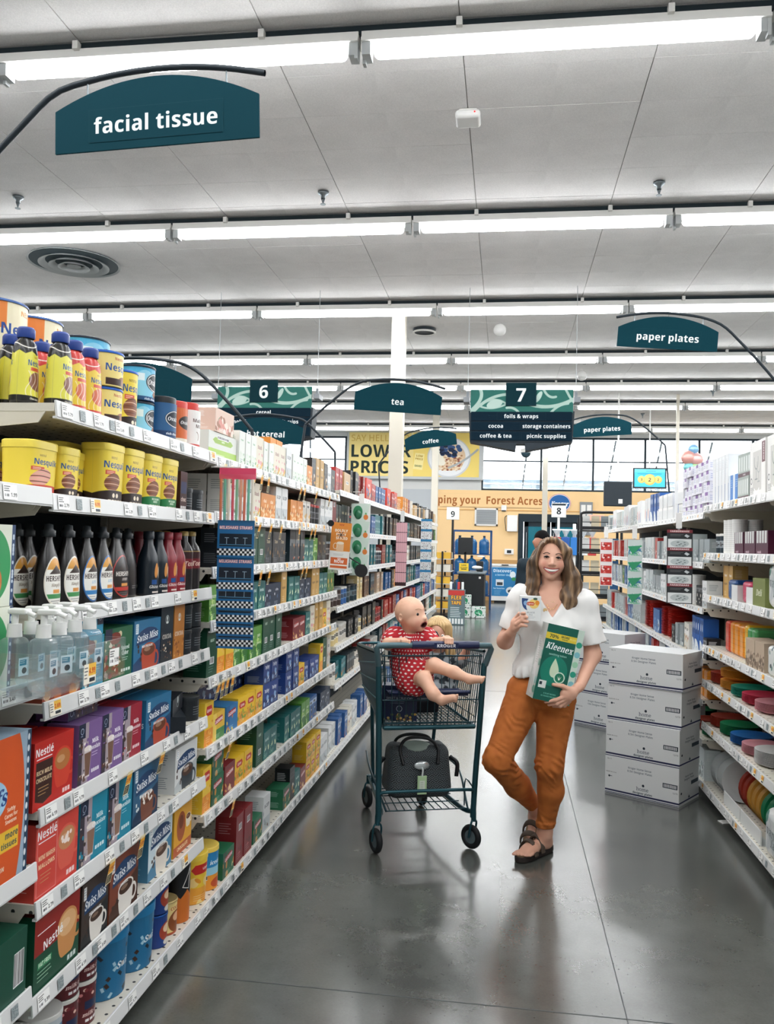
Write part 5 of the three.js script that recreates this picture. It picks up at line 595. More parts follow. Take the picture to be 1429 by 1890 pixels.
soft('floral', 0.2, 0.15, 0.16, (c, w, h) => { fillR(c, 0, 0, w, h, '#d9dbd8'); for (let i = 0; i < 8; i++) oval(c, w * rnd(), h * rnd(), 9, 7, pick(['#2f4f5f', '#8a9a98', '#4a7a6a', '#23303a']), rnd() * 3); fillR(c, w * 0.66, h * 0.1, w * 0.28, h * 0.8, 'rgba(255,255,255,.6)'); }, 'napkin_pack', 'white napkin pack with dark flowers');
B('woodNap', [0.16, 0.15, 0.12], '#b9a58f', null, null, '#fff', { kind: 'paper', art: ['#8a7663', '#cbb9a2', '#6a5a4c'], n: 30, li: '#7a6a5a' }, 'napkin_pack', 'wood-patterned napkin pack', 'pack');
defBox('oliveBox', [0.2, 0.15, 0.2], { front: (c, w, h) => { fillR(c, 0, 0, w, h, '#7a8448'); txt(c, 'Deli', w * 0.5, h * 0.5, h * 0.3, '#e6e9d2', { font: 'serif', style: 'italic' }); }, side: '#7a8448', top: '#7a8448' }, 'napkin_dispenser_box', 'olive green box', 'box');
defBox('cardTray', [0.13, 0.095, 0.2], { front: (c, w, h) => { fillR(c, 0, 0, w, h, '#dcdedd'); fillR(c, w - 3, 0, 3, h, '#9aa0a0'); }, side: '#cfd2d0', top: '#4a5050' }, 'display_tray', 'open white card tray', 'tray');
// plates and round packs
const plateMat = (col) => std(col, 0.4);
function plateGeo(r, t) { return lathe([[0.001, 0], [r * 0.66, 0], [r * 0.8, t * 0.5], [r, t], [r * 0.985, t + 0.002], [r * 0.79, t * 0.5 + 0.003], [r * 0.65, 0.004], [0.001, 0.004]], 28); }
function platePack(col, n, desc, opts = {}) { const r = opts.r ?? 0.12, pg = plateGeo(r, 0.016), step = opts.step ?? 0.006, m = plateMat(col); return () => { const g = new THREE.Group(); for (let i = 0; i < n; i++) { const p = part(g, 'plate', pg, m); p.position.y = i * step; } return g; }; }
const defPlates = (key, col, n, desc, o = {}) => { const r = o.r ?? 0.12; PROD[key] = { w: 2 * r, h: n * (o.step ?? 0.006) + 0.016, d: 2 * r, name: 'plate_stack', desc, cat: 'plates', make: platePack(col, n, desc, o) }; };
defPlates('plRed', 0xc9342a, 17, 'tall stack of red plastic plates', { step: 0.014 }); defPlates('plOrange', 0xe09a3a, 8, 'stack of orange paper plates'); defPlates('plPink', 0xd8405c, 8, 'stack of pink paper plates'); defPlates('plTeal', 0x1f9a82, 8, 'stack of teal paper plates'); defPlates('plWhite', 0xe9e9e6, 12, 'stack of white paper plates'); defPlates('plRose', 0xe6a0a8, 8, 'stack of rose paper plates'); defPlates('plBlue', 0x2a6fb8, 8, 'stack of blue paper plates'); defPlates('plGreen', 0x1f8a5a, 10, 'stack of green paper plates'); defPlates('plGold', 0xd9a24a, 10, 'stack of golden paper plates'); defPlates('plBrick', 0xb5402f, 10, 'stack of brick red paper plates');
B('clearBag', [0.16, 0.2, 0.1], '#c9d2d2', null, null, '#fff', { kind: 'gloss', art: ['#e9efef', '#8fa3a6', '#3a4a50', '#b9c6c6'], n: 40, li: '#4a5a60' }, 'cutlery_bag', 'clear bag of plastic cutlery', 'bag');
B('blueBag', [0.16, 0.2, 0.1], '#2a63a8', null, null, '#fff', { kind: 'gloss', art: ['#e2e9ef', '#8fb3d6', '#173a6a'], n: 30 }, 'cup_bag', 'blue and white bag of cups', 'bag');
B('redBag', [0.15, 0.19, 0.1], '#b8322c', null, null, '#fff', { kind: 'gloss', art: ['#f2e0dc', '#7a1a18', '#e06a5a'], n: 20 }, 'cup_bag', 'red bag of party cups', 'bag');
B('greyPack', [0.13, 0.16, 0.1], '#9aa4a6', null, null, '#fff', { art: ['#e6eaea', '#4a5a60', '#c0c8c8'], n: 14 }, 'household_pack', 'grey household packet', 'packet');

// ---------- tableware unit ----------
{
  const near = (u) => u.z0 - 0.02;
  row(U.r1, 0, -4.56, [['glassBig', 1], ['glassSet', 1, { stack: 2 }], ['trayBlue', 1], ['trayBlue', 1], ['trayPack', 5, { gap: 0.012 }]], 0.01);
  row(U.r1, 0, -4.9, [['trayPack', 3, { back: 0.24 }]]);
  row(U.r1, 1, -4.57, [['maroonTray', 3, { gap: 0.02 }], ['cupStack', 3, { deep: 2 }], ['fC0', 2]], 0.02);
  row(U.r1, 2, -4.57, [['oliveBox', 1], ['cardTray', 1], ['napPink', 1, { back: 0.03 }], ['cardTray', 1], ['napBlue', 1, { back: 0.03 }], ['goldBox', 2, { back: 0.06 }]], 0.01);
  row(U.r1, 3, -4.57, [['woodNap', 2, { deep: 1 }], 0.01, ['napGreen', 2, { back: 0.06 }], ['napYellow', 1, { back: 0.06 }], ['napOrange', 3, { back: 0.06, jit: 0.3 }], ['napRed', 1, { back: 0.06 }]], 0.008);
  row(U.r1, 4, -4.6, [['plRose', 1], ['plPink', 1], ['plTeal', 1], ['plOrange', 1, { stack: 2 }], ['plBrick', 1]], 0.01);
  row(U.r1, 5, -4.6, [['plWhite', 1], ['plRose', 1], ['plBlue', 1], ['plGreen', 1], ['plBrick', 1]], 0.01);
  // plates standing on edge in card trays on the base deck
  const u = U.r1, lev = u.n - 1; let z = -4.66;
  for (const [k, n] of [['plBlue', 1], ['plGreen', 2], ['plGold', 3], ['plBrick', 2]]) for (let i = 0; i < n; i++) { const p = PROD[k], g = place(k, u, lev, z, 0.06, { extra: 'standing on edge' }); g.rotation.order = 'YXZ'; g.rotation.set(0, 0, 0); g.rotation.x = PI / 2 - 0.12; g.position.set(XR + 0.2, u.tops[lev] + 0.122, z); z -= p.h + 0.012; }
  defPlates('plWhiteBig', 0xc9cfcf, 14, 'white foam plates in a round pack', { r: 0.125, step: 0.009 });
  for (const zz of [-5.5, -5.66]) { const g = place('plWhiteBig', u, lev, zz, 0.02, { extra: 'standing on edge' }); g.rotation.order = 'YXZ'; g.rotation.set(PI / 2 - 0.05, 0, 0); g.position.set(XR + 0.14, u.tops[lev] + 0.126, zz); }
  for (const [z0, z1] of [[-4.62, -5.0], [-5.01, -5.36]]) { const t = solo('display_tray', `low white card tray edging the plates ${z0 > -4.9 ? 'beside the napkins' : 'beside the foam plates'}`, 'tray', merge(box2(-0.003, 0.003, 0, 0.075, z1 - (z0 + z1) / 2, z0 - (z0 + z1) / 2), box2(0, 0.05, 0, 0.003, z1 - (z0 + z1) / 2, z0 - (z0 + z1) / 2)), std(0xd6d8d6, 0.7), [XR + 0.03, u.tops[lev] + 0.001, (z0 + z1) / 2]); }
  // napkin unit at the edge of the picture
  row(U.r0, 0, -3.95, [['glassBig', 1], ['glassBig', 1]], 0.01); row(U.r0, 1, -3.95, [['maroonTray', 2], ['maroonTray', 1]], 0.02); row(U.r0, 2, -3.95, [['vf', 1, { stack: 1 }], ['vf', 1]], 0.01); row(U.r0, 3, -3.95, [['floral', 1, { stack: 1 }], ['woodNap', 1], ['floral', 1]], 0.01); row(U.r0, 4, -3.95, [['floral', 1], ['floral', 2]], 0.0); row(U.r0, 5, -3.95, [['floral', 3, { stack: 1 }]], 0.0); row(U.r0, 6, -3.93, [['vf', 2, { stack: 1 }]], 0.0);
  const mixR = {
    r2: [['lidPack', 'lidPack', 'binWhite', 'trayPack'], ['greyPack', 'clearBag', 'fC5'], ['whitePod', 'fS10', 'cupStack', 'greyPack'], ['fS10', 'brushPack', 'fT5', 'greyPack'], ['napOrange', 'cardTray', 'plWhite'], ['plGreen', 'plBrick', 'greyPack'], ['clearBag', 'plWhite']],
    r3: [['binWhite', 'brushPack', 'soapPack'], ['redBag', 'clearBag', 'greyPack'], ['clearBag', 'whitePod', 'greyPack'], ['plRed', 'plRed', 'blueBag'], ['blueBag', 'clearBag', 'redBag'], ['clearBag', 'blueBag'], ['plWhite', 'clearBag']],
    r4: [['soapPack', 'clearBag', 'soapPack'], ['clearBag', 'greyPack', 'redBag'], ['clearBag', 'blueBag', 'fT9'], ['clearBag', 'blueBag', 'redBag'], ['clearBag', 'blueBag'], ['clearBag', 'greyPack'], ['blueBag', 'clearBag']],
    r5: [['clearBag', 'soapPack', 'greyPack'], ['redBag', 'clearBag'], ['clearBag', 'fT8'], ['clearBag', 'redBag'], ['blueBag', 'clearBag'], ['clearBag'], ['clearBag', 'blueBag']],
  };
  for (const [k, levels] of Object.entries(mixR)) levels.forEach((kinds, lv) => {
    const q = U[k]; let zz = q.z0 - 0.02, i = 0, run = 0, key = kinds[0];
    while (true) { if (run <= 0) { key = kinds[i++ % kinds.length]; run = PROD[key].w > 0.2 ? 1 : 1 + Math.floor(rnd() * 3); } run--; const p = PROD[key]; if (zz - p.w < q.z1 + 0.02) break; const room = (lv ? q.tops[lv - 1] : q.tops[0] + 0.42) - q.tops[lv] - 0.05; const stack = Math.min(key === 'lidPack' ? 5 : key === 'binWhite' ? 2 : lv ? 1 : 1, Math.max(1, Math.floor(room / p.h))); if (p.h < room) for (let s = 0; s < stack; s++) place(key, q, lv, zz - p.w / 2, 0.01 + rnd() * 0.02, { dy: s * (p.h + 0.002), turn: (rnd() - 0.5) * 0.1, ...(s ? { extra: 'stacked' } : {}) }); zz -= p.w + 0.014; }
  });
}

// ---------- clip strips hanging at the shelf edges ----------
const hook = merge(box2(-0.02, 0.02, -0.11, 0, -0.002, 0.002), tube([[0, -0.01, 0], [0, 0.02, 0.004], [0, 0.035, -0.01]], 0.0022, 8, 6));
function clipStrip(name, label, x, y, z, len) { const t = thing(name, label, 'clip strip', [x, y, z]); part(t, 'hanger', hook, M.white); part(t, 'arm', bar([0, 0.012, 0], [(x < 0 ? XL : XR) - x + Math.sign(x) * 0.01, 0.012, 0], 0.003, 6), M.white); part(t, 'strip', box2(-0.008, 0.008, -len, -0.05, -0.004, -0.002), M.frost); return t; }
{
  // milkshake straws: blue cards with a sleeve of striped straws
  clipStrip('clip_strip', 'white clip strip carrying the milkshake straw packs', -1.075, 1.89, -3.31, 0.7);
  const sc = cell(170, 220, (c, w, h) => { fillR(c, 0, 0, w, h, '#1d679c'); txt(c, 'MILKSHAKE STRAWS', w * 0.5, h * 0.2, h * 0.11, '#f4e9ea', { max: w * 0.9, stroke: '#b5263a', lw: 3 }); fillR(c, w * 0.06, h * 0.36, w * 0.88, h * 0.34, '#12202e'); for (const k of [0.2, 0.45, 0.7]) { fillR(c, w * k, h * 0.46, w * 0.12, 4, '#9ab3c4'); fillR(c, w * k + 8, h * 0.46, 3, h * 0.2, '#9ab3c4'); } fillR(c, w * 0.06, h * 0.64, w * 0.88, 5, '#4a7f9f'); for (let i = 0; i < 16; i++) for (let j = 0; j < 3; j++) fillR(c, i * w / 16, h * (0.76 + j * 0.06), w / 16, h * 0.06, (i + j) % 2 ? '#f0f0ee' : '#16191c'); });
  const straws = ['#d9705a', '#5fb3a0', '#e8dfd2', '#d94a6a', '#7fb89a', '#e0a08a'];
  [[1.735, 0], [1.6, 1], [1.525, 2], [1.47, 3], [1.42, 4], [1.37, 5]].forEach(([y, i]) => {
    const p = thing('straw_pack', i ? 'blue milkshake straw pack hanging lower on the clip strip' : 'topmost milkshake straw pack with its striped straws showing', 'straw pack', [-1.075, y, -3.275 - i * 0.005], 0.05, i ? 'milkshake straw packs' : undefined);
    const cg = tagGeo(sc, 0.15, 0.15); part(p, 'card', cg, printMat(sc, 'gloss')).position.set(0, -0.125, 0.006); part(p, 'card_back', box2(-0.075, 0.075, -0.2, -0.05, 0.001, 0.005), std(0x1f5f92, 0.5));
    if (!i) { for (let k = 0; k < 9; k++) part(p, 'straw', bar([-0.064 + k * 0.016, -0.05, 0.0085], [-0.066 + k * 0.0163, 0.115, 0.0085], 0.0055, 8), std(straws[k % 6], 0.5)); part(p, 'header', box2(-0.075, 0.075, 0.115, 0.16, 0.003, 0.006), std(0xd23f63, 0.5), 'pink header card'); part(p, 'sleeve', box2(-0.076, 0.076, -0.05, 0.135, 0.0165, 0.0175), M.clear, 'clear sleeve'); }
  });
  // orange offer card
  const oc = cell(150, 330, (c, w, h) => { fillR(c, 0, 0, w, h, '#eceae4'); fillR(c, 0, 0, w, h * 0.6, '#e08a34'); txt(c, 'NEW', w * 0.5, h * 0.05, 16, '#b5442a'); txt(c, 'BOLDLY', w * 0.5, h * 0.17, 26, '#fff7ea'); txt(c, 'FULLY', w * 0.5, h * 0.25, 26, '#fff7ea'); txt(c, 'SPICED', w * 0.55, h * 0.33, 26, '#fff7ea'); for (let i = 0; i < 6; i++) { c.save(); c.translate(w * 0.5, h * 0.26); c.rotate(i * 1.05); fillR(c, 0, -3, 26, 5, 'rgba(40,25,20,.8)'); c.restore(); } fillR(c, w * 0.32, h * 0.43, w * 0.36, h * 0.18, '#e9c39a'); oval(c, w * 0.5, h * 0.43, w * 0.18, h * 0.03, '#f6e6d2'); ring(c, w * 0.26, h * 0.5, 14, 20, '#f2dcc0', 5); lines(c, w * 0.2, h * 0.66, w * 0.6, 2, 9, '#aaa', 2); fillR(c, w * 0.08, h * 0.74, w * 0.84, h * 0.22, '#d9662f'); txt(c, 'TRY', w * 0.5, h * 0.77, 16, '#fff'); txt(c, 'NOW', w * 0.5, h * 0.82, 30, '#fff'); fillR(c, w * 0.08, h * 0.88, w * 0.84, h * 0.03, '#f3ece2'); });
  const o = thing('offer_card', 'orange and white hanging offer card reading NOW', 'sign', [-1.1, 1.75, -5.6], 0.12); o.rotation.z = -0.06; part(o, 'card', mapUV(new THREE.PlaneGeometry(0.135, 0.32), oc), printMat(oc)).position.set(0, -0.165, 0.002); part(o, 'backing', box2(-0.068, 0.068, -0.325, -0.005, -0.003, 0.001), M.white); part(o, 'clip', cyl(0.022, 0.022, 0.012, 0, 0, 0, 16).rotateX(PI / 2).translate(-0.075, -0.015, 0), M.black); part(o, 'arm', bar([-0.17, -0.02, -0.02], [-0.02, -0.01, -0.003], 0.004), M.black);
  // green blister packs
  const gc = cell(90, 100, (c, w, h) => { fillR(c, 0, 0, w, h, '#e3e6e2'); poly(c, [[0, 0], [w, 0], [w * 0.7, h], [0, h]], '#cfe0d4'); oval(c, w * 0.34, h * 0.4, 22, 30, '#2f8a5a'); oval(c, w * 0.36, h * 0.52, 12, 22, '#e9eeea'); oval(c, w * 0.76, h * 0.66, 11, 13, '#e0813a'); poly(c, [[w * 0.7, h * 0.52], [w * 0.82, h * 0.52], [w * 0.76, h * 0.42]], '#4a9a4a'); });
  clipStrip('clip_strip', 'white clip strip carrying the green freshener packs', -1.13, 2.0, -6.52, 0.6);
  [1.9, 1.76, 1.63, 1.5].forEach((y, i) => { const p = thing('freshener_pack', 'white and green freshener blister pack on the clip strip', 'blister pack', [-1.13, y, -6.5 + i * 0.004], 0.1, 'green freshener packs'); part(p, 'card', mapUV(new THREE.PlaneGeometry(0.15, 0.16), gc), printMat(gc, 'gloss')).position.set(0, -0.06, 0.003); part(p, 'blister', sphere(0.03, -0.02, -0.05, 0.006, 12).scale(1, 1.3, 0.5), phys({ color: 0x4a9a72, roughness: 0.1, transmission: 0.5, thickness: 0 }), 'green blister'); part(p, 'backing', box2(-0.075, 0.075, -0.14, 0.02, -0.002, 0.001), M.white); });
  const dd = thing('shelf_disc', 'black round disc hanging below the orange offer card', 'disc', [-1.1, 1.4, -6.4], 0.35); part(dd, 'disc', cyl(0.05, 0.05, 0.02, 0, 0, 0, 28).rotateX(PI / 2), M.black); part(dd, 'stem', bar([0, 0.045, 0], [-0.09, 0.1, -0.03], 0.005), M.black);
  // pink scalloped packs and patterned packs further along
  const packRun = (x, z, y0, n, dy, w, h, ce, nm, lb, cat, body) => { clipStrip('clip_strip', 'white clip strip carrying the ' + body, x, y0 + 0.12, z - 0.02, n * dy + 0.1); for (let i = 0; i < n; i++) { const p = thing(nm, lb, cat, [x, y0 - i * dy, z + i * 0.004], 0.08, body); part(p, 'card', mapUV(new THREE.PlaneGeometry(w, h), ce), printMat(ce, 'gloss')).position.set(0, -h / 2, 0.003); part(p, 'pouch', rbox(w, h, 0.014, 0.006, 0, -h / 2, -0.006), M.black); } };
  packRun(-1.04, -8.4, 1.83, 6, 0.1, 0.11, 0.13, cell(60, 70, (c, w, h) => { fillR(c, 0, 0, w, h, '#d9a2aa'); for (let i = 0; i < 5; i++) fillR(c, w * (0.1 + i * 0.18), h * 0.05, 3, h * 0.7, '#e6bcc0'); fillR(c, 0, h * 0.8, w, h * 0.2, '#3a1f24'); for (let i = 0; i < 6; i++) oval(c, w * (0.08 + i * 0.17), h * 0.8, 6, 6, '#3a1f24'); }), 'wafer_pack', 'pink scalloped snack pouch on the clip strip', 'pouch', 'pink snack pouches');
  packRun(-1.02, -10.8, 1.95, 6, 0.13, 0.14, 0.15, cell(60, 70, (c, w, h) => { fillR(c, 0, 0, w, h, '#dfe2e2'); fillR(c, 0, 0, w, 14, '#2a7fb0'); for (let i = 0; i < 60; i++) fillR(c, rnd() * w, 14 + rnd() * (h - 14), 3, 3, pick(['#23303a', '#8a979c', '#c98a8a'])); }), 'sticker_pack', 'speckled white card pack on the clip strip', 'card pack', 'speckled card packs');
  // paper goods side
  const farb = cell(110, 110, (c, w, h) => { fillR(c, 0, 0, w, h, '#1d2226'); fillR(c, 0, 0, w, h * 0.16, '#7a1f2a'); txt(c, 'FARBERWARE', w * 0.5, h * 0.08, 13, '#f2e9e6', { max: w * 0.8 }); lines(c, 14, 26, 60, 2, 7, '#777', 2); poly(c, [[82, 24], [98, 34], [88, 44], [74, 34]], '#c9cfd0'); fillR(c, w * 0.04, h * 0.46, w * 0.92, h * 0.5, '#dfe3e2'); oval(c, w * 0.5, h * 0.7, w * 0.36, h * 0.18, '#b9c2c2'); for (let i = 0; i < 9; i++) fillR(c, w * (0.3 + rnd() * 0.4), h * (0.6 + rnd() * 0.2), 8, 3, '#4a5558'); });
  const runR = (x, z, y0, n, dy, w, h, ce, nm, lb, cat, body, bm) => { clipStrip('clip_strip', 'white clip strip carrying the ' + body, x, y0 + 0.12, z - 0.03, n * dy + 0.1); for (let i = 0; i < n; i++) { const p = thing(nm, lb, cat, [x, y0 - i * dy, z + i * 0.003], -0.15, body); part(p, 'card', mapUV(new THREE.PlaneGeometry(w, h), ce), printMat(ce, 'gloss')).position.set(0, -h / 2, 0.012); part(p, 'blister', rbox(w * 0.95, h * 0.5, 0.02, 0.009, 0, -h * 0.7, 0.0), bm ?? M.white); } };
  runR(1.2, -6.15, 1.76, 4, 0.125, 0.17, 0.14, farb, 'kitchen_tool_pack', 'black carded kitchen tool on the clip strip', 'tool pack', 'carded kitchen tools');
  runR(0.98, -8.6, 1.72, 4, 0.115, 0.12, 0.12, cell(60, 60, (c, w, h) => { fillR(c, 0, 0, w, h, '#e6dedc'); fillR(c, 4, 18, w - 8, 38, '#c2342f'); for (let i = 0; i < 12; i++) oval(c, 8 + rnd() * 44, 20 + rnd() * 34, 5, 4, pick(['#f0d4d0', '#8f1f1c', '#e05a50'])); }), 'toy_pack', 'red toy pack on the clip strip', 'toy pack', 'red toy packs', std(0xd9d4d2, 0.3));
  runR(1.08, -7.4, 1.7, 4, 0.135, 0.12, 0.14, cell(60, 60, (c, w, h) => { fillR(c, 0, 0, w, h, '#cfdcd8'); for (let i = 0; i < 26; i++) poly(c, [[w * rnd(), h * (0.3 + 0.7 * rnd())], [w * rnd(), h * (0.3 + 0.7 * rnd())], [w * rnd(), h * (0.3 + 0.7 * rnd())]], pick(['#2f9a6a', '#7fc0a0', '#e9efec', '#1f6a9c'])); }), 'toy_pack', 'green and clear toy pack on the clip strip', 'toy pack', 'green toy packs', M.frost);
}

// ---------- overhead aisle signs ----------
const signMat = phys({ color: 0x0a3a45, roughness: 0.85, specularIntensity: 0.3 }), signFont = { font: 'sans-serif' };
const swirlCell = cell(420, 96, (c, w, h) => { fillR(c, 0, 0, w, h, '#24695f'); for (const [d, lw] of [['M0 90 Q60 40 40 0', 14], ['M10 96 Q80 10 190 20', 12], ['M40 70 Q90 20 150 60 Q90 90 40 70', 8], ['M240 60 Q330 90 420 40', 14], ['M300 0 Q320 40 350 30', 10], ['M390 0 Q410 40 420 50', 10], ['M330 96 Q360 60 400 58', 10], ['M200 96 Q180 70 150 76', 10]]) curve(c, d, '#a9c3b8', lw); oval(c, 100, 60, 34, 18, '#b4ccc2', -0.3); oval(c, 280, 30, 10, 26, '#b4ccc2', 0.5); });
function archSign(word, label, x, y, z, tilt, from, o = {}) {      // y: middle of the lower edge
  const w = 0.76, hs = 0.155, rise = 0.1, t = thing('aisle_sign', label, 'sign', [x, y, z], o.turn ?? 0); t.rotation.z = tilt;
  const s = new THREE.Shape(); s.moveTo(-w / 2, 0); s.lineTo(w / 2, 0); s.lineTo(w / 2, hs); s.quadraticCurveTo(0, hs + rise * 2, -w / 2, hs); s.closePath();
  part(t, 'panel', extrude(s, 0.008).translate(0, 0, -0.004), signMat, 'dark teal arched panel');
  const ce = cell(460, 110, (c, W, H) => { fillR(c, 0, 0, W, H, '#0a3a45'); txt(c, word, W / 2, H * 0.5, 74, '#f4f6f4', { max: W * 0.96 }); });
  part(t, 'lettering', mapUV(new THREE.PlaneGeometry(o.tw ?? 0.46, (o.tw ?? 0.46) * 110 / 460), ce), printMat(ce, 'sign'), 'white lettering').position.set(0, 0.09, 0.0055);
  const pts = []; for (let k = 0; k <= 10; k++) { const u = k / 10, xx = lerp(-from * 0.4, from * (o.reach ?? 0.8), u); const q = Math.abs(xx) > 0.38 && xx * from > 0 ? (Math.abs(xx) - 0.38) : 0; pts.push([xx, hs + 0.13 - 0.62 * xx * xx * 0.55 - q * 0.55, -0.004]); }
  part(t, 'rod', tube(pts, 0.011, 30, 8), M.dark, 'dark bent rod'); for (const hx of [-0.26, 0.26]) part(t, 'hanger', bar([hx, hs + 0.03, -0.004], [hx, hs + 0.12 - 0.34 * hx * hx, -0.004], 0.003, 6), M.steel);
  const end = pts.at(-1); part(t, 'post', bar(end, [end[0] + from * 0.03, 2.04 - y, 0], 0.011), M.dark);
  return t;
}
archSign('facial tissue', 'dark teal arched sign reading facial tissue', -1.26, 2.995, -2.8, 0.04, -1, { tw: 0.5, reach: 0.92 });
archSign('tea', 'dark teal arched sign reading tea', -0.96, 2.75, -7.2, -0.065, -1, { tw: 0.46 });
archSign('coffee', 'dark teal arched sign reading coffee', -1.12, 3.05, -12.3, 0.12, -1, { tw: 0.5 });
archSign('paper plates', 'dark teal arched sign reading paper plates, beside the number seven sign', 1.23, 3.12, -11.45, 0.06, 1, { tw: 0.5 });
archSign('paper plates', 'dark teal arched sign reading paper plates, hung above the storage packs', 1.21, 3.19, -6.8, -0.07, 1, { tw: 0.5, reach: 0.96 });
archSign('hot cereal', 'dark teal arched sign reading hot cereal, under the number six sign', -2.36, 2.57, -8.0, -0.03, 1, { tw: 0.5, reach: 0.7 });
archSign('', 'plain back of a dark teal arched sign behind the blue malt tins', -2.42, 2.5, -5.2, -0.03, 1, {});
function aisleSign(no, rows, label, x, y, z) {                    // y: lower edge of the board
  const t = thing('aisle_number_sign', label, 'sign', [x, y, z]), W = 1.22;
  part(t, 'board', merge(extrude(shapeOf([[-W / 2 + 0.02, 0], [W / 2 - 0.02, 0], [W / 2, 0.36], [-W / 2, 0.36]]), 0.24).translate(0, 0, -0.24)), M.tealDark, 'navy board');
  part(t, 'underside', extrude(shapeOf([[-0.59, 0], [0.59, 0], [0.06, -0.1], [0.05, -0.02], [-0.05, -0.02], [-0.06, -0.1]]), 0.22).translate(0, 0, -0.23), M.tealDark);
  part(t, 'ornament', mapUV(new THREE.PlaneGeometry(W - 0.04, 0.27), swirlCell), printMat(swirlCell, 'paper'), 'green panel with pale leaves').position.set(0, 0.475, 0.006); part(t, 'ornament_back', box2(-W / 2 + 0.02, W / 2 - 0.02, 0.345, 0.61, -0.02, 0.004), M.teal);
  const nc = cell(110, 90, (c, w, h) => { fillR(c, 0, 0, w, h, '#0d3038'); txt(c, no, w / 2, h * 0.54, 76, '#eef1ee'); }); part(t, 'number_plate', box2(-0.18, 0.17, 0.42, 0.69, 0.008, 0.02), phys({ color: 0x0d3038, roughness: 0.85, specularIntensity: 0.3 })); part(t, 'number', mapUV(new THREE.PlaneGeometry(0.33, 0.26), nc), printMat(nc, 'sign'), 'white number').position.set(-0.005, 0.555, 0.0215);
  rows.forEach((r, i) => { const sl = part(t, 'slat', box2(-W / 2 + 0.03, W / 2 - 0.03, 0.245 - i * 0.115, 0.35 - i * 0.115, 0.001, 0.012), phys({ color: 0x0b2331, roughness: 0.85, specularIntensity: 0.3 })); r.forEach((word, k) => { const ce = cell(220, 34, (c, w, h) => { fillR(c, 0, 0, w, h, '#0b2331'); txt(c, word, w / 2, h * 0.5, 25, '#f4f6f4', { max: w * 0.98 }); }); part(sl, 'lettering', mapUV(new THREE.PlaneGeometry(0.56, 0.086), ce), printMat(ce, 'sign')).position.set(r.length === 1 ? 0 : (k ? 0.29 : -0.29), 0.297 - i * 0.115, 0.0135); }); });
  for (const e of [-1, 1]) { part(t, 'side_bracket', merge(box(0.07, 0.06, 0.2, e * (W / 2 + 0.03), 0.5, -0.12), box(0.03, 0.1, 0.05, e * (W / 2 + 0.02), 0.56, -0.12)), M.grey); part(t, 'suspension_wire', bar([e * (W / 2 + 0.02), 0.6, -0.12], [e * (W / 2 + 0.02), 4.7 - y, -0.12], 0.004, 6), M.greyLight); }
}
aisleSign('7', [['foils & wraps'], ['cocoa', 'storage containers'], ['coffee & tea', 'picnic supplies']], 'big navy hanging sign with number 7 and grocery words'.replace(' 7 ', ' seven '), 0.14, 2.84, -9.9);
aisleSign('6', [['cereal'], ['granola bars', 'fruit cups'], ['pancakes', 'snacks']], 'big navy hanging sign with number 6 and grocery words'.replace(' 6 ', ' six '), -2.95, 2.88, -9.9);

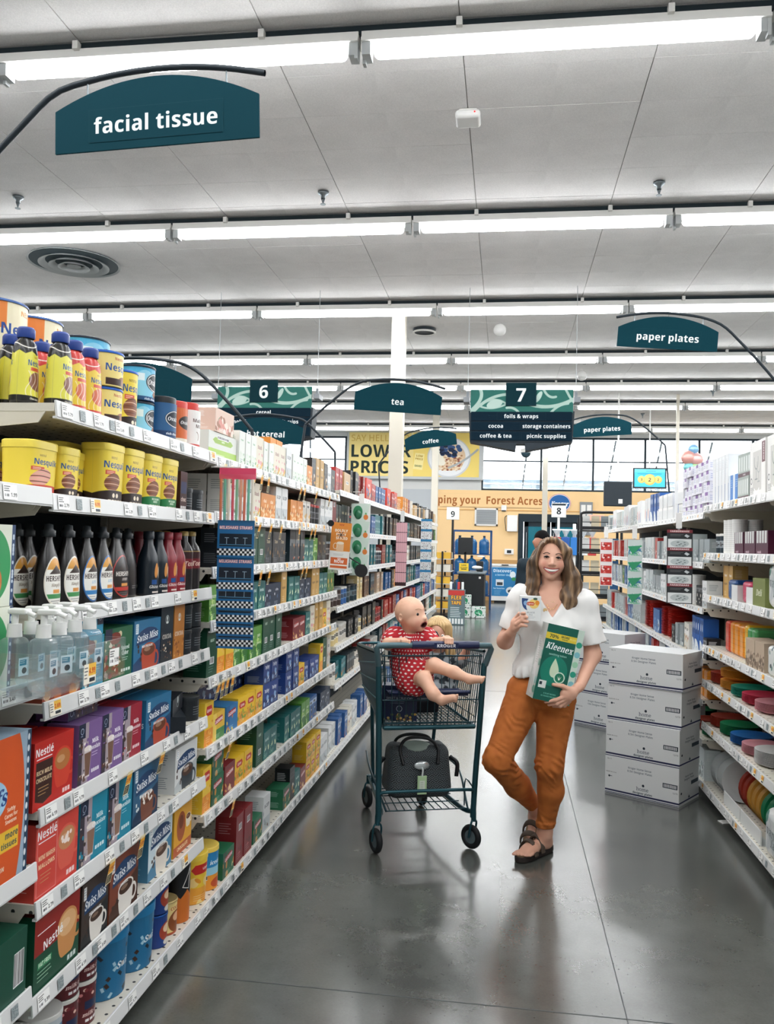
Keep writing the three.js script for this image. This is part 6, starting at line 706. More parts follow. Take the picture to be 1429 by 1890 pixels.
// ---------- the shop front beyond the aisle ----------
{
  // price banner
  const bc = cell(560, 200, (c, w, h) => {
    fillR(c, 0, 0, w, h, '#f3dd8f'); fillR(c, w * 0.5, 0, w * 0.5, h, '#f2d878'); txt(c, 'SAY HELLO TO', 8, h * 0.13, 40, '#d9b45a', { align: 'left', weight: 'normal', max: 300 }); txt(c, 'LOWER', 4, h * 0.43, 78, '#1f2f2c', { align: 'left', max: 268 }); txt(c, 'PRICES', 2, h * 0.8, 78, '#1f2f2c', { align: 'left', max: 275 });
    c.save(); c.translate(302, 130); c.rotate(0.12); fillR(c, -18, -36, 40, 74, '#f7e8a4'); txt(c, 'LOW', 2, -24, 13, '#b08a2c'); txt(c, 'PRICE', 2, -10, 12, '#b08a2c'); txt(c, 'SAVE!', 2, 22, 12, '#4a5a2c'); c.restore();
    oval(c, 432, 112, 92, 92, '#cfd2d6'); oval(c, 432, 110, 86, 86, '#eceef0'); oval(c, 432, 108, 70, 64, '#e4c9a8'); for (let i = 0; i < 170; i++) oval(c, 432 + (rnd() - 0.5) * 116, 128 + (rnd() - 0.4) * 70, 5, 4, pick(['#e9d3b4', '#c9a27c', '#b5835c', '#f0e2cc', '#8a4a3c'])); for (let i = 0; i < 5; i++) oval(c, 376 + i * 5, 76 + i * 14, 22, 16, '#f4efe0', 0.4); for (let i = 0; i < 24; i++) oval(c, 440 + (rnd() - 0.5) * 80, 82 + (rnd() - 0.5) * 46, 10, 9, pick(['#27406a', '#1c2f52', '#3a5a8a', '#16243f'])); curve(c, 'M432 158 Q500 130 552 76', '#aab0b4', 9);
  });
  const b = thing('price_banner', 'wide yellow banner reading LOWER PRICES with a cereal bowl', 'banner', [-2.87, 4.4, WZ + 0.12]); part(b, 'frame', rbox(4.25, 1.5, 0.06, 0.02, 0, 0, 0), M.greyLight); part(b, 'print', mapUV(new THREE.PlaneGeometry(4.05, 1.36), bc), printMat(bc, 'paper')).position.set(-0.03, 0.02, 0.032);
  // wall lettering and oval logo
  const wc = cell(640, 80, (c, w, h) => { fillR(c, 0, 0, w, h, '#f4d09a'); txt(c, 'ping your  Forest Acres', 0, h * 0.5, 66, '#a8622c', { align: 'left', max: w }); });
  const wl = thing('wall_lettering', 'brown lettering reading ping your Forest Acres on the yellow wall', 'lettering', [-0.53, 3.05, WZ + 0.02]); part(wl, 'panel', box(3.24, 0.42, 0.02), M.yellow); part(wl, 'letters', mapUV(new THREE.PlaneGeometry(3.2, 0.4), wc), printMat(wc, 'paper'), 'brown letters').position.set(0, 0, 0.011);
  const lc = cell(150, 130, (c, w, h) => { oval(c, w / 2, h / 2, w / 2 + 4, h / 2 + 4, '#f2f2f0'); ring(c, w / 2, h / 2, w / 2 - 3, h / 2 - 3, '#c93a34', 3); oval(c, w / 2, h / 2, w * 0.45, h * 0.43, '#2a66a8'); txt(c, 'Kroger', w / 2, h * 0.54, 46, '#fff', { max: w * 0.78, font: 'serif', style: 'italic' }); });
  const lg = thing('oval_logo_sign', 'blue oval logo sign on the yellow wall', 'sign', [1.56, 3.0, WZ + 0.03]); part(lg, 'disc', cyl(0.34, 0.34, 0.04, 0, 0, 0, 36).rotateX(PI / 2).scale(1, 0.86, 1), M.white); part(lg, 'print', mapUV(new THREE.CircleGeometry(0.335, 36), lc).scale(1, 0.86, 1), printMat(lc, 'paper')).position.z = 0.021;
  // return-air grille, boxes, clock-in devices
  const gr = thing('air_grille', 'square grey air grille in a white frame on the yellow wall', 'grille', [-0.63, 2.54, WZ + 0.02]); part(gr, 'frame', merge(box(0.7, 0.05, 0.04, 0, 0.245, 0), box(0.7, 0.05, 0.04, 0, -0.245, 0), box(0.05, 0.54, 0.04, 0.325, 0, 0), box(0.05, 0.54, 0.04, -0.325, 0, 0)), M.white); part(gr, 'backing', box(0.6, 0.44, 0.012), M.grey); for (let i = 0; i < 11; i++) part(gr, 'slat', box(0.6, 0.012, 0.02, 0, -0.2 + i * 0.04, 0.01).clone(), M.greyLight);
  const wb = thing('notice_box', 'white wall box with a dark cable above the freezer', 'box', [0.16, 2.36, WZ + 0.07]); part(wb, 'case', rbox(0.32, 0.5, 0.14, 0.02), M.whiteGloss); part(wb, 'cable', tube([[-0.1, 0.25, 0.05], [-0.22, 0.18, 0.05], [-0.2, -0.1, 0.05], [-0.18, -0.24, 0.05]], 0.012, 16, 6), M.black); part(wb, 'vent_hole', sphere(0.05, -0.02, 0.16, 0.07, 12).scale(1.4, 0.6, 0.3), M.black);
  const em = thing('alarm_strobe', 'small white alarm strobe on the yellow wall', 'alarm', [-0.1, 2.83, WZ + 0.03]); part(em, 'case', rbox(0.16, 0.16, 0.06, 0.015), M.whiteGloss); part(em, 'base', box(0.12, 0.03, 0.05, 0, -0.09, 0), M.black);
  const th = thing('wall_thermostat', 'small white thermostat with dark screen on the yellow wall', 'thermostat', [0.08, 1.5, WZ + 0.03]); part(th, 'case', rbox(0.28, 0.17, 0.06, 0.012), M.whiteGloss); part(th, 'screen', box(0.13, 0.09, 0.01, 0, 0, 0.03), M.dark);
  // ice-cream freezer with a blue printed front
  const fc = cell(200, 220, (c, w, h) => { fillR(c, 0, 0, w, h, '#2781bc'); txt(c, 'Discover', w * 0.4, h * 0.12, 34, '#eaf4fa', { max: w * 0.72 }); txt(c, 'a better day', w * 0.42, h * 0.26, 20, '#bfe0f2'); oval(c, w * 0.8, h * 0.25, 22, 26, '#e9f2f6'); oval(c, w * 0.84, h * 0.4, 18, 14, '#3a9a5a'); fillR(c, w * 0.16, h * 0.42, 60, 50, '#e6ebee'); fillR(c, w * 0.2, h * 0.52, 44, 22, '#3a3f44'); txt(c, 'fan favorites', w * 0.28, h * 0.73, 14, '#d9ecf6'); oval(c, w * 0.72, h * 0.8, 34, 28, '#e3e8ea'); oval(c, w * 0.72, h * 0.82, 20, 12, '#2f3438'); lines(c, w * 0.1, h * 0.8, w * 0.3, 4, 10, '#9fd0ea', 2); });
  const fz = thing('ice_cream_freezer', 'white chest freezer with a blue printed front reading Discover', 'freezer', [-0.03, 0, -25.35]); part(fz, 'body', rbox(0.8, 1.0, 0.65, 0.02, 0, 0.56, 0), M.whiteGloss); part(fz, 'front_print', mapUV(new THREE.PlaneGeometry(0.76, 0.84), fc), printMat(fc)).position.set(0, 0.62, 0.327); part(fz, 'lid', rbox(0.82, 0.07, 0.67, 0.02, 0, 1.1, 0), M.whiteGloss); part(fz, 'handle', box(0.2, 0.03, 0.03, 0, 1.11, 0.345), M.black); part(fz, 'kick', box(0.6, 0.06, 0.55, 0, 0.03, 0), M.black);
  // notice board and dark monitor beyond the logo
  const nb = thing('notice_board', 'slim grey notice board with paper sheets on the yellow wall', 'board', [2.35, 2.55, WZ + 0.04]); part(nb, 'frame', rbox(0.38, 1.0, 0.05, 0.01), M.grey); for (let i = 0; i < 6; i++) part(nb, 'paper_sheet', box(0.13, 0.22, 0.006, i % 2 ? 0.085 : -0.085, 0.3 - Math.floor(i / 2) * 0.28, 0.028), M.white);
  const ex = cell(90, 34, (c, w, h) => { fillR(c, 0, 0, w, h, '#f0b9a4'); txt(c, 'EXIT', w / 2, h * 0.54, 27, '#e0604a', { weight: 'normal' }); }); const es = thing('exit_sign', 'pale exit sign with red letters above the black rack', 'sign', [2.62, 2.57, WZ + 0.3]); part(es, 'case', rbox(0.46, 0.18, 0.05, 0.01), std(0xf0d0b8, 0.5)); part(es, 'letters', mapUV(new THREE.PlaneGeometry(0.44, 0.16), ex), printMat(ex, 'screen')).position.z = 0.027; part(es, 'bracket', box(0.1, 0.1, 0.28, 0, 0, -0.16), M.greyLight);
  const mon = thing('hanging_monitor', 'dark hanging monitor seen from behind above the rack', 'monitor', [2.2, 2.75, -17.5]); part(mon, 'case', rbox(0.55, 0.5, 0.1, 0.02), M.dark); part(mon, 'pole', bar([0, 0.2, 0], [0, 2.05, 0], 0.018), M.white); part(mon, 'sticker', box(0.08, 0.09, 0.005, 0.05, -0.15, 0.052), M.white);
  const qc = cell(240, 150, (c, w, h) => { fillR(c, 0, 0, w, h, '#35b6e0'); fillR(c, 0, 0, w, 26, '#5cc8ea'); lines(c, 90, 14, 90, 1, 8, '#1f7fae', 4); lines(c, 24, 36, 190, 1, 8, '#1c8fc0', 8); for (const [x, r, s] of [[56, 30, '3'], [186, 30, '2'], [120, 46, '2']]) { oval(c, x, 88, r, r, '#e9a94a'); oval(c, x - 3, 84, r * 0.86, r * 0.86, '#f3c26a'); txt(c, s, x, 89, r * 0.95, '#1c2a30'); } });
  const qs = thing('queue_screen', 'small blue queue screen showing 3 2 2', 'screen', [3.22, 3.29, -20]); part(qs, 'case', rbox(0.74, 0.47, 0.06, 0.01), M.black); part(qs, 'display', mapUV(new THREE.PlaneGeometry(0.68, 0.41), qc), printMat(qc, 'screen'), 'lit blue screen').position.z = 0.032; part(qs, 'pole', bar([0, 0.2, -0.02], [0, 1.58, -0.02], 0.015), M.white);
  { const l = new THREE.RectAreaLight(0x9fd8f0, 0.9, 0.68, 0.41); l.position.set(3.22, 3.29, -19.95); l.rotation.y = PI; l.name = 'queue_screen_glow'; scene.add(l); }
  const bl = thing('foil_balloons', 'pastel foil balloon cluster above the shelves', 'balloon', [3.2, 0, -15.4]); [[0.02, 3.42, 0x8fbfe6, 0.09], [-0.06, 3.27, 0xe6a9a0, 0.13], [0.07, 3.24, 0xe8b4b0, 0.12], [0.06, 3.1, 0x9acb8a, 0.1], [-0.05, 3.1, 0x7ac0c4, 0.1]].forEach(([x, y, c, r]) => part(bl, 'balloon', sphere(r, x, y, 0, 16).scale(1, 1, 0.6), phys({ color: c, roughness: 0.25, metalness: 0.3 }))); part(bl, 'string', bar([0, 0, 0], [0, 3.1, 0], 0.004, 5), M.white);

  // checkout lane 9 with counter, register, display rack, magazines and packs
  const laneSign = (no, x, z, y, dark, label) => { const s = thing('lane_sign', label, 'sign', [x, 0, z]), ce = cell(100, 100, (c, w, h) => { fillR(c, 0, 0, w, h, '#eceeec'); if (!dark) { fillR(c, 0, 0, w, 14, '#23303a'); } txt(c, no, w / 2, h * 0.56, 68, '#141a1e'); }); part(s, 'pole', rbox(0.05, y, 0.05, 0.01, 0, y / 2, 0), dark ? M.black : M.white); part(s, 'base', cyl(0.14, 0.16, 0.03, 0, 0.015, 0, 20), M.black); part(s, 'plate', rbox(0.3, 0.3, 0.05, 0.01, 0, y + 0.14, 0.01), M.white); part(s, 'number', mapUV(new THREE.PlaneGeometry(0.28, 0.28), ce), printMat(ce, 'paper')).position.set(0, y + 0.14, 0.037); };
  laneSign('9', -1.28, -20.2, 2.26, true, 'white square checkout lane sign with number nine'); laneSign('8', 1.07, -18, 2.28, false, 'white square checkout lane sign with number eight');
  const ck = thing('checkout_counter', 'black checkout counter with a steel top in lane nine', 'counter', [-0.8, 0, -20.6]); part(ck, 'cabinet', rbox(0.6, 0.98, 1.5, 0.01, 0, 0.49, 0), M.black); part(ck, 'counter_top', rbox(0.66, 0.05, 1.56, 0.01, 0, 1.005, 0), M.steel); part(ck, 'sticker', box(0.05, 0.05, 0.003, 0.2, 0.9, 0.752), M.white);
  const rg = thing('cash_register_monitor', 'black cash register monitor on the checkout counter', 'monitor', [-1.0, 1.03, -20.9]); part(rg, 'display', rbox(0.36, 0.42, 0.05, 0.01, 0, 0.6, 0), M.black); part(rg, 'stand', merge(box(0.05, 0.45, 0.05, 0, 0.22, 0), box(0.25, 0.02, 0.2, 0, 0.01, 0)), M.black);
  const lcSign = cell(70, 60, (c, w, h) => { fillR(c, 0, 0, w, h, '#e9c93a'); txt(c, 'LANE', w / 2, 14, 16, '#2a2a1c'); txt(c, 'CLOSED', w / 2, 32, 15, '#2a2a1c'); fillR(c, 14, 42, 42, 6, '#2a2a1c'); }); const cs = thing('lane_closed_card', 'small yellow lane closed card on the counter', 'sign', [-0.98, 1.032, -19.9]); part(cs, 'card', box(0.22, 0.19, 0.01, 0, 0.1, 0), std(0xe9c93a, 0.5)); part(cs, 'print', mapUV(new THREE.PlaneGeometry(0.21, 0.18), lcSign), printMat(lcSign, 'paper')).position.set(0, 0.1, 0.0065);
  const sc = thing('produce_scale', 'small scale with a round white dial on the counter', 'scale', [-0.62, 1.032, -20.3]); part(sc, 'body', rbox(0.16, 0.25, 0.16, 0.03, 0, 0.125, 0), M.black); part(sc, 'dial', cyl(0.09, 0.09, 0.03, 0.03, 0.36, 0.05, 24).rotateX(0).clone(), M.white); part(sc, 'bowl', sphere(0.14, -0.05, 0.27, 0, 18).scale(1, 0.35, 1), M.white);
  // five-gallon water bottles on a blue rack
  const wr = thing('water_bottle_rack', 'blue steel rack for water bottles behind the checkout', 'rack', [-0.9, 0, -22.4]); const blueM = std(0x1f4f86, 0.4, 0.2); for (const x of [-0.5, 0.5]) for (const z of [-0.2, 0.2]) part(wr, 'post', rbox(0.05, 2.05, 0.05, 0.01, x, 1.025, z), blueM); for (const y of [0.35, 0.9, 1.42]) part(wr, 'rack_shelf', box(1.0, 0.03, 0.42, 0, y, 0), blueM); part(wr, 'top_rail', box(1.05, 0.05, 0.05, 0, 2.03, 0.2), blueM);
  const jug = merge(lathe([[0.001, 0], [0.125, 0], [0.135, 0.02], [0.135, 0.12], [0.128, 0.14], [0.135, 0.16], [0.135, 0.3], [0.11, 0.36], [0.035, 0.4], [0.03, 0.44], [0.001, 0.445]], 20)), jm = phys({ color: 0x3f8fd0, roughness: 0.1, transmission: 0.6, thickness: 0 }); for (const y of [0.366, 0.916, 1.436]) for (let i = 0; i < 3; i++) { const w = thing('water_jug', 'large blue water jug on the blue rack', 'water jug', [-1.22 + i * 0.32, y, -22.35], 0, 'water jugs on the blue rack'); part(w, 'bottle', jug, jm); part(w, 'cap', cyl(0.034, 0.034, 0.04, 0, 0.455, 0, 14), M.dark); }
  // magazine and sweets rack at the lane end
  const mr = thing('candy_rack', 'narrow grey checkout rack of sweets and cards', 'rack', [-1.38, 0, -18.9]); part(mr, 'frame', merge(box2(-0.02, 0.02, 0, 1.5, -0.45, -0.41), box2(-0.02, 0.02, 0, 1.5, 0.41, 0.45), box2(-0.2, 0.2, 0, 0.1, -0.45, 0.45)), M.black); for (let i = 0; i < 5; i++) part(mr, 'rack_shelf', box(0.4, 0.015, 0.9, 0, 0.25 + i * 0.27, 0), M.greyLight);
  for (let i = 0; i < 5; i++) for (let k = 0; k < 4; k++) { const c = [0xd9d4c8, 0x2f8a4a, 0xc9403a, 0xe0b03a, 0x3a6ab0, 0x1a2228][(i * 3 + k) % 6]; solo('candy_carton', `${['pale', 'green', 'red', 'yellow', 'blue', 'black'][(i * 3 + k) % 6]} sweets carton on the grey checkout rack`, 'box', rbox(0.3, 0.14, 0.18, 0.005, 0, 0.071, 0), std(c, 0.5), [-1.36, 0.258 + i * 0.27, -19.2 + k * 0.21], 0, `${['pale', 'green', 'red', 'yellow', 'blue', 'black'][(i * 3 + k) % 6]} sweets cartons`); }
  const flex = cell(90, 170, (c, w, h) => { fillR(c, 0, 0, w, h, '#5f7478'); fillR(c, 0, 0, w, 24, '#c23a34'); txt(c, 'FLEX', w / 2, 36, 26, '#f0c84a', { stroke: '#7a1f1c', lw: 4 }); txt(c, 'TAPE', w / 2, 62, 24, '#f0c84a', { stroke: '#7a1f1c', lw: 4 }); lines(c, 12, 84, 66, 6, 9, '#d9e2e2', 3); for (let i = 0; i < 5; i++) fillR(c, 6 + i * 17, 140, 11, 26, '#e6e9e8'); });
  const fx = thing('display_bin', 'grey cardboard display bin with a red top in front of the checkout', 'display', [-1.0, 0, -17.6]); part(fx, 'bin', rbox(0.34, 0.72, 0.3, 0.008, 0, 0.36, 0), std(0x54686c, 0.7)); part(fx, 'print', mapUV(new THREE.PlaneGeometry(0.33, 0.7), flex), printMat(flex, 'paper')).position.set(0, 0.36, 0.152);
  const bt = rbox(0.05, 0.16, 0.05, 0.012, 0, 0.08, 0); for (let i = 0; i < 4; i++) { const o = thing('spray_bottle', 'small bottle standing on the grey display bin', 'bottle', [-1.12 + i * 0.08, 0.722, -17.55], 0, 'bottles on the grey display bin'); part(o, 'body', bt, std([0xe6e9e8, 0x2a3a44, 0xc9403a, 0xe6e9e8][i], 0.4)); part(o, 'cap', cyl(0.014, 0.016, 0.04, 0, 0.18, 0, 10), M.black); }
  const pc = cell(120, 90, (c, w, h) => { fillR(c, 0, 0, w, h, '#dfe6e2'); oval(c, w / 2, h / 2, 34, 26, '#2f9a6a'); oval(c, w / 2 - 6, h / 2, 16, 12, '#7fcfa8'); for (let i = 0; i < 20; i++) oval(c, rnd() * w, rnd() * h, 6, 5, pick(['#2f8a6a', '#f4f6f4', '#173a34'])); });
  [[-0.93, 0, -19.4], [-0.93, 0.262, -19.42], [-0.6, 0, -19.45]].forEach(([x, y, z], i) => { const o = solo('water_case', i === 1 ? 'white and green shrink-wrapped pack stacked by the checkout' : 'white and green shrink-wrapped pack on the floor by the checkout', 'pack', mapUV(rbox(0.32, 0.26, 0.28, 0.02, 0, 0.13, 0), pc), printMat(pc, 'gloss'), [x, y, z], 0, i === 1 ? undefined : 'wrapped packs on the floor by the checkout'); });
  // black wire rack of magazines at the end of the paper goods side
  const br = thing('magazine_rack', 'tall black wire rack of books at the end of the aisle', 'rack', [1.42, 0, -13.4]); for (const [x, z] of [[-0.3, 0.25], [0.3, 0.25], [-0.3, -0.25], [0.3, -0.25]]) part(br, 'post', bar([x, 0, z], [x, 2.1, z], 0.02), M.black); part(br, 'top_bow', tube([[-0.3, 2.08, 0.25], [-0.28, 2.17, 0.25], [0, 2.18, 0.25], [0.28, 2.17, 0.25], [0.3, 2.08, 0.25]], 0.02, 20, 8), M.black); for (let i = 0; i < 6; i++) { part(br, 'wire_shelf', merge(box(0.6, 0.015, 0.5, 0, 0.2 + i * 0.34, 0), box(0.6, 0.05, 0.01, 0, 0.24 + i * 0.34, 0.25)), M.black); part(br, 'front_wire', bar([-0.3, 0.33 + i * 0.34, 0.25], [0.3, 0.33 + i * 0.34, 0.25], 0.006, 6), M.black); }
  for (let i = 0; i < 6; i++) for (let k = 0; k < 4; k++) { const n = (i * 5 + k * 3) % 5, o = thing('book', ['white', 'grey', 'dark', 'cream', 'blue'][n] + ' book on the tall black wire rack', 'book', [1.2 + k * 0.145, 0.209 + i * 0.34, -13.3], 0, ['white', 'grey', 'dark', 'cream', 'blue'][n] + ' books on the black rack'); part(o, 'cover', box(0.12, 0.22, 0.04, 0, 0.11, 0), std([0xe6e7e4, 0x8d979a, 0x1a2228, 0xd9cdb0, 0x2a5f8f][n], 0.5)); part(o, 'pages', box(0.112, 0.212, 0.03, 0.005, 0.111, 0), M.cream); }
  const hb = [0xc93a3a, 0x2a5fb0, 0x2f7fd0, 0xe9ecee, 0xc93a3a]; const hr = thing('gift_bag_rack', 'white peg rack of gift bags beside the lane eight sign', 'rack', [1.28, 0, -16.5]); part(hr, 'post', rbox(0.06, 2.1, 0.06, 0.01, 0, 1.05, 0), M.white); part(hr, 'foot', box(0.6, 0.03, 0.4, 0, 0.015, 0), M.white); part(hr, 'arm', bar([-0.42, 1.98, 0.04], [0.42, 1.98, 0.04], 0.012), M.white);
  for (let i = 0; i < 5; i++) for (const y of [1.5]) { const g = thing('gift_bag', ['red', 'navy', 'sky blue', 'white', 'red'][i] + ' gift bag hanging on the white peg rack', 'gift bag', [0.95 + i * 0.165, y, -16.44], 0, ['red', 'navy', 'sky blue', 'white', 'red'][i] + ' gift bags'); part(g, 'bag_body', rbox(0.15, 0.34, 0.06, 0.01, 0, 0.17, 0), std(hb[i], 0.5)); part(g, 'tissue', new THREE.ConeGeometry(0.08, 0.14, 7).rotateX(PI).translate(0, 0.4, 0), std(0xe6eef2, 0.7)); part(g, 'handle', tube([[-0.03, 0.34, 0], [-0.02, 0.47, 0.02], [0.02, 0.47, 0.02], [0.03, 0.34, 0]], 0.004, 12, 5), M.white); }
  // dark trolley seen by the doors
  const bk = thing('basket_stack', 'stack of pale wire hand baskets by the glass doors', 'baskets', [0.62, 0, -24.6]); for (let i = 0; i < 5; i++) part(bk, 'basket', merge(box2(-0.22, 0.22, 0.1 + i * 0.17, 0.115 + i * 0.17, -0.15, 0.15), box2(-0.24, -0.22, 0.1 + i * 0.17, 0.25 + i * 0.17, -0.15, 0.15), box2(0.22, 0.24, 0.1 + i * 0.17, 0.25 + i * 0.17, -0.15, 0.15), box2(-0.24, 0.24, 0.23 + i * 0.17, 0.25 + i * 0.17, 0.13, 0.15)), M.greyLight); part(bk, 'stand', box(0.4, 0.1, 0.3, 0, 0.05, 0), M.black);
}

// ---------- cartons of plates standing in the aisle ----------
{
  const face = (l2) => (c, w, h) => { fillR(c, 0, 0, w, h, '#d6d8d8'); txt(c, 'Kroger Home Sense', w * 0.48, h * 0.22, h * 0.075, '#23303f', { weight: 'normal' }); txt(c, l2, w * 0.48, h * 0.31, h * 0.075, '#23303f', { weight: 'normal' }); txt(c, 'Qty 12', w * 0.06, h * 0.06, h * 0.045, '#444', { weight: 'normal' }); txt(c, 'MADE IN U.S.A.', w * 0.09, h * 0.42, h * 0.045, '#333', { weight: 'normal' }); oval(c, w * 0.06, h * 0.54, h * 0.028, h * 0.028, '#1c2430'); fillR(c, w * 0.06, h * 0.53, w * 0.04, h * 0.012, '#1c2430'); fillR(c, w * 0.79, h * 0.44, w * 0.19, h * 0.12, '#16202c'); for (let i = 0; i < 9; i++) fillR(c, w * (0.802 + i * 0.019), h * 0.458, w * 0.011, h * 0.085, '#e6e8e8'); txt(c, '12/70', w * 0.95, h * 0.66, h * 0.055, '#555', { weight: 'normal' }); txt(c, 'home', w * 0.52, h * 0.74, h * 0.13, '#23303f', { style: 'italic', font: 'serif', weight: 'normal' }); oval(c, w * 0.53, h * 0.635, h * 0.035, h * 0.035, '#15202e'); txt(c, 'designer plates', w * 0.52, h * 0.845, h * 0.075, '#15202e'); fillR(c, 0, h * 0.9, w, h * 0.042, '#12163f'); fillR(c, 0, h * 0.972, w, h * 0.018, '#12163f'); };
  const sidef = (c, w, h) => { fillR(c, 0, 0, w, h, '#d6d8d8'); txt(c, 'Home Sense', w * 0.5, h * 0.28, h * 0.07, '#33404c', { weight: 'normal', max: w * 0.7 }); txt(c, 'Designer Plates', w * 0.5, h * 0.36, h * 0.07, '#33404c', { weight: 'normal', max: w * 0.7 }); fillR(c, w * 0.6, h * 0.46, w * 0.36, h * 0.1, '#3a4652'); oval(c, w * 0.12, h * 0.68, 5, 5, '#15202e'); poly(c, [[w * 0.45, h * 0.88], [w * 0.55, h * 0.88], [w * 0.5, h * 0.8]], '#33404c'); fillR(c, 0, h * 0.9, w, h * 0.035, '#151a4a'); };
  defBox('cartonA', [0.5, 0.238, 0.34], { front: face('8.5in Designer Plates'), side: sidef, top: '#d6d8d8', kind: 'paper' }, 'plate_carton', '', 'carton', 700);
  defBox('cartonB', [0.5, 0.285, 0.34], { front: face('10in Designer Plates'), side: sidef, top: '#d6d8d8', kind: 'paper' }, 'plate_carton', '', 'carton', 500);
  const stackOf = (key, n, x, z, turn, words) => { for (let i = 0; i < n; i++) { const p = PROD[key], o = p.make(); o.name = numbered('plate_carton'); o.position.set(x + (rnd() - 0.5) * 0.012 + i * 0.006, i * (p.h + 0.001), z + (rnd() - 0.5) * 0.012); o.rotation.y = turn + (rnd() - 0.5) * 0.02; tag(o, `white plate carton, ${words[i]}`, 'carton', 'stacked plate cartons'); scene.add(o); } };
  stackOf('cartonA', 4, 0.985, -5.87, -0.56, ['bottom of the stack of four in the aisle', 'second from the floor in the stack of four', 'third from the floor in the stack of four', 'topmost of the stack of four in the aisle']);
  stackOf('cartonB', 3, 0.96, -8.06, -0.7, ['bottom of the stack of three beyond the shopper', 'middle of the stack of three beyond the shopper', 'topmost of the stack of three beyond the shopper']);
  const sc = thing('paper_scrap', 'small torn label lying on the floor under the plates', 'scrap', [1.34, 0, -5.35], 0.3); part(sc, 'scrap', box(0.1, 0.004, 0.06, 0, 0.003, 0), M.white);
}

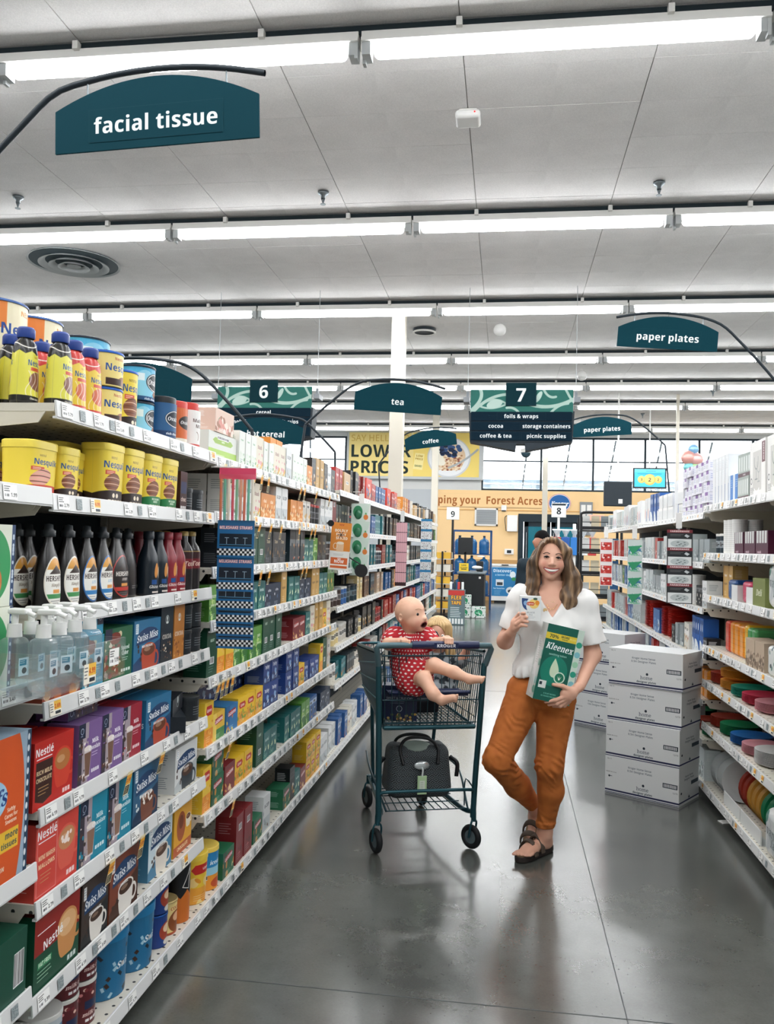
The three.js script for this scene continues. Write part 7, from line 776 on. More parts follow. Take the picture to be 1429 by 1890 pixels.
// ---------- shopping cart, with what rides in it ----------
const cartAt = [-0.39, 0, -4.485], cartTurn = 0.34;
const cartPoint = (x, y, z) => [cartAt[0] + x * Math.cos(cartTurn) + z * Math.sin(cartTurn), y, cartAt[2] - x * Math.sin(cartTurn) + z * Math.cos(cartTurn)];
{
  const t = thing('shopping_cart', 'dark teal wire shopping cart with a navy handle, baby seated in it', 'shopping cart', cartAt, cartTurn);
  const fm = std(0x23505a, 0.35, 0.45), wm = std(0x1f3f48, 0.4, 0.4), pm = std(0x17414b, 0.5), rub = std(0x11161a, 0.7), nv = std(0x15224a, 0.35);
  // top and bottom outline of the basket: near (handle) end z = 0.03, far end z = -0.87
  const TN = 0.29, TF = 0.245, BN = 0.245, BF = 0.19, zN = 0.03, zF = -0.87, yTN = 1.05, yTF = 0.985, yBN = 0.655, yBF = 0.7;
  const top = (s, u) => [s * lerp(TN, TF, u), lerp(yTN, yTF, u), lerp(zN, zF, u)], bot = (s, u) => [s * lerp(BN, BF, u), lerp(yBN, yBF, u), lerp(zN, zF, u)], mid = (s, u, v) => { const a = bot(s, u), b = top(s, u); return [lerp(a[0], b[0], v), lerp(a[1], b[1], v), lerp(a[2], b[2], v)]; };
  part(t, 'rim', merge(tube([top(-1, 0), top(-1, 0.9), [-0.2, yTF, zF - 0.02], [0.2, yTF, zF - 0.02], top(1, 0.9), top(1, 0)], 0.009, 60, 8, false, 0.15)), fm);
  part(t, 'bottom_rail', merge(bar(bot(-1, 0), bot(-1, 1), 0.008), bar(bot(1, 0), bot(1, 1), 0.008), bar(bot(-1, 0), bot(1, 0), 0.013), bar(bot(-1, 1), bot(1, 1), 0.008)), fm);
  const floor = []; for (let i = 0; i <= 22; i++) { const v = -1 + i / 11; floor.push(bar([v * BN, yBN, zN], [v * BF, yBF, zF], 0.0024, 5)); } for (let i = 1; i < 26; i++) floor.push(bar(bot(-1, i / 26), bot(1, i / 26), 0.0024, 5)); part(t, 'basket_floor', merge(floor), wm);
  const right = []; for (let i = 0; i <= 30; i++) right.push(bar(bot(1, i / 30), top(1, i / 30), 0.0024, 5)); for (const v of [0.12, 0.3, 0.62, 0.82]) right.push(bar(mid(1, 0, v), mid(1, 1, v), 0.0026, 5)); part(t, 'side_wires', merge(right), wm);
  const left = []; for (let i = 0; i <= 30; i++) left.push(bar(bot(-1, i / 30), top(-1, i / 30), 0.0024, 5)); part(t, 'side_wires', merge(left), wm);
  const far = []; for (let i = 0; i <= 14; i++) { const v = -1 + i / 7; far.push(bar([v * BF, yBF, zF], [v * TF, yTF, zF - 0.01], 0.0024, 5)); } for (const v of [0.3, 0.6]) far.push(bar(mid(-1, 1, v), mid(1, 1, v), 0.0026, 5)); part(t, 'front_wires', merge(far), wm);
  // solid plastic side panel with ridges
  const q = (pts) => { const g = new THREE.BufferGeometry(), [a, b, c, d] = pts; g.setAttribute('position', new THREE.Float32BufferAttribute([...a, ...b, ...c, ...a, ...c, ...d], 3)); g.setAttribute('uv', new THREE.Float32BufferAttribute(new Array(12).fill(0), 2)); g.computeVertexNormals(); return g; };
  const o6 = (p, dx) => [p[0] + dx, p[1], p[2]], A = mid(-1, 0.0, 0.04), B2 = mid(-1, 0.97, 0.1), C = mid(-1, 0.97, 0.95), D = mid(-1, 0.0, 0.97);
  part(t, 'side_panel', merge(q([A, B2, C, D].map((p) => o6(p, -0.009))), q([D, C, B2, A].map((p) => o6(p, 0.004)))), pm, 'solid teal plastic panel');
  for (const v of [0.25, 0.5, 0.75]) part(t, 'panel_ridge', tube([o6(mid(-1, 0.02, v + 0.1), -0.012), o6(mid(-1, 0.5, v), -0.012), o6(mid(-1, 0.95, v - 0.12), -0.012)], 0.005, 12, 6), std(0x3a6a74, 0.5));
  // hinged gate at the handle end, with leg openings, and the child seat
  const gate = []; for (let i = 0; i <= 13; i++) { const x = -0.26 + i * 0.04, hole = (x > -0.03 && x < 0.2); gate.push(hole ? bar([x * 0.93, 0.67, 0.04], [x * 0.96, 0.8, 0.05], 0.0028, 5) : bar([x * 0.93, 0.67, 0.04], [x, 1.04, 0.06], 0.0028, 5)); } gate.push(bar([-0.26, 0.8, 0.05], [0.26, 0.8, 0.05], 0.0035, 6), bar([-0.25, 0.68, 0.04], [0.25, 0.68, 0.04], 0.0035, 6), bar([-0.27, 1.03, 0.06], [0.27, 1.03, 0.06], 0.005, 6), bar([-0.26, 0.92, 0.055], [-0.04, 0.92, 0.055], 0.0028, 5)); part(t, 'rear_gate', merge(gate), wm);
  part(t, 'child_seat', merge(rbox(0.42, 0.012, 0.17, 0.005, 0, 0.82, -0.06), bar([-0.22, 0.835, 0.03], [0.22, 0.835, 0.03], 0.01)), nv, 'navy seat flap');
  const back = []; for (let i = 0; i <= 9; i++) back.push(bar([-0.2 + i * 0.0444, 0.81, -0.15], [-0.22 + i * 0.0489, 1.06, -0.24], 0.0028, 5)); back.push(tube([[-0.22, 1.06, -0.24], [-0.12, 1.065, -0.243], [0.03, 1.065, -0.243], [0.06, 1.12, -0.25], [0.1, 1.12, -0.25], [0.13, 1.065, -0.243], [0.22, 1.06, -0.24]], 0.005, 30, 6)); part(t, 'seat_back', merge(back), wm);
  // handle
  part(t, 'handle_bar', tube([[-0.285, 0.98, 0.05], [-0.3, 1.06, 0.08], [-0.29, 1.085, 0.083], [0, 1.088, 0.085], [0.3, 1.085, 0.083], [0.312, 1.07, 0.08], [0.29, 0.98, 0.05]], 0.016, 50, 12, false, 0.2), std(0x4d6a72, 0.4, 0.2), 'grey handle tube');
  part(t, 'handle_grip', cyl(0.0205, 0.0205, 0.36, 0, 0, 0, 18).rotateZ(PI / 2).translate(0.06, 1.089, 0.085), nv, 'navy plastic grip'); const kc = cell(120, 26, (c, w, h) => { fillR(c, 0, 0, w, h, '#15224a'); txt(c, 'KROGER', w / 2, h * 0.54, 24, '#f0f2f4', { max: w * 0.96 }); }); const kp = part(t, 'grip_lettering', mapUV(new THREE.PlaneGeometry(0.13, 0.026), kc), printMat(kc, 'gloss'), 'white lettering'); kp.position.set(0.06, 1.0885, 0.1062);
  // frame, tray and casters
  for (const s of [-1, 1]) { part(t, 'upright', tube([[s * 0.255, 0.17, 0.0], [s * 0.262, 0.4, 0.01], [s * 0.27, 0.62, 0.03], [s * 0.285, 0.99, 0.05]], 0.016, 24, 10), fm); part(t, 'frame_rail', tube([[s * 0.255, 0.2, 0.0], [s * 0.22, 0.19, -0.12], [s * 0.17, 0.19, -0.7], [s * 0.16, 0.18, -0.8]], 0.013, 20, 8), fm); part(t, 'front_post', bar([s * 0.17, 0.19, -0.62], [s * 0.2, 0.7, -0.56], 0.011), fm); }
  part(t, 'cross_bar', tube([[-0.255, 0.31, 0.01], [-0.2, 0.325, 0.03], [0.2, 0.325, 0.03], [0.255, 0.31, 0.01]], 0.009, 20, 8), fm); part(t, 'cross_bar', bar([-0.16, 0.18, -0.8], [0.16, 0.18, -0.8], 0.012), fm);
  const tr = []; for (let i = 0; i <= 10; i++) tr.push(bar([-0.2 + i * 0.04, 0.225, 0.02], [-0.15 + i * 0.03, 0.21, -0.72], 0.003, 5)); for (let i = 0; i < 6; i++) tr.push(bar([-0.22 + i * 0.008, 0.225 - i * 0.002, 0.02 - i * 0.14], [0.22 - i * 0.008, 0.225 - i * 0.002, 0.02 - i * 0.14], 0.0032, 5)); tr.push(tube([[0.2, 0.24, 0.02], [0.21, 0.37, 0.0], [0.25, 0.33, 0.0]], 0.004, 10, 5), tube([[-0.22, 0.225, 0.02], [-0.25, 0.36, -0.3], [-0.2, 0.36, -0.7]], 0.006, 16, 6), tube([[0.22, 0.225, 0.02], [0.25, 0.36, -0.3], [0.2, 0.36, -0.7]], 0.006, 16, 6)); part(t, 'bottom_tray', merge(tr), wm);
  for (const [x, z, a] of [[-0.26, 0.0, 0.25], [0.26, 0.0, 0.6], [-0.17, -0.76, 0.2], [0.17, -0.76, 0.2]]) { const c = part(t, 'caster_fork', merge(cyl(0.014, 0.014, 0.05, 0, 0.175, 0, 10), tube([[-0.022, 0.065, -0.015], [-0.024, 0.13, 0], [-0.012, 0.155, 0], [0.012, 0.155, 0], [0.024, 0.13, 0], [0.022, 0.065, -0.015]], 0.006, 18, 6)), fm); c.position.set(x, 0, z); c.rotation.y = a; part(c, 'wheel', merge(new THREE.TorusGeometry(0.048, 0.016, 10, 26).rotateY(PI / 2).translate(0, 0.065, -0.015)), rub, 'black rubber wheel'); part(c, 'hub', cyl(0.038, 0.038, 0.018, 0, 0, 0, 18).rotateZ(PI / 2).translate(0, 0.065, -0.015), std(0x5f6f75, 0.5)); }
}
{
  // black woven bag on the bottom tray
  const [bx, , bz] = cartPoint(0.0, 0, -0.24), t = thing('woven_tote_bag', 'black woven tote bag with a luggage tag on the cart tray', 'bag', [bx, 0.232, bz], cartTurn);
  const wv = canvasTex(256, 256, (c, w, h) => { fillR(c, 0, 0, w, h, '#12171b'); for (let y = 0; y < 16; y++) for (let x = 0; x < 16; x++) { const d = Math.abs(x % 8 - 4) + Math.abs(y % 8 - 4); fillR(c, x * 16, y * 16, 15, 7, d % 3 === 0 ? '#8b979c' : '#1a2025'); fillR(c, x * 16, y * 16 + 8, 15, 7, d % 3 === 1 ? '#59656b' : '#0e1215'); } }, [4, 4]);
  const bm = new THREE.MeshStandardMaterial({ map: wv, roughness: 0.7 });
  const g = rbox(0.36, 0.27, 0.24, 0.06, 0, 0.135, 0, 5), p = g.attributes.position; for (let i = 0; i < p.count; i++) { const y = p.getY(i) / 0.27; p.setX(i, p.getX(i) * (1.02 - 0.16 * y * y)); p.setZ(i, p.getZ(i) * (1 - 0.35 * y * y)); if (y > 0.7) p.setY(i, p.getY(i) - 0.035 * Math.cos(p.getX(i) * 14) + 0.01); } g.computeVertexNormals(); part(t, 'bag_body', g, bm, 'black woven fabric');
  for (const z of [0.07, -0.07]) part(t, 'handle', tube([[-0.1, 0.19, z + 0.045], [-0.11, 0.27, z], [-0.06, 0.315, z * 0.6], [0.05, 0.31, z * 0.6], [0.1, 0.265, z], [0.09, 0.19, z + 0.045]], 0.009, 30, 8), M.black);
  part(t, 'blanket', sphere(0.07, -0.01, 0.235, 0, 18).scale(1.4, 0.5, 1).translate(0, 0.14, 0.01), std(0x93a39a, 0.8), 'pale cloth showing in the opening'); for (const x of [-0.185, 0.19]) part(t, 'side_strap', tube([[x, 0.2, 0], [x * 1.18, 0.17, 0.03], [x * 1.15, 0.1, 0.04]], 0.012, 12, 8), M.black);
  part(t, 'plastic_wrap', sphere(0.03, 0.0, 0.185, 0.118, 10).scale(1.5, 0.8, 0.4).translate(0, 0.037, 0.07), phys({ color: 0xd6dde0, roughness: 0.15, metalness: 0.6 }));
  const tc = cell(50, 90, (c, w, h) => { fillR(c, 0, 0, w, h, '#b9d8a9'); fillR(c, 10, 22, 30, 56, '#dfeadb'); lines(c, 15, 30, 20, 5, 9, '#9ab08f', 2); }); const lt = part(t, 'luggage_tag', rbox(0.052, 0.1, 0.006, 0.0025, 0, 0, 0), std(0xb9d8a9, 0.5), 'pale green luggage tag'); lt.position.set(0.0, 0.085, 0.135); part(lt, 'tag_print', mapUV(new THREE.PlaneGeometry(0.048, 0.095), tc), printMat(tc)).position.z = 0.0036; part(lt, 'loop', tube([[0, 0.045, 0], [0.004, 0.08, -0.005], [-0.002, 0.1, -0.02]], 0.005, 8, 6), std(0xd9dfe0, 0.5));
  // navy snack carton standing on the basket floor, dark backpack beside it
  defBox('navyBox', [0.19, 0.185, 0.12], { front: (c, w, h) => { fillR(c, 0, 0, w, h, '#16234a'); txt(c, 'Sea Salt', w * 0.5, h * 0.2, h * 0.12, '#dfe4ea', { weight: 'normal', font: 'serif' }); txt(c, 'SWEET & CRUNCHY', w * 0.5, h * 0.36, h * 0.09, '#dfe4ea', { weight: 'normal', max: w * 0.8 }); lines(c, w * 0.25, h * 0.45, w * 0.4, 2, 9, '#9fb0c4', 2); ring(c, w * 0.5, h * 0.66, h * 0.08, h * 0.08, '#c9d4e0', 3); for (let i = 0; i < 30; i++) oval(c, w * rnd(), h * (0.8 + rnd() * 0.2), 8, 7, pick(['#c9a24a', '#8a5a2c', '#e0c27a', '#5a6a3a'])); }, side: sidePlain('#16234a'), top: '#16234a' }, 'snack_carton', '', 'box');
  const sb = PROD.navyBox.make(); sb.name = numbered('snack_carton'); const sp = cartPoint(-0.12, 0.662, -0.17); sb.position.set(...sp); sb.rotation.y = 0.1; scene.add(sb); tag(sb, 'navy snack carton with pale lettering inside the shopping cart', 'box');
  const bp = thing('dark_backpack', 'dark blue backpack lying in the shopping cart', 'backpack', cartPoint(0.03, 0.672, -0.36), cartTurn); part(bp, 'pack_body', rbox(0.2, 0.13, 0.28, 0.05, 0, 0.065, 0, 4), std(0x101a28, 0.7)); part(bp, 'front_pocket', rbox(0.16, 0.08, 0.05, 0.02, 0, 0.05, 0.15, 3), std(0x0d1622, 0.7)); part(bp, 'buckle', rbox(0.02, 0.012, 0.01, 0.003, 0.04, 0.09, 0.178), M.chrome);
}

// ---------- bodies: smooth-joined distance fields turned into one surface ----------
function field(prims, k) {                                      // ['c', ax,ay,az, bx,by,bz, ra, rb] tapered limb; ['e', cx,cy,cz, rx,ry,rz] ellipsoid; an optional last entry sets its own blend
  return (x, y, z) => {
    let d = 1e3;
    for (let i = 0; i < prims.length; i++) {
      const p = prims[i]; let e, kk = k;
      if (p[0] === 'c') { const bx = p[4] - p[1], by = p[5] - p[2], bz = p[6] - p[3], px = x - p[1], py = y - p[2], pz = z - p[3]; let t = (px * bx + py * by + pz * bz) / (bx * bx + by * by + bz * bz + 1e-12); t = t < 0 ? 0 : t > 1 ? 1 : t; const qx = px - bx * t, qy = py - by * t, qz = pz - bz * t; e = Math.sqrt(qx * qx + qy * qy + qz * qz) - (p[7] + (p[8] - p[7]) * t); if (p[9]) kk = p[9]; }
      else { const px = x - p[1], py = y - p[2], pz = z - p[3], a = px / p[4], b = py / p[5], c = pz / p[6], k0 = Math.sqrt(a * a + b * b + c * c), k1 = Math.sqrt((a / p[4]) ** 2 + (b / p[5]) ** 2 + (c / p[6]) ** 2); e = k1 < 1e-9 ? -Math.min(p[4], p[5], p[6]) : k0 * (k0 - 1) / k1; if (p[7]) kk = p[7]; }
      const h = Math.max(kk - Math.abs(d - e), 0) / kk; d = Math.min(d, e) - h * h * kk * 0.25;
    }
    return d;
  };
}
function skin(f, lo, hi, s, color) {                            // surface nets over a box with cells of size s
  const nx = Math.ceil((hi[0] - lo[0]) / s) + 1, ny = Math.ceil((hi[1] - lo[1]) / s) + 1, nz = Math.ceil((hi[2] - lo[2]) / s) + 1, D = new Float32Array(nx * ny * nz);
  for (let k = 0, i = 0; k < nz; k++) for (let j = 0; j < ny; j++) for (let m = 0; m < nx; m++, i++) D[i] = f(lo[0] + m * s, lo[1] + j * s, lo[2] + k * s);
  const id = new Int32Array(nx * ny * nz).fill(-1), P = [], I = [], sx = 1, sy = nx, sz = nx * ny, off = [0, sx, sy, sx + sy, sz, sx + sz, sy + sz, sx + sy + sz], ed = [[0, 1], [2, 3], [4, 5], [6, 7], [0, 2], [1, 3], [4, 6], [5, 7], [0, 4], [1, 5], [2, 6], [3, 7]];
  for (let k = 0; k < nz - 1; k++) for (let j = 0; j < ny - 1; j++) for (let m = 0; m < nx - 1; m++) {
    const b = m + j * sy + k * sz; let mask = 0; for (let q = 0; q < 8; q++) if (D[b + off[q]] < 0) mask |= 1 << q; if (mask === 0 || mask === 255) continue;
    let X = 0, Y = 0, Zz = 0, n = 0; for (const [a, c] of ed) { const da = D[b + off[a]], dc = D[b + off[c]]; if ((da < 0) === (dc < 0)) continue; const t = da / (da - dc); X += lerp(a & 1, c & 1, t); Y += lerp((a >> 1) & 1, (c >> 1) & 1, t); Zz += lerp(a >> 2, c >> 2, t); n++; }
    id[b] = P.length / 3; P.push(lo[0] + (m + X / n) * s, lo[1] + (j + Y / n) * s, lo[2] + (k + Zz / n) * s);
  }
  const quad = (a, b, c, d, flip) => { if (a < 0 || b < 0 || c < 0 || d < 0) return; flip ? I.push(a, c, b, a, d, c) : I.push(a, b, c, a, c, d); };
  for (let k = 1; k < nz - 1; k++) for (let j = 1; j < ny - 1; j++) for (let m = 1; m < nx - 1; m++) {
    const b = m + j * sy + k * sz, v = D[b] < 0;
    if (v !== D[b + sx] < 0) quad(id[b - sy - sz], id[b - sz], id[b], id[b - sy], !v);
    if (v !== D[b + sy] < 0) quad(id[b - sx - sz], id[b - sz], id[b], id[b - sx], v);
    if (v !== D[b + sz] < 0) quad(id[b - sx - sy], id[b - sy], id[b], id[b - sx], !v);
  }
  const N = [], Cc = [], e = s * 0.6; for (let i = 0; i < P.length; i += 3) { const x = P[i], y = P[i + 1], z = P[i + 2]; let a = f(x + e, y, z) - f(x - e, y, z), b = f(x, y + e, z) - f(x, y - e, z), c = f(x, y, z + e) - f(x, y, z - e); const l = Math.hypot(a, b, c) || 1; N.push(a / l, b / l, c / l); if (color) Cc.push(...color(x, y, z, a / l, b / l, c / l)); }
  const g = new THREE.BufferGeometry(); g.setAttribute('position', new THREE.Float32BufferAttribute(P, 3)); g.setAttribute('normal', new THREE.Float32BufferAttribute(N, 3)); if (color) g.setAttribute('color', new THREE.Float32BufferAttribute(Cc, 3)); g.setIndex(I); return g;
}
const smax = (a, b, k) => { const h = Math.max(k - Math.abs(a - b), 0) / k; return Math.max(a, b) + h * h * k * 0.25; };
const n3 = (x, y, z) => noise.noise(x, y, z);
const lin = (hex) => new THREE.Color(hex).toArray();
const vmat = (o) => phys({ vertexColors: true, color: 0xffffff, ...o });
const M_SKIN = vmat({ roughness: 0.5, sheen: 0.15, sheenColor: new THREE.Color(0xffc9b0) }), M_HAIR = vmat({ roughness: 0.45 }), M_CLOTH = vmat({ roughness: 0.85 });
const mix3 = (a, b, t) => [lerp(a[0], b[0], t), lerp(a[1], b[1], t), lerp(a[2], b[2], t)];
const shift = (g, o) => g.translate(-o[0], -o[1], -o[2]);
const joinSkin = (list) => mergeGeometries(list);
// finger chain helper: list of joints with radii
const chain = (pts, k) => pts.slice(1).map((p, i) => ['c', ...pts[i].slice(0, 3), ...p.slice(0, 3), pts[i][3], p[3], k ?? 0.006]);

// ---------- the shopper ----------
{
  const O = [0.2, 0, -4.5], t = thing('person', 'person in white V-neck top and rust trousers holding a tissue multipack', 'person', O);
  const SK = lin(0xe4b49b), SK2 = lin(0xd6967d), LIP = lin(0xc9706a);
  const hc = [0.231, 1.546, -4.435];                               // head, tilted a little
  const tilt = -0.06, ct = Math.cos(tilt), st = Math.sin(tilt), H = (x, y, z) => [hc[0] + x * ct + y * st * -1, hc[1] + x * st + y * ct, hc[2] + z];
  const headPrims = [['e', ...H(0, 0.022, -0.015), 0.074, 0.086, 0.09], ['e', ...H(0, -0.018, 0.022), 0.067, 0.07, 0.062], ['e', ...H(0, -0.08, 0.048), 0.025, 0.021, 0.028], ['c', ...H(0, 0.004, 0.082), ...H(0, -0.019, 0.096), 0.006, 0.009, 0.012], ['e', ...H(-0.0105, -0.023, 0.085), 0.007, 0.0058, 0.008, 0.008], ['e', ...H(0.0105, -0.023, 0.085), 0.007, 0.0058, 0.008, 0.008], ['e', ...H(-0.04, -0.024, 0.054), 0.022, 0.019, 0.019, 0.02], ['e', ...H(0.04, -0.024, 0.054), 0.022, 0.019, 0.019, 0.02], ['e', ...H(-0.074, -0.005, -0.01), 0.008, 0.026, 0.015, 0.006], ['e', ...H(0.074, -0.005, -0.01), 0.008, 0.026, 0.015, 0.006], ['c', ...H(0, -0.06, -0.02), 0.242, 1.38, -4.465, 0.05, 0.052, 0.02]];
  const shR = [0.088, 1.345, -4.462], shL = [0.4, 1.327, -4.462], elR = [0.002, 1.12, -4.44], wrR = [0.03, 1.176, -4.318], elL = [0.447, 1.068, -4.44], wrL = [0.372, 0.93, -4.295];
  const hipR = [0.11, 0.84, -4.46], hipL = [0.268, 0.83, -4.465], knR = [-0.026, 0.535, -4.34], anR = [0.178, 0.2, -4.73], knL = [0.238, 0.5, -4.435], anL = [0.226, 0.115, -4.56];
  const torso = [['e', 0.242, 1.24, -4.462, 0.15, 0.15, 0.088], ['c', ...shR, ...shL, 0.052, 0.052, 0.05], ['e', 0.238, 1.2, -4.405, 0.11, 0.07, 0.06], ['e', 0.21, 1.04, -4.462, 0.118, 0.14, 0.088], ['e', 0.19, 0.88, -4.468, 0.16, 0.11, 0.105], ['c', 0.242, 1.42, -4.46, 0.242, 1.32, -4.466, 0.05, 0.07]];
  const arms = [['c', ...shR, ...elR, 0.05, 0.037], ['c', ...elR, ...wrR, 0.038, 0.025], ['c', ...shL, ...elL, 0.05, 0.038], ['c', ...elL, ...wrL, 0.039, 0.026]];
  const legs = [['c', ...hipR, ...knR, 0.09, 0.06], ['c', ...knR, 0.08, 0.36, -4.55, 0.06, 0.056], ['c', 0.08, 0.36, -4.55, ...anR, 0.056, 0.034], ['c', ...hipL, ...knL, 0.092, 0.06], ['c', ...knL, 0.25, 0.36, -4.49, 0.06, 0.058], ['c', 0.25, 0.36, -4.49, ...anL, 0.058, 0.036]];
  const feet = [['c', ...anL, 0.235, 0.062, -4.595, 0.036, 0.03], ['c', 0.235, 0.062, -4.595, 0.135, 0.052, -4.475, 0.032, 0.026], ['c', 0.15, 0.055, -4.5, 0.1, 0.045, -4.455, 0.024, 0.014], ['c', 0.17, 0.055, -4.49, 0.135, 0.045, -4.437, 0.022, 0.013], ['c', ...anR, 0.182, 0.13, -4.79, 0.034, 0.03], ['c', 0.182, 0.13, -4.79, 0.16, 0.045, -4.69, 0.03, 0.024], ['c', 0.16, 0.045, -4.69, 0.155, 0.04, -4.645, 0.024, 0.014]];
  for (let i = 0; i < 5; i++) { const a = [0.085 + i * 0.02, 0.044, -4.462 + i * 0.0045 - (i < 1 ? 0.0 : 0)], dx = -0.02, dz = 0.026; feet.push(['c', a[0], a[1], a[2], a[0] + dx, 0.04, a[2] + dz, 0.011 - i * 0.0008, 0.0095 - i * 0.0008, 0.006]); }
  const bodyF = field([...headPrims, ...torso, ...arms, ...legs, ...feet], 0.03), headF = field(headPrims, 0.02);
  const smileY = (x) => -0.055 + 9 * x * x;
  const faceCol = (x, y, z) => { const dx = (x - hc[0]) * ct + (y - hc[1]) * st, dy = -(x - hc[0]) * st + (y - hc[1]) * ct, dz = z - hc[2]; let c = mix3(SK, SK2, clamp(0.25 + n3(x * 30, y * 30, z * 30) * 0.3, 0, 0.5)); if (dz > 0.03 && dy > -0.1 && dy < 0.1) { const ch = Math.exp(-(((Math.abs(dx) - 0.04) / 0.018) ** 2) - (((dy + 0.022) / 0.02) ** 2)); c = mix3(c, lin(0xd07f6c), ch * 0.55); const ly = Math.abs(dy - smileY(dx)); if (Math.abs(dx) < 0.04 && ly < 0.0145 - Math.abs(dx) * 0.2) c = LIP; } return c; };
  // cut the open smile into the head
  const mouth = (x, y, z) => { const dx = (x - hc[0]) * ct + (y - hc[1]) * st, dy = -(x - hc[0]) * st + (y - hc[1]) * ct, dz = z - hc[2]; if (dz < 0.03) return 1; return Math.max(Math.abs(dx) - 0.036, Math.abs(dy - smileY(dx) - 0.001) - 0.0098 * (1 - (dx / 0.04) ** 2)); };
  const headCut = (x, y, z) => { const d = Math.max(headF(x, y, z), -mouth(x, y, z) - 0.0); return smax(d, y < 1.42 ? -0.2 : -0.2, 0.001); };
  const handL = (() => { const w = wrL; const pr = [['c', ...w, 0.335, 0.905, -4.268, 0.026, 0.024], ['e', 0.315, 0.892, -4.262, 0.042, 0.034, 0.018], ...chain([[0.325, 0.915, -4.262, 0.014], [0.285, 0.932, -4.252, 0.011], [0.24, 0.938, -4.252, 0.0085]]), ...chain([[0.3, 0.882, -4.258, 0.0105], [0.25, 0.862, -4.252, 0.0098], [0.205, 0.85, -4.262, 0.008]]), ...chain([[0.302, 0.868, -4.262, 0.0105], [0.26, 0.845, -4.258, 0.0098], [0.222, 0.834, -4.278, 0.008]]), ...chain([[0.31, 0.86, -4.267, 0.0102], [0.277, 0.832, -4.268, 0.0095], [0.245, 0.826, -4.292, 0.008]]), ...chain([[0.322, 0.857, -4.273, 0.0095], [0.298, 0.832, -4.28, 0.0085], [0.275, 0.824, -4.3, 0.0075]])]; return skin(field(pr, 0.012), [0.16, 0.79, -4.35], [0.4, 0.98, -4.2], 0.0035, (x, y, z) => mix3(SK, SK2, clamp(0.3 + n3(x * 60, y * 60, z * 60) * 0.3, 0, 0.5))); })();
  const handR = (() => { const w = wrR; const pr = [['c', ...w, 0.045, 0.0 + 1.2, -4.298, 0.025, 0.022], ['e', 0.052, 1.222, -4.29, 0.026, 0.036, 0.022], ...chain([[0.06, 1.225, -4.272, 0.013], [0.085, 1.25, -4.258, 0.0105], [0.098, 1.268, -4.256, 0.0085]]), ...chain([[0.052, 1.252, -4.29, 0.0105], [0.07, 1.276, -4.274, 0.0095], [0.094, 1.282, -4.25, 0.0078]]), ...chain([[0.054, 1.238, -4.281, 0.0105], [0.082, 1.262, -4.262, 0.0095], [0.106, 1.262, -4.25, 0.0078]]), ...chain([[0.056, 1.222, -4.276, 0.0102], [0.085, 1.243, -4.257, 0.0092], [0.11, 1.24, -4.25, 0.0078]]), ...chain([[0.056, 1.206, -4.277, 0.0095], [0.083, 1.222, -4.258, 0.0085], [0.106, 1.219, -4.251, 0.0072]])]; return skin(field(pr, 0.011), [-0.01, 1.13, -4.36], [0.15, 1.32, -4.21], 0.0035, (x, y, z) => mix3(SK, SK2, clamp(0.35 + n3(x * 60, y * 60, z * 60) * 0.3, 0, 0.5))); })();
  const headG = skin(headCut, [0.12, 1.4, -4.56], [0.35, 1.68, -4.3], 0.0042, faceCol);
  const noHead = field([['c', 0.242, 1.43, -4.455, 0.242, 1.32, -4.466, 0.047, 0.06], ...torso, ...arms, ...legs, ...feet], 0.03);
  const bodyG = skin(noHead, [-0.14, 0.005, -4.88], [0.53, 1.44, -4.2], 0.009, (x, y, z) => mix3(SK, SK2, clamp(0.3 + n3(x * 20, y * 20, z * 20) * 0.3, 0, 0.5)));
  part(t, 'body', shift(joinSkin([bodyG, headG, handL, handR]), O), M_SKIN, 'smiling person with fair skin');
  // eyes, brows, teeth
  for (const s of [-1, 1]) { const e = H(s * 0.0295, 0.012, 0.0672); part(t, 'eye', shift(sphere(0.0112, ...e, 14), O), std(0xd9d4cc, 0.2)); const p = H(s * 0.0295, 0.0115, 0.0738); part(t, 'iris', shift(sphere(0.0072, ...p, 12), O), std(0x2f221b, 0.2)); part(t, 'eyelash', shift(tube([H(s * 0.0165, 0.0135, 0.0795), H(s * 0.029, 0.0185, 0.081), H(s * 0.0425, 0.0125, 0.0735)], 0.0032, 10, 6), O), std(0x231a16, 0.7)); part(t, 'lower_lid', shift(tube([H(s * 0.018, 0.008, 0.0785), H(s * 0.029, 0.0055, 0.079), H(s * 0.041, 0.008, 0.0725)], 0.0028, 10, 6), O), std(0xcf9a82, 0.6)); part(t, 'eyebrow', shift(tube([H(s * 0.014, 0.031, 0.082), H(s * 0.03, 0.036, 0.08), H(s * 0.047, 0.029, 0.066)], 0.0022, 12, 6).clone(), O), std(0x4a3426, 0.8)); }
  part(t, 'teeth', shift(tube([-1, -0.5, 0, 0.5, 1].map((u) => { const x = u * 0.033; return H(x, smileY(x) + 0.002, 0.0755 - x * x * 14); }), 0.0076, 20, 8), O), std(0xf4f1ea, 0.25), 'white teeth');
  for (const [dy, w] of [[0.0108, 0.0026], [-0.0108, 0.0034]]) part(t, 'lip', shift(tube([-1, -0.6, 0, 0.6, 1].map((u) => { const x = u * 0.0385; return H(x, smileY(x) + dy * (1 - u * u * 0.95), 0.082 - x * x * 15); }), w, 20, 6), O), std(0xb5605a, 0.4));
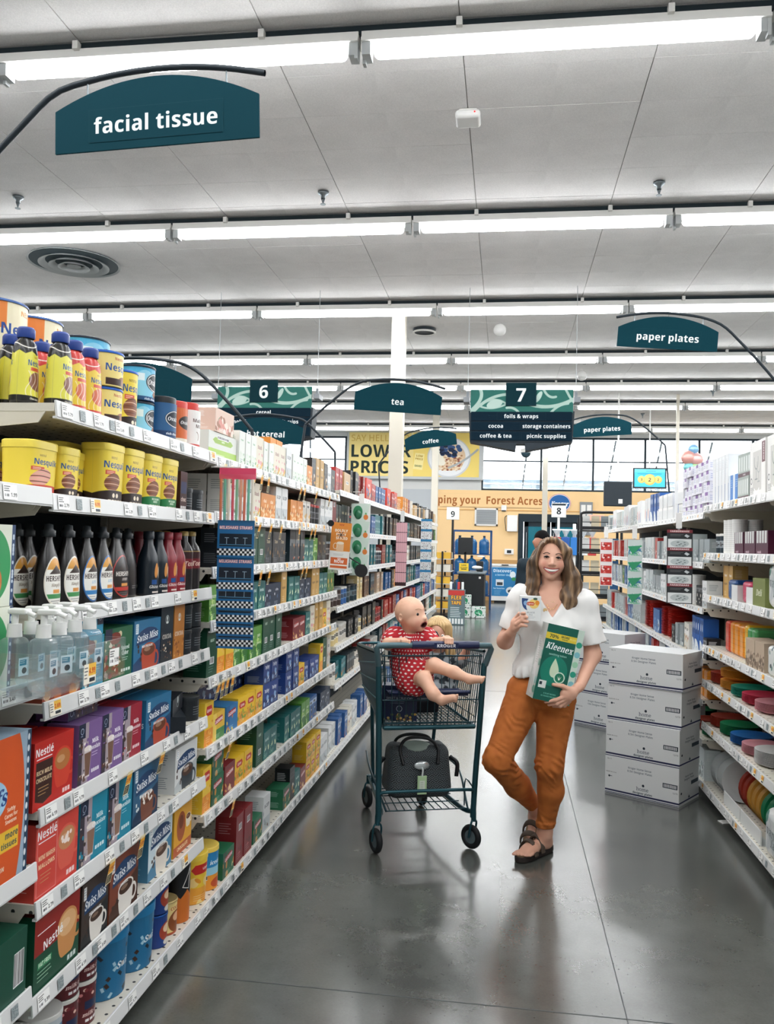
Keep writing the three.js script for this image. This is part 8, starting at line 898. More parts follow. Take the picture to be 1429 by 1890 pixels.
  // hair: cap, side locks in waves, parted
  { const strands = [['e', ...H(0.003, 0.036, -0.024), 0.084, 0.08, 0.1], ['e', ...H(0.0, 0.0, -0.05), 0.084, 0.1, 0.075]]; const lock = (pts) => { for (let i = 1; i < pts.length; i++) strands.push(['c', ...H(...pts[i - 1].slice(0, 3)), ...H(...pts[i].slice(0, 3)), pts[i - 1][3], pts[i][3], 0.02]); };
    lock([[0.02, 0.1, 0.05, 0.018], [0.062, 0.05, 0.055, 0.024], [0.083, -0.02, 0.035, 0.03], [0.1, -0.08, 0.03, 0.034], [0.11, -0.13, 0.02, 0.04], [0.1, -0.19, 0.03, 0.041], [0.085, -0.225, 0.035, 0.03]]);
    lock([[0.07, 0.03, 0.0, 0.03], [0.098, -0.06, -0.02, 0.04], [0.122, -0.13, -0.015, 0.04], [0.125, -0.18, 0.0, 0.032]]);
    lock([[0.08, -0.1, -0.05, 0.05], [0.09, -0.18, -0.03, 0.05], [0.08, -0.225, 0.0, 0.035]]);
    lock([[-0.01, 0.105, 0.05, 0.016], [-0.052, 0.06, 0.05, 0.02], [-0.077, -0.01, 0.025, 0.024], [-0.088, -0.08, 0.015, 0.027], [-0.084, -0.13, 0.02, 0.03], [-0.078, -0.185, 0.03, 0.028], [-0.066, -0.2, 0.035, 0.02]]);
    lock([[-0.07, 0.02, -0.03, 0.03], [-0.09, -0.08, -0.03, 0.034], [-0.082, -0.16, -0.01, 0.034]]);
    const hf = field(strands, 0.03), face = field([['e', ...H(-0.008, -0.024, 0.075), 0.067, 0.1, 0.08], ['e', ...H(-0.002, -0.14, 0.06), 0.05, 0.08, 0.08], ['e', ...H(-0.014, 0.04, 0.09), 0.055, 0.052, 0.06], ['e', ...H(-0.016, 0.07, 0.085), 0.03, 0.03, 0.05]], 0.02);
    const HB = lin(0x6b523b), HL = lin(0xb59470), HD = lin(0x3d2e22);
    const hairF = (x, y, z) => { const a = Math.atan2(x - hc[0], z - hc[2] + 0.05), w = Math.sin(a * 26 + Math.sin(y * 34) * 1.8 + n3(x * 20, y * 9, z * 20) * 3) * 0.0032 + n3(x * 40, y * 14, z * 40) * 0.004; return smax(hf(x + Math.sin(y * 42) * 0.006, y, z) + w, -face(x, y, z), 0.006); };
    part(t, 'hair', shift(skin(hairF, [0.02, 1.26, -4.62], [0.47, 1.7, -4.28], 0.005, (x, y, z) => { const a = Math.atan2(x - hc[0], z - hc[2] + 0.05), s = n3(a * 9, y * 5, 3) + 0.6 * n3(a * 26 + Math.sin(y * 34) * 1.2, y * 7, 9); return s > 0 ? mix3(HB, HL, clamp(s * 1.5, 0, 1)) : mix3(HB, HD, clamp(-s * 1.5, 0, 1)); }), O), M_HAIR, 'wavy shoulder-length brown hair with blond streaks'); }
  // white top with a V neck and a short ruffled hem
  { const W = lin(0xe9e8e6), sleeves = [['c', ...shR, 0.026, 1.17, -4.447, 0.066, 0.068], ['c', ...shL, 0.447, 1.12, -4.445, 0.066, 0.068]];
    const tf = field([['e', 0.242, 1.24, -4.462, 0.165, 0.165, 0.1], ['c', ...shR, ...shL, 0.062, 0.062], ['e', 0.238, 1.2, -4.4, 0.12, 0.08, 0.068], ['e', 0.212, 1.06, -4.46, 0.14, 0.16, 0.105], ['e', 0.195, 0.98, -4.462, 0.158, 0.1, 0.118], ...sleeves], 0.045);
    const f = (x, y, z) => { let d = tf(x, y, z) + 0.0035 * Math.sin(y * 44 + Math.sin(x * 40) * 1.5 + n3(x * 8, y * 4, z * 8) * 5) * 0.6 + n3(x * 14, y * 10, z * 14) * 0.005; const ruff = 0.012 * clamp((1.005 - y) / 0.06, 0, 1) * (1 + Math.sin(Math.atan2(x - 0.2, z + 4.46) * 22)) ; d -= ruff * 0.8; d = smax(d, 0.945 - y + 0.006 * Math.sin(x * 60), 0.004); const v = Math.max(Math.abs(x - 0.236) - (y - 1.255) * 0.62, -(z + 4.455), 1.2 - y), nk = Math.hypot(x - 0.242, (z + 4.462) * 1.1) - (0.062 + Math.max(0, y - 1.38) * 0.6); d = smax(d, -v, 0.006); d = smax(d, -Math.max(nk, 1.34 - y), 0.008); const hR = (x - 0.03) * 0.36 + (y - 1.172) * 0.93 + (z + 4.447) * -0.06, hL = (x - 0.447) * -0.2 + (y - 1.125) * 0.97; if (x < 0.075 && y < 1.3) d = Math.max(d, -hR + (y < 1.06 && x > 0.04 ? -1 : 0)); if (x > 0.385 && y < 1.25) d = Math.max(d, -hL); return d; };
    part(t, 'blouse', shift(skin(f, [-0.1, 0.9, -4.64], [0.56, 1.44, -4.25], 0.0075, () => W), O), M_CLOTH, 'white short-sleeved V-neck top'); }
  // rust coloured trousers with turned hems
  { const RU = lin(0xc47030), RD = lin(0xae5f24), jf = field([['e', 0.19, 0.885, -4.468, 0.165, 0.1, 0.112], ['c', ...hipR, ...knR, 0.1, 0.068], ['c', ...knR, 0.08, 0.36, -4.55, 0.068, 0.065], ['c', 0.08, 0.36, -4.55, 0.165, 0.222, -4.712, 0.065, 0.044], ['c', ...hipL, ...knL, 0.102, 0.068], ['c', ...knL, 0.25, 0.36, -4.49, 0.066, 0.064], ['c', 0.25, 0.36, -4.49, 0.227, 0.16, -4.545, 0.064, 0.044]], 0.03);
    const f = (x, y, z) => { const kneeR = Math.exp(-(((y - 0.53) / 0.07) ** 2)) * (x < 0.1 ? 1 : 0.6), kneeL = Math.exp(-(((y - 0.46) / 0.07) ** 2)), thigh = Math.exp(-(((y - 0.74) / 0.12) ** 2)), hem = Math.exp(-(((y - 0.22) / 0.05) ** 2)); let d = jf(x, y, z) + 0.0042 * (kneeR + kneeL + thigh * 0.7 + hem) * clamp(0.35 + n3(x * 18, y * 9, z * 18 + 5) * 1.6, 0, 1) * Math.sin(y * 170 + x * 90 + n3(x * 12, y * 10, z * 12) * 8) + n3(x * 22, y * 12, z * 22) * 0.003; d = smax(d, y - 0.96, 0.004); if (x > 0.14 && z > -4.62) d = Math.max(d, 0.155 - y + 0.0 * x); const cuffR = (x - 0.165) * 0.4 + (y - 0.222) * -0.62 + (z + 4.712) * -0.72; if (y < 0.34 && z < -4.6) d = Math.max(d, cuffR); const cuff = Math.abs(y - 0.172) - 0.016; if (z > -4.62 && cuff < 0 && x > 0.14) d -= 0.005; return d; };
    part(t, 'trousers', shift(skin(f, [-0.14, 0.12, -4.82], [0.42, 0.99, -4.24], 0.0075, (x, y, z) => mix3(RU, RD, clamp(0.5 + n3(x * 26, y * 26, z * 26) * 0.6, 0, 1))), O), M_CLOTH, 'rust orange trousers with turned-up hems'); }
  // sandals: cork soles and two straps each
  { const sole = (pts, w, y, tiltX) => { const s = new THREE.Shape(); s.moveTo(0, -w * 0.9); s.bezierCurveTo(w * 1.1, -w, w * 0.85, 0.06, w * 0.9, 0.13); s.bezierCurveTo(w * 1.25, 0.2, w * 0.9, 0.262, 0, 0.262); s.bezierCurveTo(-w * 1.0, 0.262, -w * 1.15, 0.18, -w * 0.9, 0.12); s.bezierCurveTo(-w * 0.75, 0.05, -w * 1.05, -w, 0, -w * 0.9); return extrude(s, 0.02, 0.004).rotateX(PI / 2); };
    const mk = (pos, yaw, pitch) => { const sd = new THREE.Group(); sd.name = 'sandal'; sd.position.set(pos[0] - O[0], pos[1], pos[2] - O[2]); sd.rotation.order = 'YXZ'; sd.rotation.set(pitch, yaw, 0); t.add(sd); const so = part(sd, 'sole', sole(0, 0.036, 0), std(0x2b2320, 0.8), 'dark sandal sole'); so.position.y = 0.024; part(sd, 'footbed', sole(0, 0.034, 0).scale(0.97, 0.3, 0.97), std(0x8a7258, 0.9)).position.y = 0.03; for (const [z0, h, r] of [[0.1, 0.08, 0.045], [0.165, 0.069, 0.05]]) { const st2 = new THREE.TorusGeometry(r, 0.0055, 6, 24, PI).scale(1, h / r * 0.98, 3.3).translate(0, 0.022, z0); part(sd, 'strap', st2, std(0x4f4238, 0.7), 'brown leather strap'); } part(sd, 'buckle', rbox(0.014, 0.004, 0.02, 0.0015, 0.03, 0.075, 0.1), M.steel); };
    mk([0.245, 0.004, -4.632], -0.66, 0); mk([0.182, 0.098, -4.8], -0.18, 0.52); }
  // fine gold necklaces
  part(t, 'necklace', shift(merge(tube([[0.195, 1.39, -4.43], [0.21, 1.345, -4.395], [0.24, 1.333, -4.385], [0.268, 1.345, -4.395], [0.285, 1.385, -4.43]], 0.0022, 24, 6), tube([[0.192, 1.38, -4.425], [0.212, 1.315, -4.382], [0.232, 1.296, -4.372], [0.262, 1.325, -4.385], [0.288, 1.385, -4.43]], 0.0016, 24, 6), cyl(0.0105, 0.0105, 0.003, 0, 0, 0, 18).rotateX(PI / 2 - 0.2).translate(0.2, 1.292, -4.366)), O), std(0xe3c08a, 0.25, 0.9), 'gold necklaces with a round pendant');
}
// what the shopper holds
{
  defBox('tissuePack', [0.19, 0.375, 0.115], { front: (c, w, h) => { fillR(c, 0, 0, w, h, '#0d5f50'); oval(c, w * 0.4, h * 0.6, w * 0.36, h * 0.2, '#12806a'); const rx = w * 0.83; fillR(c, rx, 0, w - rx, h, '#c9dccf'); for (let i = 0; i < 7; i++) oval(c, rx + w * 0.09, h * (0.2 + i * 0.13), w * 0.08, h * 0.04, ['#2a9a80', '#7fbfc9', '#9ccfae'][i % 3]); fillR(c, 0, h * 0.11, rx, h * 0.085, '#e3c93c'); txt(c, '70%', w * 0.22, h * 0.153, h * 0.065, '#123a34'); txt(c, 'MORE', w * 0.52, h * 0.14, h * 0.04, '#123a34'); txt(c, 'TISSUES', w * 0.52, h * 0.173, h * 0.022, '#123a34'); txt(c, 'PLUS', w * 0.73, h * 0.15, h * 0.036, '#f2e48a'); txt(c, 'Kleenex', w * 0.42, h * 0.29, h * 0.115, '#fff', { style: 'italic', font: 'serif', rot: 0.06, max: w * 0.74 }); txt(c, 'soothing lotion', w * 0.42, h * 0.385, h * 0.036, '#bfeadb', { weight: 'normal' }); c.beginPath(); c.moveTo(w * 0.38, h * 0.43); c.bezierCurveTo(w * 0.52, h * 0.54, w * 0.6, h * 0.62, w * 0.46, h * 0.68); c.bezierCurveTo(w * 0.26, h * 0.7, w * 0.24, h * 0.58, w * 0.38, h * 0.43); c.fillStyle = '#cfe2c4'; c.fill(); oval(c, w * 0.58, h * 0.67, w * 0.15, h * 0.075, '#d9ead8'); oval(c, w * 0.58, h * 0.67, w * 0.12, h * 0.06, '#1f7a5c'); for (const a of [-0.5, 0, 0.5]) { c.save(); c.translate(w * 0.58, h * 0.7); c.rotate(a); poly(c, [[-4, 0], [0, -h * 0.06], [4, 0]], '#e6f2e2'); c.restore(); } fillR(c, w * 0.07, h * 0.74, w * 0.2, h * 0.1, '#e6ebe6'); fillR(c, w * 0.09, h * 0.76, w * 0.07, h * 0.04, '#23303a'); txt(c, '6 FLAT BOXES', w * 0.42, h * 0.9, h * 0.026, '#7fc9b4'); txt(c, '80 TISSUES PER BOX', w * 0.4, h * 0.935, h * 0.022, '#7fc9b4'); }, side: (c, w, h) => { fillR(c, 0, 0, w, h, '#cdd3cf'); for (let i = 0; i < 6; i++) oval(c, w * 0.85, h * (0.4 + i * 0.12), w * 0.22, h * 0.05, ['#9fc9c4', '#6fae9c', '#c9dcd2'][i % 3]); for (let i = 0; i < 14; i++) poly(c, [[w * rnd(), h * rnd()], [w * rnd(), h * rnd()], [w * rnd(), h * rnd()]], 'rgba(255,255,255,.35)'); lines(c, w * 0.3, h * 0.2, w * 0.3, 12, h * 0.03, '#a9b3b0', 2); }, top: '#cdd3cf', kind: 'gloss' }, 'tissue_multipack', '', 'box', 1500);
  const b = PROD.tissuePack.make(); b.geometry.translate(0, -0.1875, 0); b.name = numbered('tissue_multipack'); b.position.set(0.252, 1.035, -4.318); b.rotation.order = 'YXZ'; b.rotation.set(0, 0.26, -0.205); scene.add(b); tag(b, 'green and white tissue multipack held under the arm of the shopper', 'box');
  defBox('teaHeld', [0.103, 0.12, 0.07], { front: (c, w, h) => { fillR(c, 0, 0, w, h, '#e6e9e8'); c.beginPath(); c.moveTo(w * 0.08, h * 0.08); c.quadraticCurveTo(w * 0.05, h * 0.5, w * 0.35, h * 0.58); c.quadraticCurveTo(w * 0.2, h * 0.3, w * 0.4, h * 0.1); c.closePath(); c.fillStyle = '#27477f'; c.fill(); oval(c, w * 0.26, h * 0.28, w * 0.1, h * 0.1, '#8fb3d9'); oval(c, w * 0.66, h * 0.3, w * 0.24, h * 0.2, '#f0cf7a'); oval(c, w * 0.82, h * 0.26, w * 0.1, h * 0.1, '#e8912c'); oval(c, w * 0.72, h * 0.1, w * 0.1, h * 0.05, '#3a5a4a'); poly(c, [[w * 0.3, h * 0.3], [w * 0.36, h * 0.23], [w * 0.64, h * 0.23], [w * 0.7, h * 0.3], [w * 0.64, h * 0.37], [w * 0.36, h * 0.37]], '#d2431f'); txt(c, 'Lipton', w * 0.5, h * 0.3, h * 0.085, '#fff6e0', { max: w * 0.34 }); txt(c, 'BLACK', w * 0.52, h * 0.66, h * 0.1, '#7f8a92', { weight: 'normal', font: 'serif' }); txt(c, 'TEA', w * 0.52, h * 0.76, h * 0.08, '#7f8a92', { weight: 'normal', font: 'serif' }); lines(c, w * 0.28, h * 0.84, w * 0.5, 2, h * 0.05, '#a9b3b9', 2); }, side: '#e6e9e8', top: '#e6e9e8' }, 'tea_box', '', 'box', 1700);
  const q = PROD.teaHeld.make(); q.name = numbered('tea_box'); q.position.set(0.121, 1.245, -4.296); q.rotation.set(0, 0.06, -0.01); scene.add(q); tag(q, 'small white tea box held up in the hand of the shopper', 'box');
}

// ---------- baby in the child seat ----------
{
  const O = cartPoint(-0.03, 0.83, -0.06), t = thing('person', 'baby in a red polka-dot dress sitting in the cart seat', 'person', O);
  const SK = lin(0xeabb9f), SK2 = lin(0xdba085), hc = [-0.495, 1.232, -4.5], yaw = 1.08, cy = Math.cos(yaw), sy = Math.sin(yaw), H = (x, y, z) => [hc[0] + x * cy + z * sy, hc[1] + y, hc[2] - x * sy + z * cy];   // face towards the shopper
  const head = [['e', ...H(0, 0.018, -0.012), 0.08, 0.08, 0.088], ['e', ...H(0, -0.03, 0.03), 0.062, 0.055, 0.055], ['e', ...H(0.034, -0.034, 0.04), 0.03, 0.028, 0.03, 0.02], ['e', ...H(-0.034, -0.034, 0.04), 0.03, 0.028, 0.03, 0.02], ['e', ...H(0, -0.012, 0.086), 0.01, 0.009, 0.012, 0.012], ['e', ...H(0, -0.068, 0.058), 0.02, 0.014, 0.02, 0.015], ['c', ...H(0, -0.05, -0.01), -0.5, 1.13, -4.52, 0.04, 0.042, 0.02]];
  for (const s of [-1, 1]) { head.push(['e', ...H(s * 0.079, -0.012, -0.014), 0.01, 0.024, 0.017, 0.005]); }
  const headF0 = field(head, 0.018), ear = (x, y, z) => { const a = H(-0.092, -0.01, -0.008); return Math.hypot((x - a[0]) * 0.9, (y - a[1]) * 0.8, z - a[2]) - 0.0095; };
  const mth = (x, y, z) => { const a = H(0, -0.046, 0.085), dx = (x - a[0]) * cy - (z - a[2]) * sy, dz = (x - a[0]) * sy + (z - a[2]) * cy, dy = y - a[1]; return Math.max(Math.hypot(dx / 0.021, dy / 0.013) - 1, 0) > 0 ? 0.01 : Math.abs(dz) > 0.03 ? 0.01 : (Math.hypot(dx / 0.021, dy / 0.013) - 1) * 0.012; };
  const headG = skin((x, y, z) => Math.max(headF0(x, y, z), -mth(x, y, z), -ear(x, y, z)), [hc[0] - 0.13, 1.1, hc[2] - 0.13], [hc[0] + 0.13, 1.35, hc[2] + 0.13], 0.0042, (x, y, z) => { const dx = (x - hc[0]) * cy - (z - hc[2]) * sy, dz = (x - hc[0]) * sy + (z - hc[2]) * cy, dy = y - hc[1]; let c = mix3(SK, SK2, clamp(0.25 + n3(x * 30, y * 30, z * 30) * 0.3, 0, 0.5)); c = mix3(c, lin(0xd98673), 0.5 * Math.exp(-(((Math.abs(dx) - 0.045) / 0.02) ** 2) - (((dy + 0.035) / 0.022) ** 2)) * (dz > 0 ? 1 : 0)); const m = Math.hypot(dx / 0.026, (dy + 0.046) / 0.018); if (dz > 0.05 && m < 1.05) c = m < 0.85 ? lin(0x5a211f) : lin(0xb8615a); const hairy = clamp((dy - 0.035 - dz * 0.35) / 0.04, 0, 1) * 0.28 + clamp((-dz - 0.03) / 0.05, 0, 1) * 0.4 * clamp((dy + 0.06) / 0.03, 0, 1); return mix3(c, lin(0xb58a66), clamp(hairy * (0.7 + n3(x * 90, y * 90, z * 90) * 0.9), 0, 0.6)); });
  const hd1 = [-0.515, 1.105, -4.385], hd2 = [-0.295, 1.118, -4.44], sh1 = [-0.58, 1.115, -4.5], sh2 = [-0.42, 1.115, -4.53];
  const body = [['c', -0.5, 1.14, -4.52, -0.5, 1.08, -4.52, 0.045, 0.07], ['e', -0.5, 1.02, -4.52, 0.085, 0.11, 0.07], ['e', -0.49, 0.91, -4.51, 0.1, 0.07, 0.09], ['c', ...sh1, -0.605, 1.085, -4.42, 0.036, 0.03], ['c', -0.605, 1.085, -4.42, -0.545, 1.1, -4.385, 0.03, 0.021], ['c', ...sh2, -0.37, 1.09, -4.47, 0.036, 0.03], ['c', -0.37, 1.09, -4.47, -0.32, 1.11, -4.44, 0.029, 0.02],
    ['c', -0.46, 0.93, -4.5, -0.355, 0.99, -4.37, 0.05, 0.037], ['c', -0.355, 0.99, -4.37, -0.25, 0.965, -4.32, 0.036, 0.03], ['c', -0.25, 0.965, -4.32, -0.17, 0.937, -4.3, 0.031, 0.02], ['c', -0.17, 0.937, -4.3, -0.115, 0.943, -4.28, 0.023, 0.018],
    ['c', -0.5, 0.9, -4.5, -0.405, 0.925, -4.33, 0.05, 0.039], ['c', -0.405, 0.925, -4.33, -0.35, 0.86, -4.27, 0.037, 0.031], ['c', -0.35, 0.86, -4.27, -0.305, 0.832, -4.26, 0.032, 0.021], ['c', -0.305, 0.832, -4.26, -0.245, 0.852, -4.235, 0.024, 0.019]];
  for (let i = 0; i < 5; i++) { body.push(['e', -0.228 - i * 0.002, 0.868 - i * 0.0085, -4.228 - i * 0.002, 0.009, 0.006, 0.008, 0.004], ['e', -0.098 - i * 0.004, 0.955 - i * 0.0075, -4.278 - i * 0.002, 0.009, 0.006, 0.008, 0.004]); }
  const fing = (w, dir, up) => { const o = [['c', w[0] - dir[0] * 0.02, w[1] - 0.002, w[2] - dir[2] * 0.02, ...w, 0.02, 0.02]]; for (let i = 0; i < 4; i++) { const s = (i - 1.5) * 0.0125; o.push(...chain([[w[0] + s + dir[0] * 0.01, w[1] + 0.004, w[2] + dir[2] * 0.01, 0.0072], [w[0] + s + dir[0] * 0.028, w[1] + 0.004, w[2] + 0.026, 0.0068], [w[0] + s + dir[0] * 0.03, w[1] - 0.018, w[2] + 0.034, 0.006]], 0.004)); } o.push(...chain([[w[0] + up * 0.016, w[1] - 0.004, w[2], 0.0075], [w[0] + up * 0.03, w[1] - 0.012, w[2] + 0.014, 0.0065]], 0.004)); return o; };
  const limbs = field([...body, ...fing(hd1, [0.35, 0, 0.9], 1), ...fing(hd2, [0.3, 0, 0.9], -1)], 0.018);
  const bodyG = skin(limbs, [-0.68, 0.79, -4.66], [-0.06, 1.19, -4.18], 0.0055, (x, y, z) => mix3(SK, SK2, clamp(0.3 + n3(x * 30, y * 30, z * 30) * 0.35, 0, 0.5)));
  part(t, 'body', shift(joinSkin([headG, bodyG]), O), M_SKIN, 'bald baby with open mouth');
  for (const s of [-1, 1]) { part(t, 'eye', shift(sphere(0.0112, ...H(s * 0.034, 0.01, 0.0578), 12), O), std(0xd9d2ca, 0.2)); part(t, 'iris', shift(sphere(0.0088, ...H(s * 0.0352, 0.0095, 0.0622), 12), O), std(0x2c211d, 0.15)); part(t, 'eyebrow', shift(tube([H(s * 0.018, 0.034, 0.075), H(s * 0.035, 0.04, 0.069), H(s * 0.05, 0.033, 0.054)], 0.0014, 8, 5), O), std(0xc9a080, 0.8)); }
  // dress with white dots
  const RED = lin(0xb8202c), WH = lin(0xf2ebe6), df = field([['c', -0.58, 1.11, -4.5, -0.42, 1.11, -4.53, 0.052, 0.052], ['c', ...sh1, -0.6, 1.095, -4.455, 0.05, 0.052], ['c', ...sh2, -0.388, 1.095, -4.495, 0.05, 0.05], ['e', -0.5, 1.03, -4.52, 0.1, 0.12, 0.085], ['c', -0.5, 0.97, -4.51, -0.465, 0.915, -4.44, 0.105, 0.1], ['c', -0.49, 0.93, -4.47, -0.43, 0.95, -4.39, 0.075, 0.062], ['c', -0.5, 0.9, -4.47, -0.46, 0.9, -4.36, 0.075, 0.058]], 0.03);
  const dressF = (x, y, z) => { let d = df(x, y, z) + Math.sin(x * 70 + y * 20) * 0.003 * clamp((1.0 - y) * 8, 0, 1) + n3(x * 22, y * 16, z * 22) * 0.004; d = smax(d, -(Math.hypot(x + 0.5, z + 4.515) - 0.05 + Math.max(0, 1.13 - y)), 0.005); const cut = (z + 4.37) * 0.75 + (x + 0.42) * 0.4 - (y - 0.9) * 0.1; return smax(d, cut, 0.004); };
  const dot = (x, y, z) => { const s = 0.0175, a = Math.atan2(x + 0.5, z + 4.52) * 0.1 / s, b = y / s, row = Math.round(b), ax = a + (row & 1) * 0.5; return Math.hypot(ax - Math.round(ax), b - row) < 0.22; };
  part(t, 'dress', shift(skin(dressF, [-0.7, 0.8, -4.66], [-0.3, 1.19, -4.28], 0.0026, (x, y, z) => (dot(x, y, z) ? WH : RED)), O), M_CLOTH, 'red dress with white polka dots');
  part(t, 'collar', shift(merge(tube([[-0.545, 1.135, -4.5], [-0.52, 1.122, -4.462], [-0.49, 1.116, -4.458], [-0.462, 1.124, -4.476], [-0.452, 1.135, -4.51]], 0.005, 24, 6)), O), std(0xf4ece6, 0.7), 'white scalloped collar'); part(t, 'sleeve_trim', shift(merge(new THREE.TorusGeometry(0.045, 0.0035, 6, 24).rotateX(0.3).translate(-0.602, 1.088, -4.438)), O), std(0xf4ece6, 0.7));
}
// ---------- girl sitting in the basket ----------
{
  const O = cartPoint(0.08, 0.71, -0.5), X = O[0], Zz = O[2], t = thing('person', 'fair-haired child in grey peeking over the cart seat', 'person', O), hc = [-0.385, 1.082, -4.96], SK = lin(0xdba88d), SK2 = lin(0xc98e76);
  const f = field([['e', hc[0], hc[1] + 0.01, hc[2], 0.07, 0.088, 0.08], ['e', hc[0], hc[1] - 0.04, hc[2] + 0.025, 0.055, 0.055, 0.05], ['e', hc[0], hc[1] - 0.012, hc[2] + 0.08, 0.008, 0.008, 0.01], ['c', hc[0], hc[1] - 0.06, hc[2], hc[0], 0.95, hc[2] - 0.01, 0.04, 0.045], ['e', hc[0], 0.86, hc[2] - 0.01, 0.11, 0.13, 0.08], ['e', hc[0], 0.77, hc[2] + 0.02, 0.11, 0.055, 0.09], ['c', hc[0] + 0.1, 0.92, hc[2], hc[0] + 0.15, 0.96, hc[2] + 0.1, 0.036, 0.03], ['c', hc[0] + 0.15, 0.96, hc[2] + 0.1, -0.205, 1.035, hc[2] + 0.13, 0.028, 0.02], ['e', -0.2, 1.046, hc[2] + 0.135, 0.026, 0.016, 0.02], ['c', hc[0] - 0.1, 0.92, hc[2], hc[0] - 0.1, 0.82, hc[2] + 0.1, 0.036, 0.028]], 0.025);
  part(t, 'body', shift(skin(f, [hc[0] - 0.2, 0.705, hc[2] - 0.14], [hc[0] + 0.24, 1.2, hc[2] + 0.2], 0.006, (x, y, z) => mix3(SK, SK2, clamp(0.3 + n3(x * 30, y * 30, z * 30) * 0.3, 0, 0.5))), O), M_SKIN);
  for (const s of [-1, 1]) { part(t, 'eye', shift(sphere(0.0115, hc[0] + s * 0.03, hc[1] + 0.004, hc[2] + 0.068, 12), O), std(0xeae6e0, 0.2)); part(t, 'iris', shift(sphere(0.0068, hc[0] + s * 0.03, hc[1] + 0.003, hc[2] + 0.0745, 10), O), std(0x3a2f28, 0.15)); }
  const HA = lin(0xd9b983), HB = lin(0xb08a55), hf = field([['e', hc[0], hc[1] + 0.03, hc[2] - 0.012, 0.082, 0.085, 0.088], ['c', hc[0] + 0.05, hc[1] + 0.06, hc[2] + 0.05, hc[0] + 0.075, hc[1] - 0.1, hc[2] + 0.02, 0.024, 0.03], ['c', hc[0] - 0.045, hc[1] + 0.06, hc[2] + 0.05, hc[0] - 0.08, hc[1] - 0.1, hc[2] + 0.01, 0.02, 0.028], ['c', hc[0], hc[1], hc[2] - 0.05, hc[0], hc[1] - 0.16, hc[2] - 0.05, 0.07, 0.06]], 0.025), fc = field([['e', hc[0] - 0.012, hc[1] - 0.012, hc[2] + 0.085, 0.06, 0.078, 0.066]], 0.01);
  part(t, 'hair', shift(skin((x, y, z) => smax(hf(x, y, z) + Math.sin(Math.atan2(x - hc[0], z - hc[2]) * 30 + y * 20) * 0.0018, -fc(x, y, z), 0.006), [hc[0] - 0.13, 0.88, hc[2] - 0.14], [hc[0] + 0.13, 1.22, hc[2] + 0.12], 0.0055, (x, y, z) => mix3(HA, HB, clamp(0.4 + n3(Math.atan2(x - hc[0], z - hc[2]) * 12, y * 6, 2) * 1.2, 0, 1))), O), M_HAIR, 'straight blond hair');
  const GA = lin(0x9aa3a8), GB = lin(0x2a333a), gf = field([['e', hc[0], 0.87, hc[2] - 0.01, 0.125, 0.14, 0.095], ['e', hc[0], 0.78, hc[2] + 0.02, 0.125, 0.065, 0.105], ['c', hc[0] + 0.1, 0.92, hc[2], hc[0] + 0.15, 0.96, hc[2] + 0.095, 0.046, 0.042], ['c', hc[0] - 0.1, 0.92, hc[2], hc[0] - 0.1, 0.83, hc[2] + 0.09, 0.046, 0.04]], 0.025);
  part(t, 'shirt', shift(skin((x, y, z) => gf(x, y, z) + n3(x * 24, y * 18, z * 24) * 0.006, [hc[0] - 0.2, 0.706, hc[2] - 0.14], [hc[0] + 0.24, 1.06, hc[2] + 0.2], 0.007, (x, y, z) => (n3(x * 26, y * 34, z * 26) > 0.12 ? GB : GA)), O), M_CLOTH, 'grey and black patterned top');
}
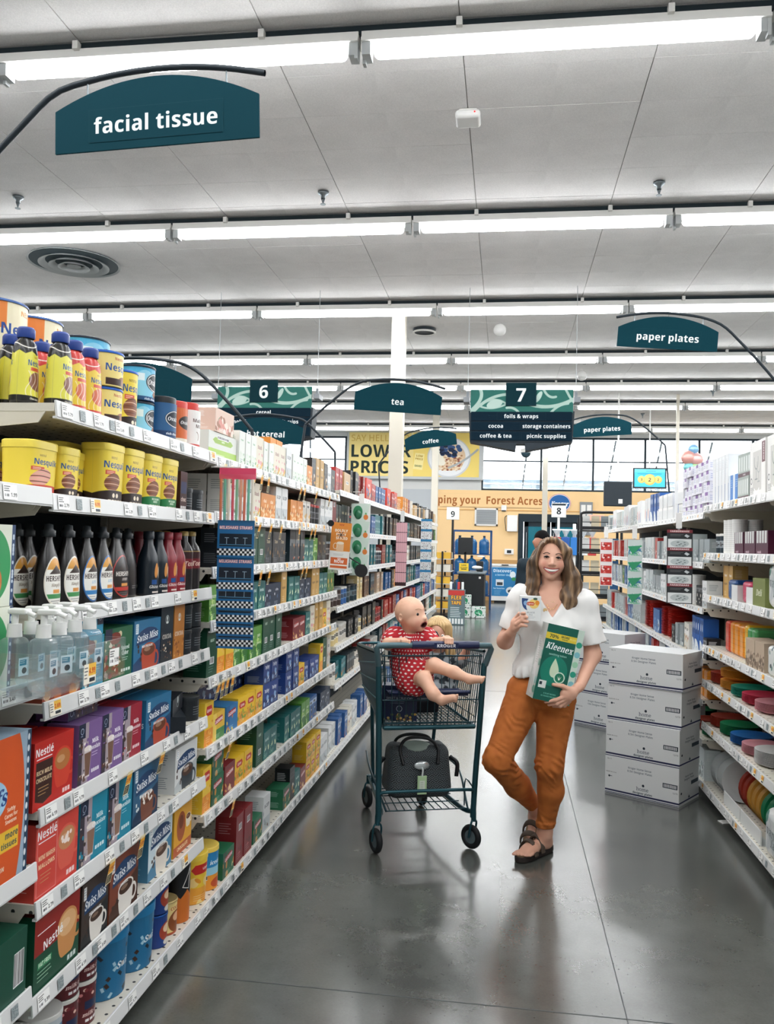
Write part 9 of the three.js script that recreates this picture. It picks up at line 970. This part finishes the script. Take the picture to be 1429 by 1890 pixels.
// ---------- man further down the aisle ----------
{
  const O = [0.43, 0, -9.2], t = thing('person', 'dark-haired person in a dark shirt standing behind the shopper', 'person', O), SK = lin(0xb98168), f = field([['e', 0.43, 1.69, -9.2, 0.075, 0.1, 0.095], ['e', 0.4, 1.65, -9.17, 0.05, 0.06, 0.05], ['e', 0.345, 1.675, -9.16, 0.014, 0.014, 0.012], ['c', 0.43, 1.6, -9.2, 0.43, 1.5, -9.2, 0.055, 0.06], ['c', 0.27, 1.43, -9.2, 0.59, 1.43, -9.2, 0.07, 0.07], ['e', 0.43, 1.25, -9.2, 0.17, 0.25, 0.11], ['e', 0.43, 0.98, -9.2, 0.16, 0.14, 0.11], ['c', 0.25, 1.42, -9.2, 0.21, 1.12, -9.2, 0.055, 0.045], ['c', 0.21, 1.12, -9.2, 0.22, 0.9, -9.15, 0.042, 0.03], ['e', 0.22, 0.84, -9.14, 0.03, 0.06, 0.03], ['c', 0.61, 1.42, -9.2, 0.65, 1.12, -9.2, 0.055, 0.045], ['c', 0.65, 1.12, -9.2, 0.64, 0.9, -9.15, 0.042, 0.03], ['e', 0.64, 0.84, -9.14, 0.03, 0.06, 0.03], ['c', 0.35, 0.92, -9.2, 0.34, 0.5, -9.19, 0.09, 0.062], ['c', 0.34, 0.5, -9.19, 0.34, 0.09, -9.22, 0.06, 0.042], ['c', 0.51, 0.92, -9.2, 0.52, 0.5, -9.19, 0.09, 0.062], ['c', 0.52, 0.5, -9.19, 0.52, 0.09, -9.22, 0.06, 0.042], ['c', 0.34, 0.055, -9.23, 0.33, 0.045, -9.06, 0.042, 0.034], ['c', 0.52, 0.055, -9.23, 0.53, 0.045, -9.06, 0.042, 0.034]], 0.035);
  part(t, 'body', shift(skin(f, [0.13, 0.003, -9.36], [0.74, 1.82, -8.98], 0.016, () => SK), O), M_SKIN);
  const cl = (lo, hi, col, nm, lb, th) => part(t, nm, shift(skin((x, y, z) => Math.max(f(x, y, z) - th, y - hi, lo - y), [0.1, lo - 0.03, -9.4], [0.76, hi + 0.03, -8.95], 0.016, () => lin(col)), O), M_CLOTH, lb); cl(0.95, 1.5, 0x20303a, 'shirt', 'dark shirt', 0.016); cl(0.1, 0.98, 0x1a222a, 'trousers', 'dark trousers', 0.014); cl(0.0, 0.1, 0x15181b, 'shoes', 'dark shoes', 0.01);
  const hf = field([['e', 0.437, 1.715, -9.21, 0.086, 0.092, 0.103], ['e', 0.46, 1.67, -9.24, 0.07, 0.08, 0.08]], 0.02), fc = field([['e', 0.37, 1.65, -9.13, 0.07, 0.06, 0.09]], 0.01); part(t, 'hair', shift(skin((x, y, z) => smax(hf(x, y, z), -fc(x, y, z), 0.01), [0.32, 1.55, -9.35], [0.56, 1.83, -9.05], 0.01, () => lin(0x0d0b0c)), O), phys({ vertexColors: true, roughness: 0.8, specularIntensity: 0.3 }), 'short black hair');
  t.position.x -= 0.06;
}

// ---------- hand over ----------
scene.traverse((o) => { if (o.isMesh) { o.castShadow = true; o.receiveShadow = true; } });
scene.updateMatrixWorld(true);
renderer.render(scene, camera);
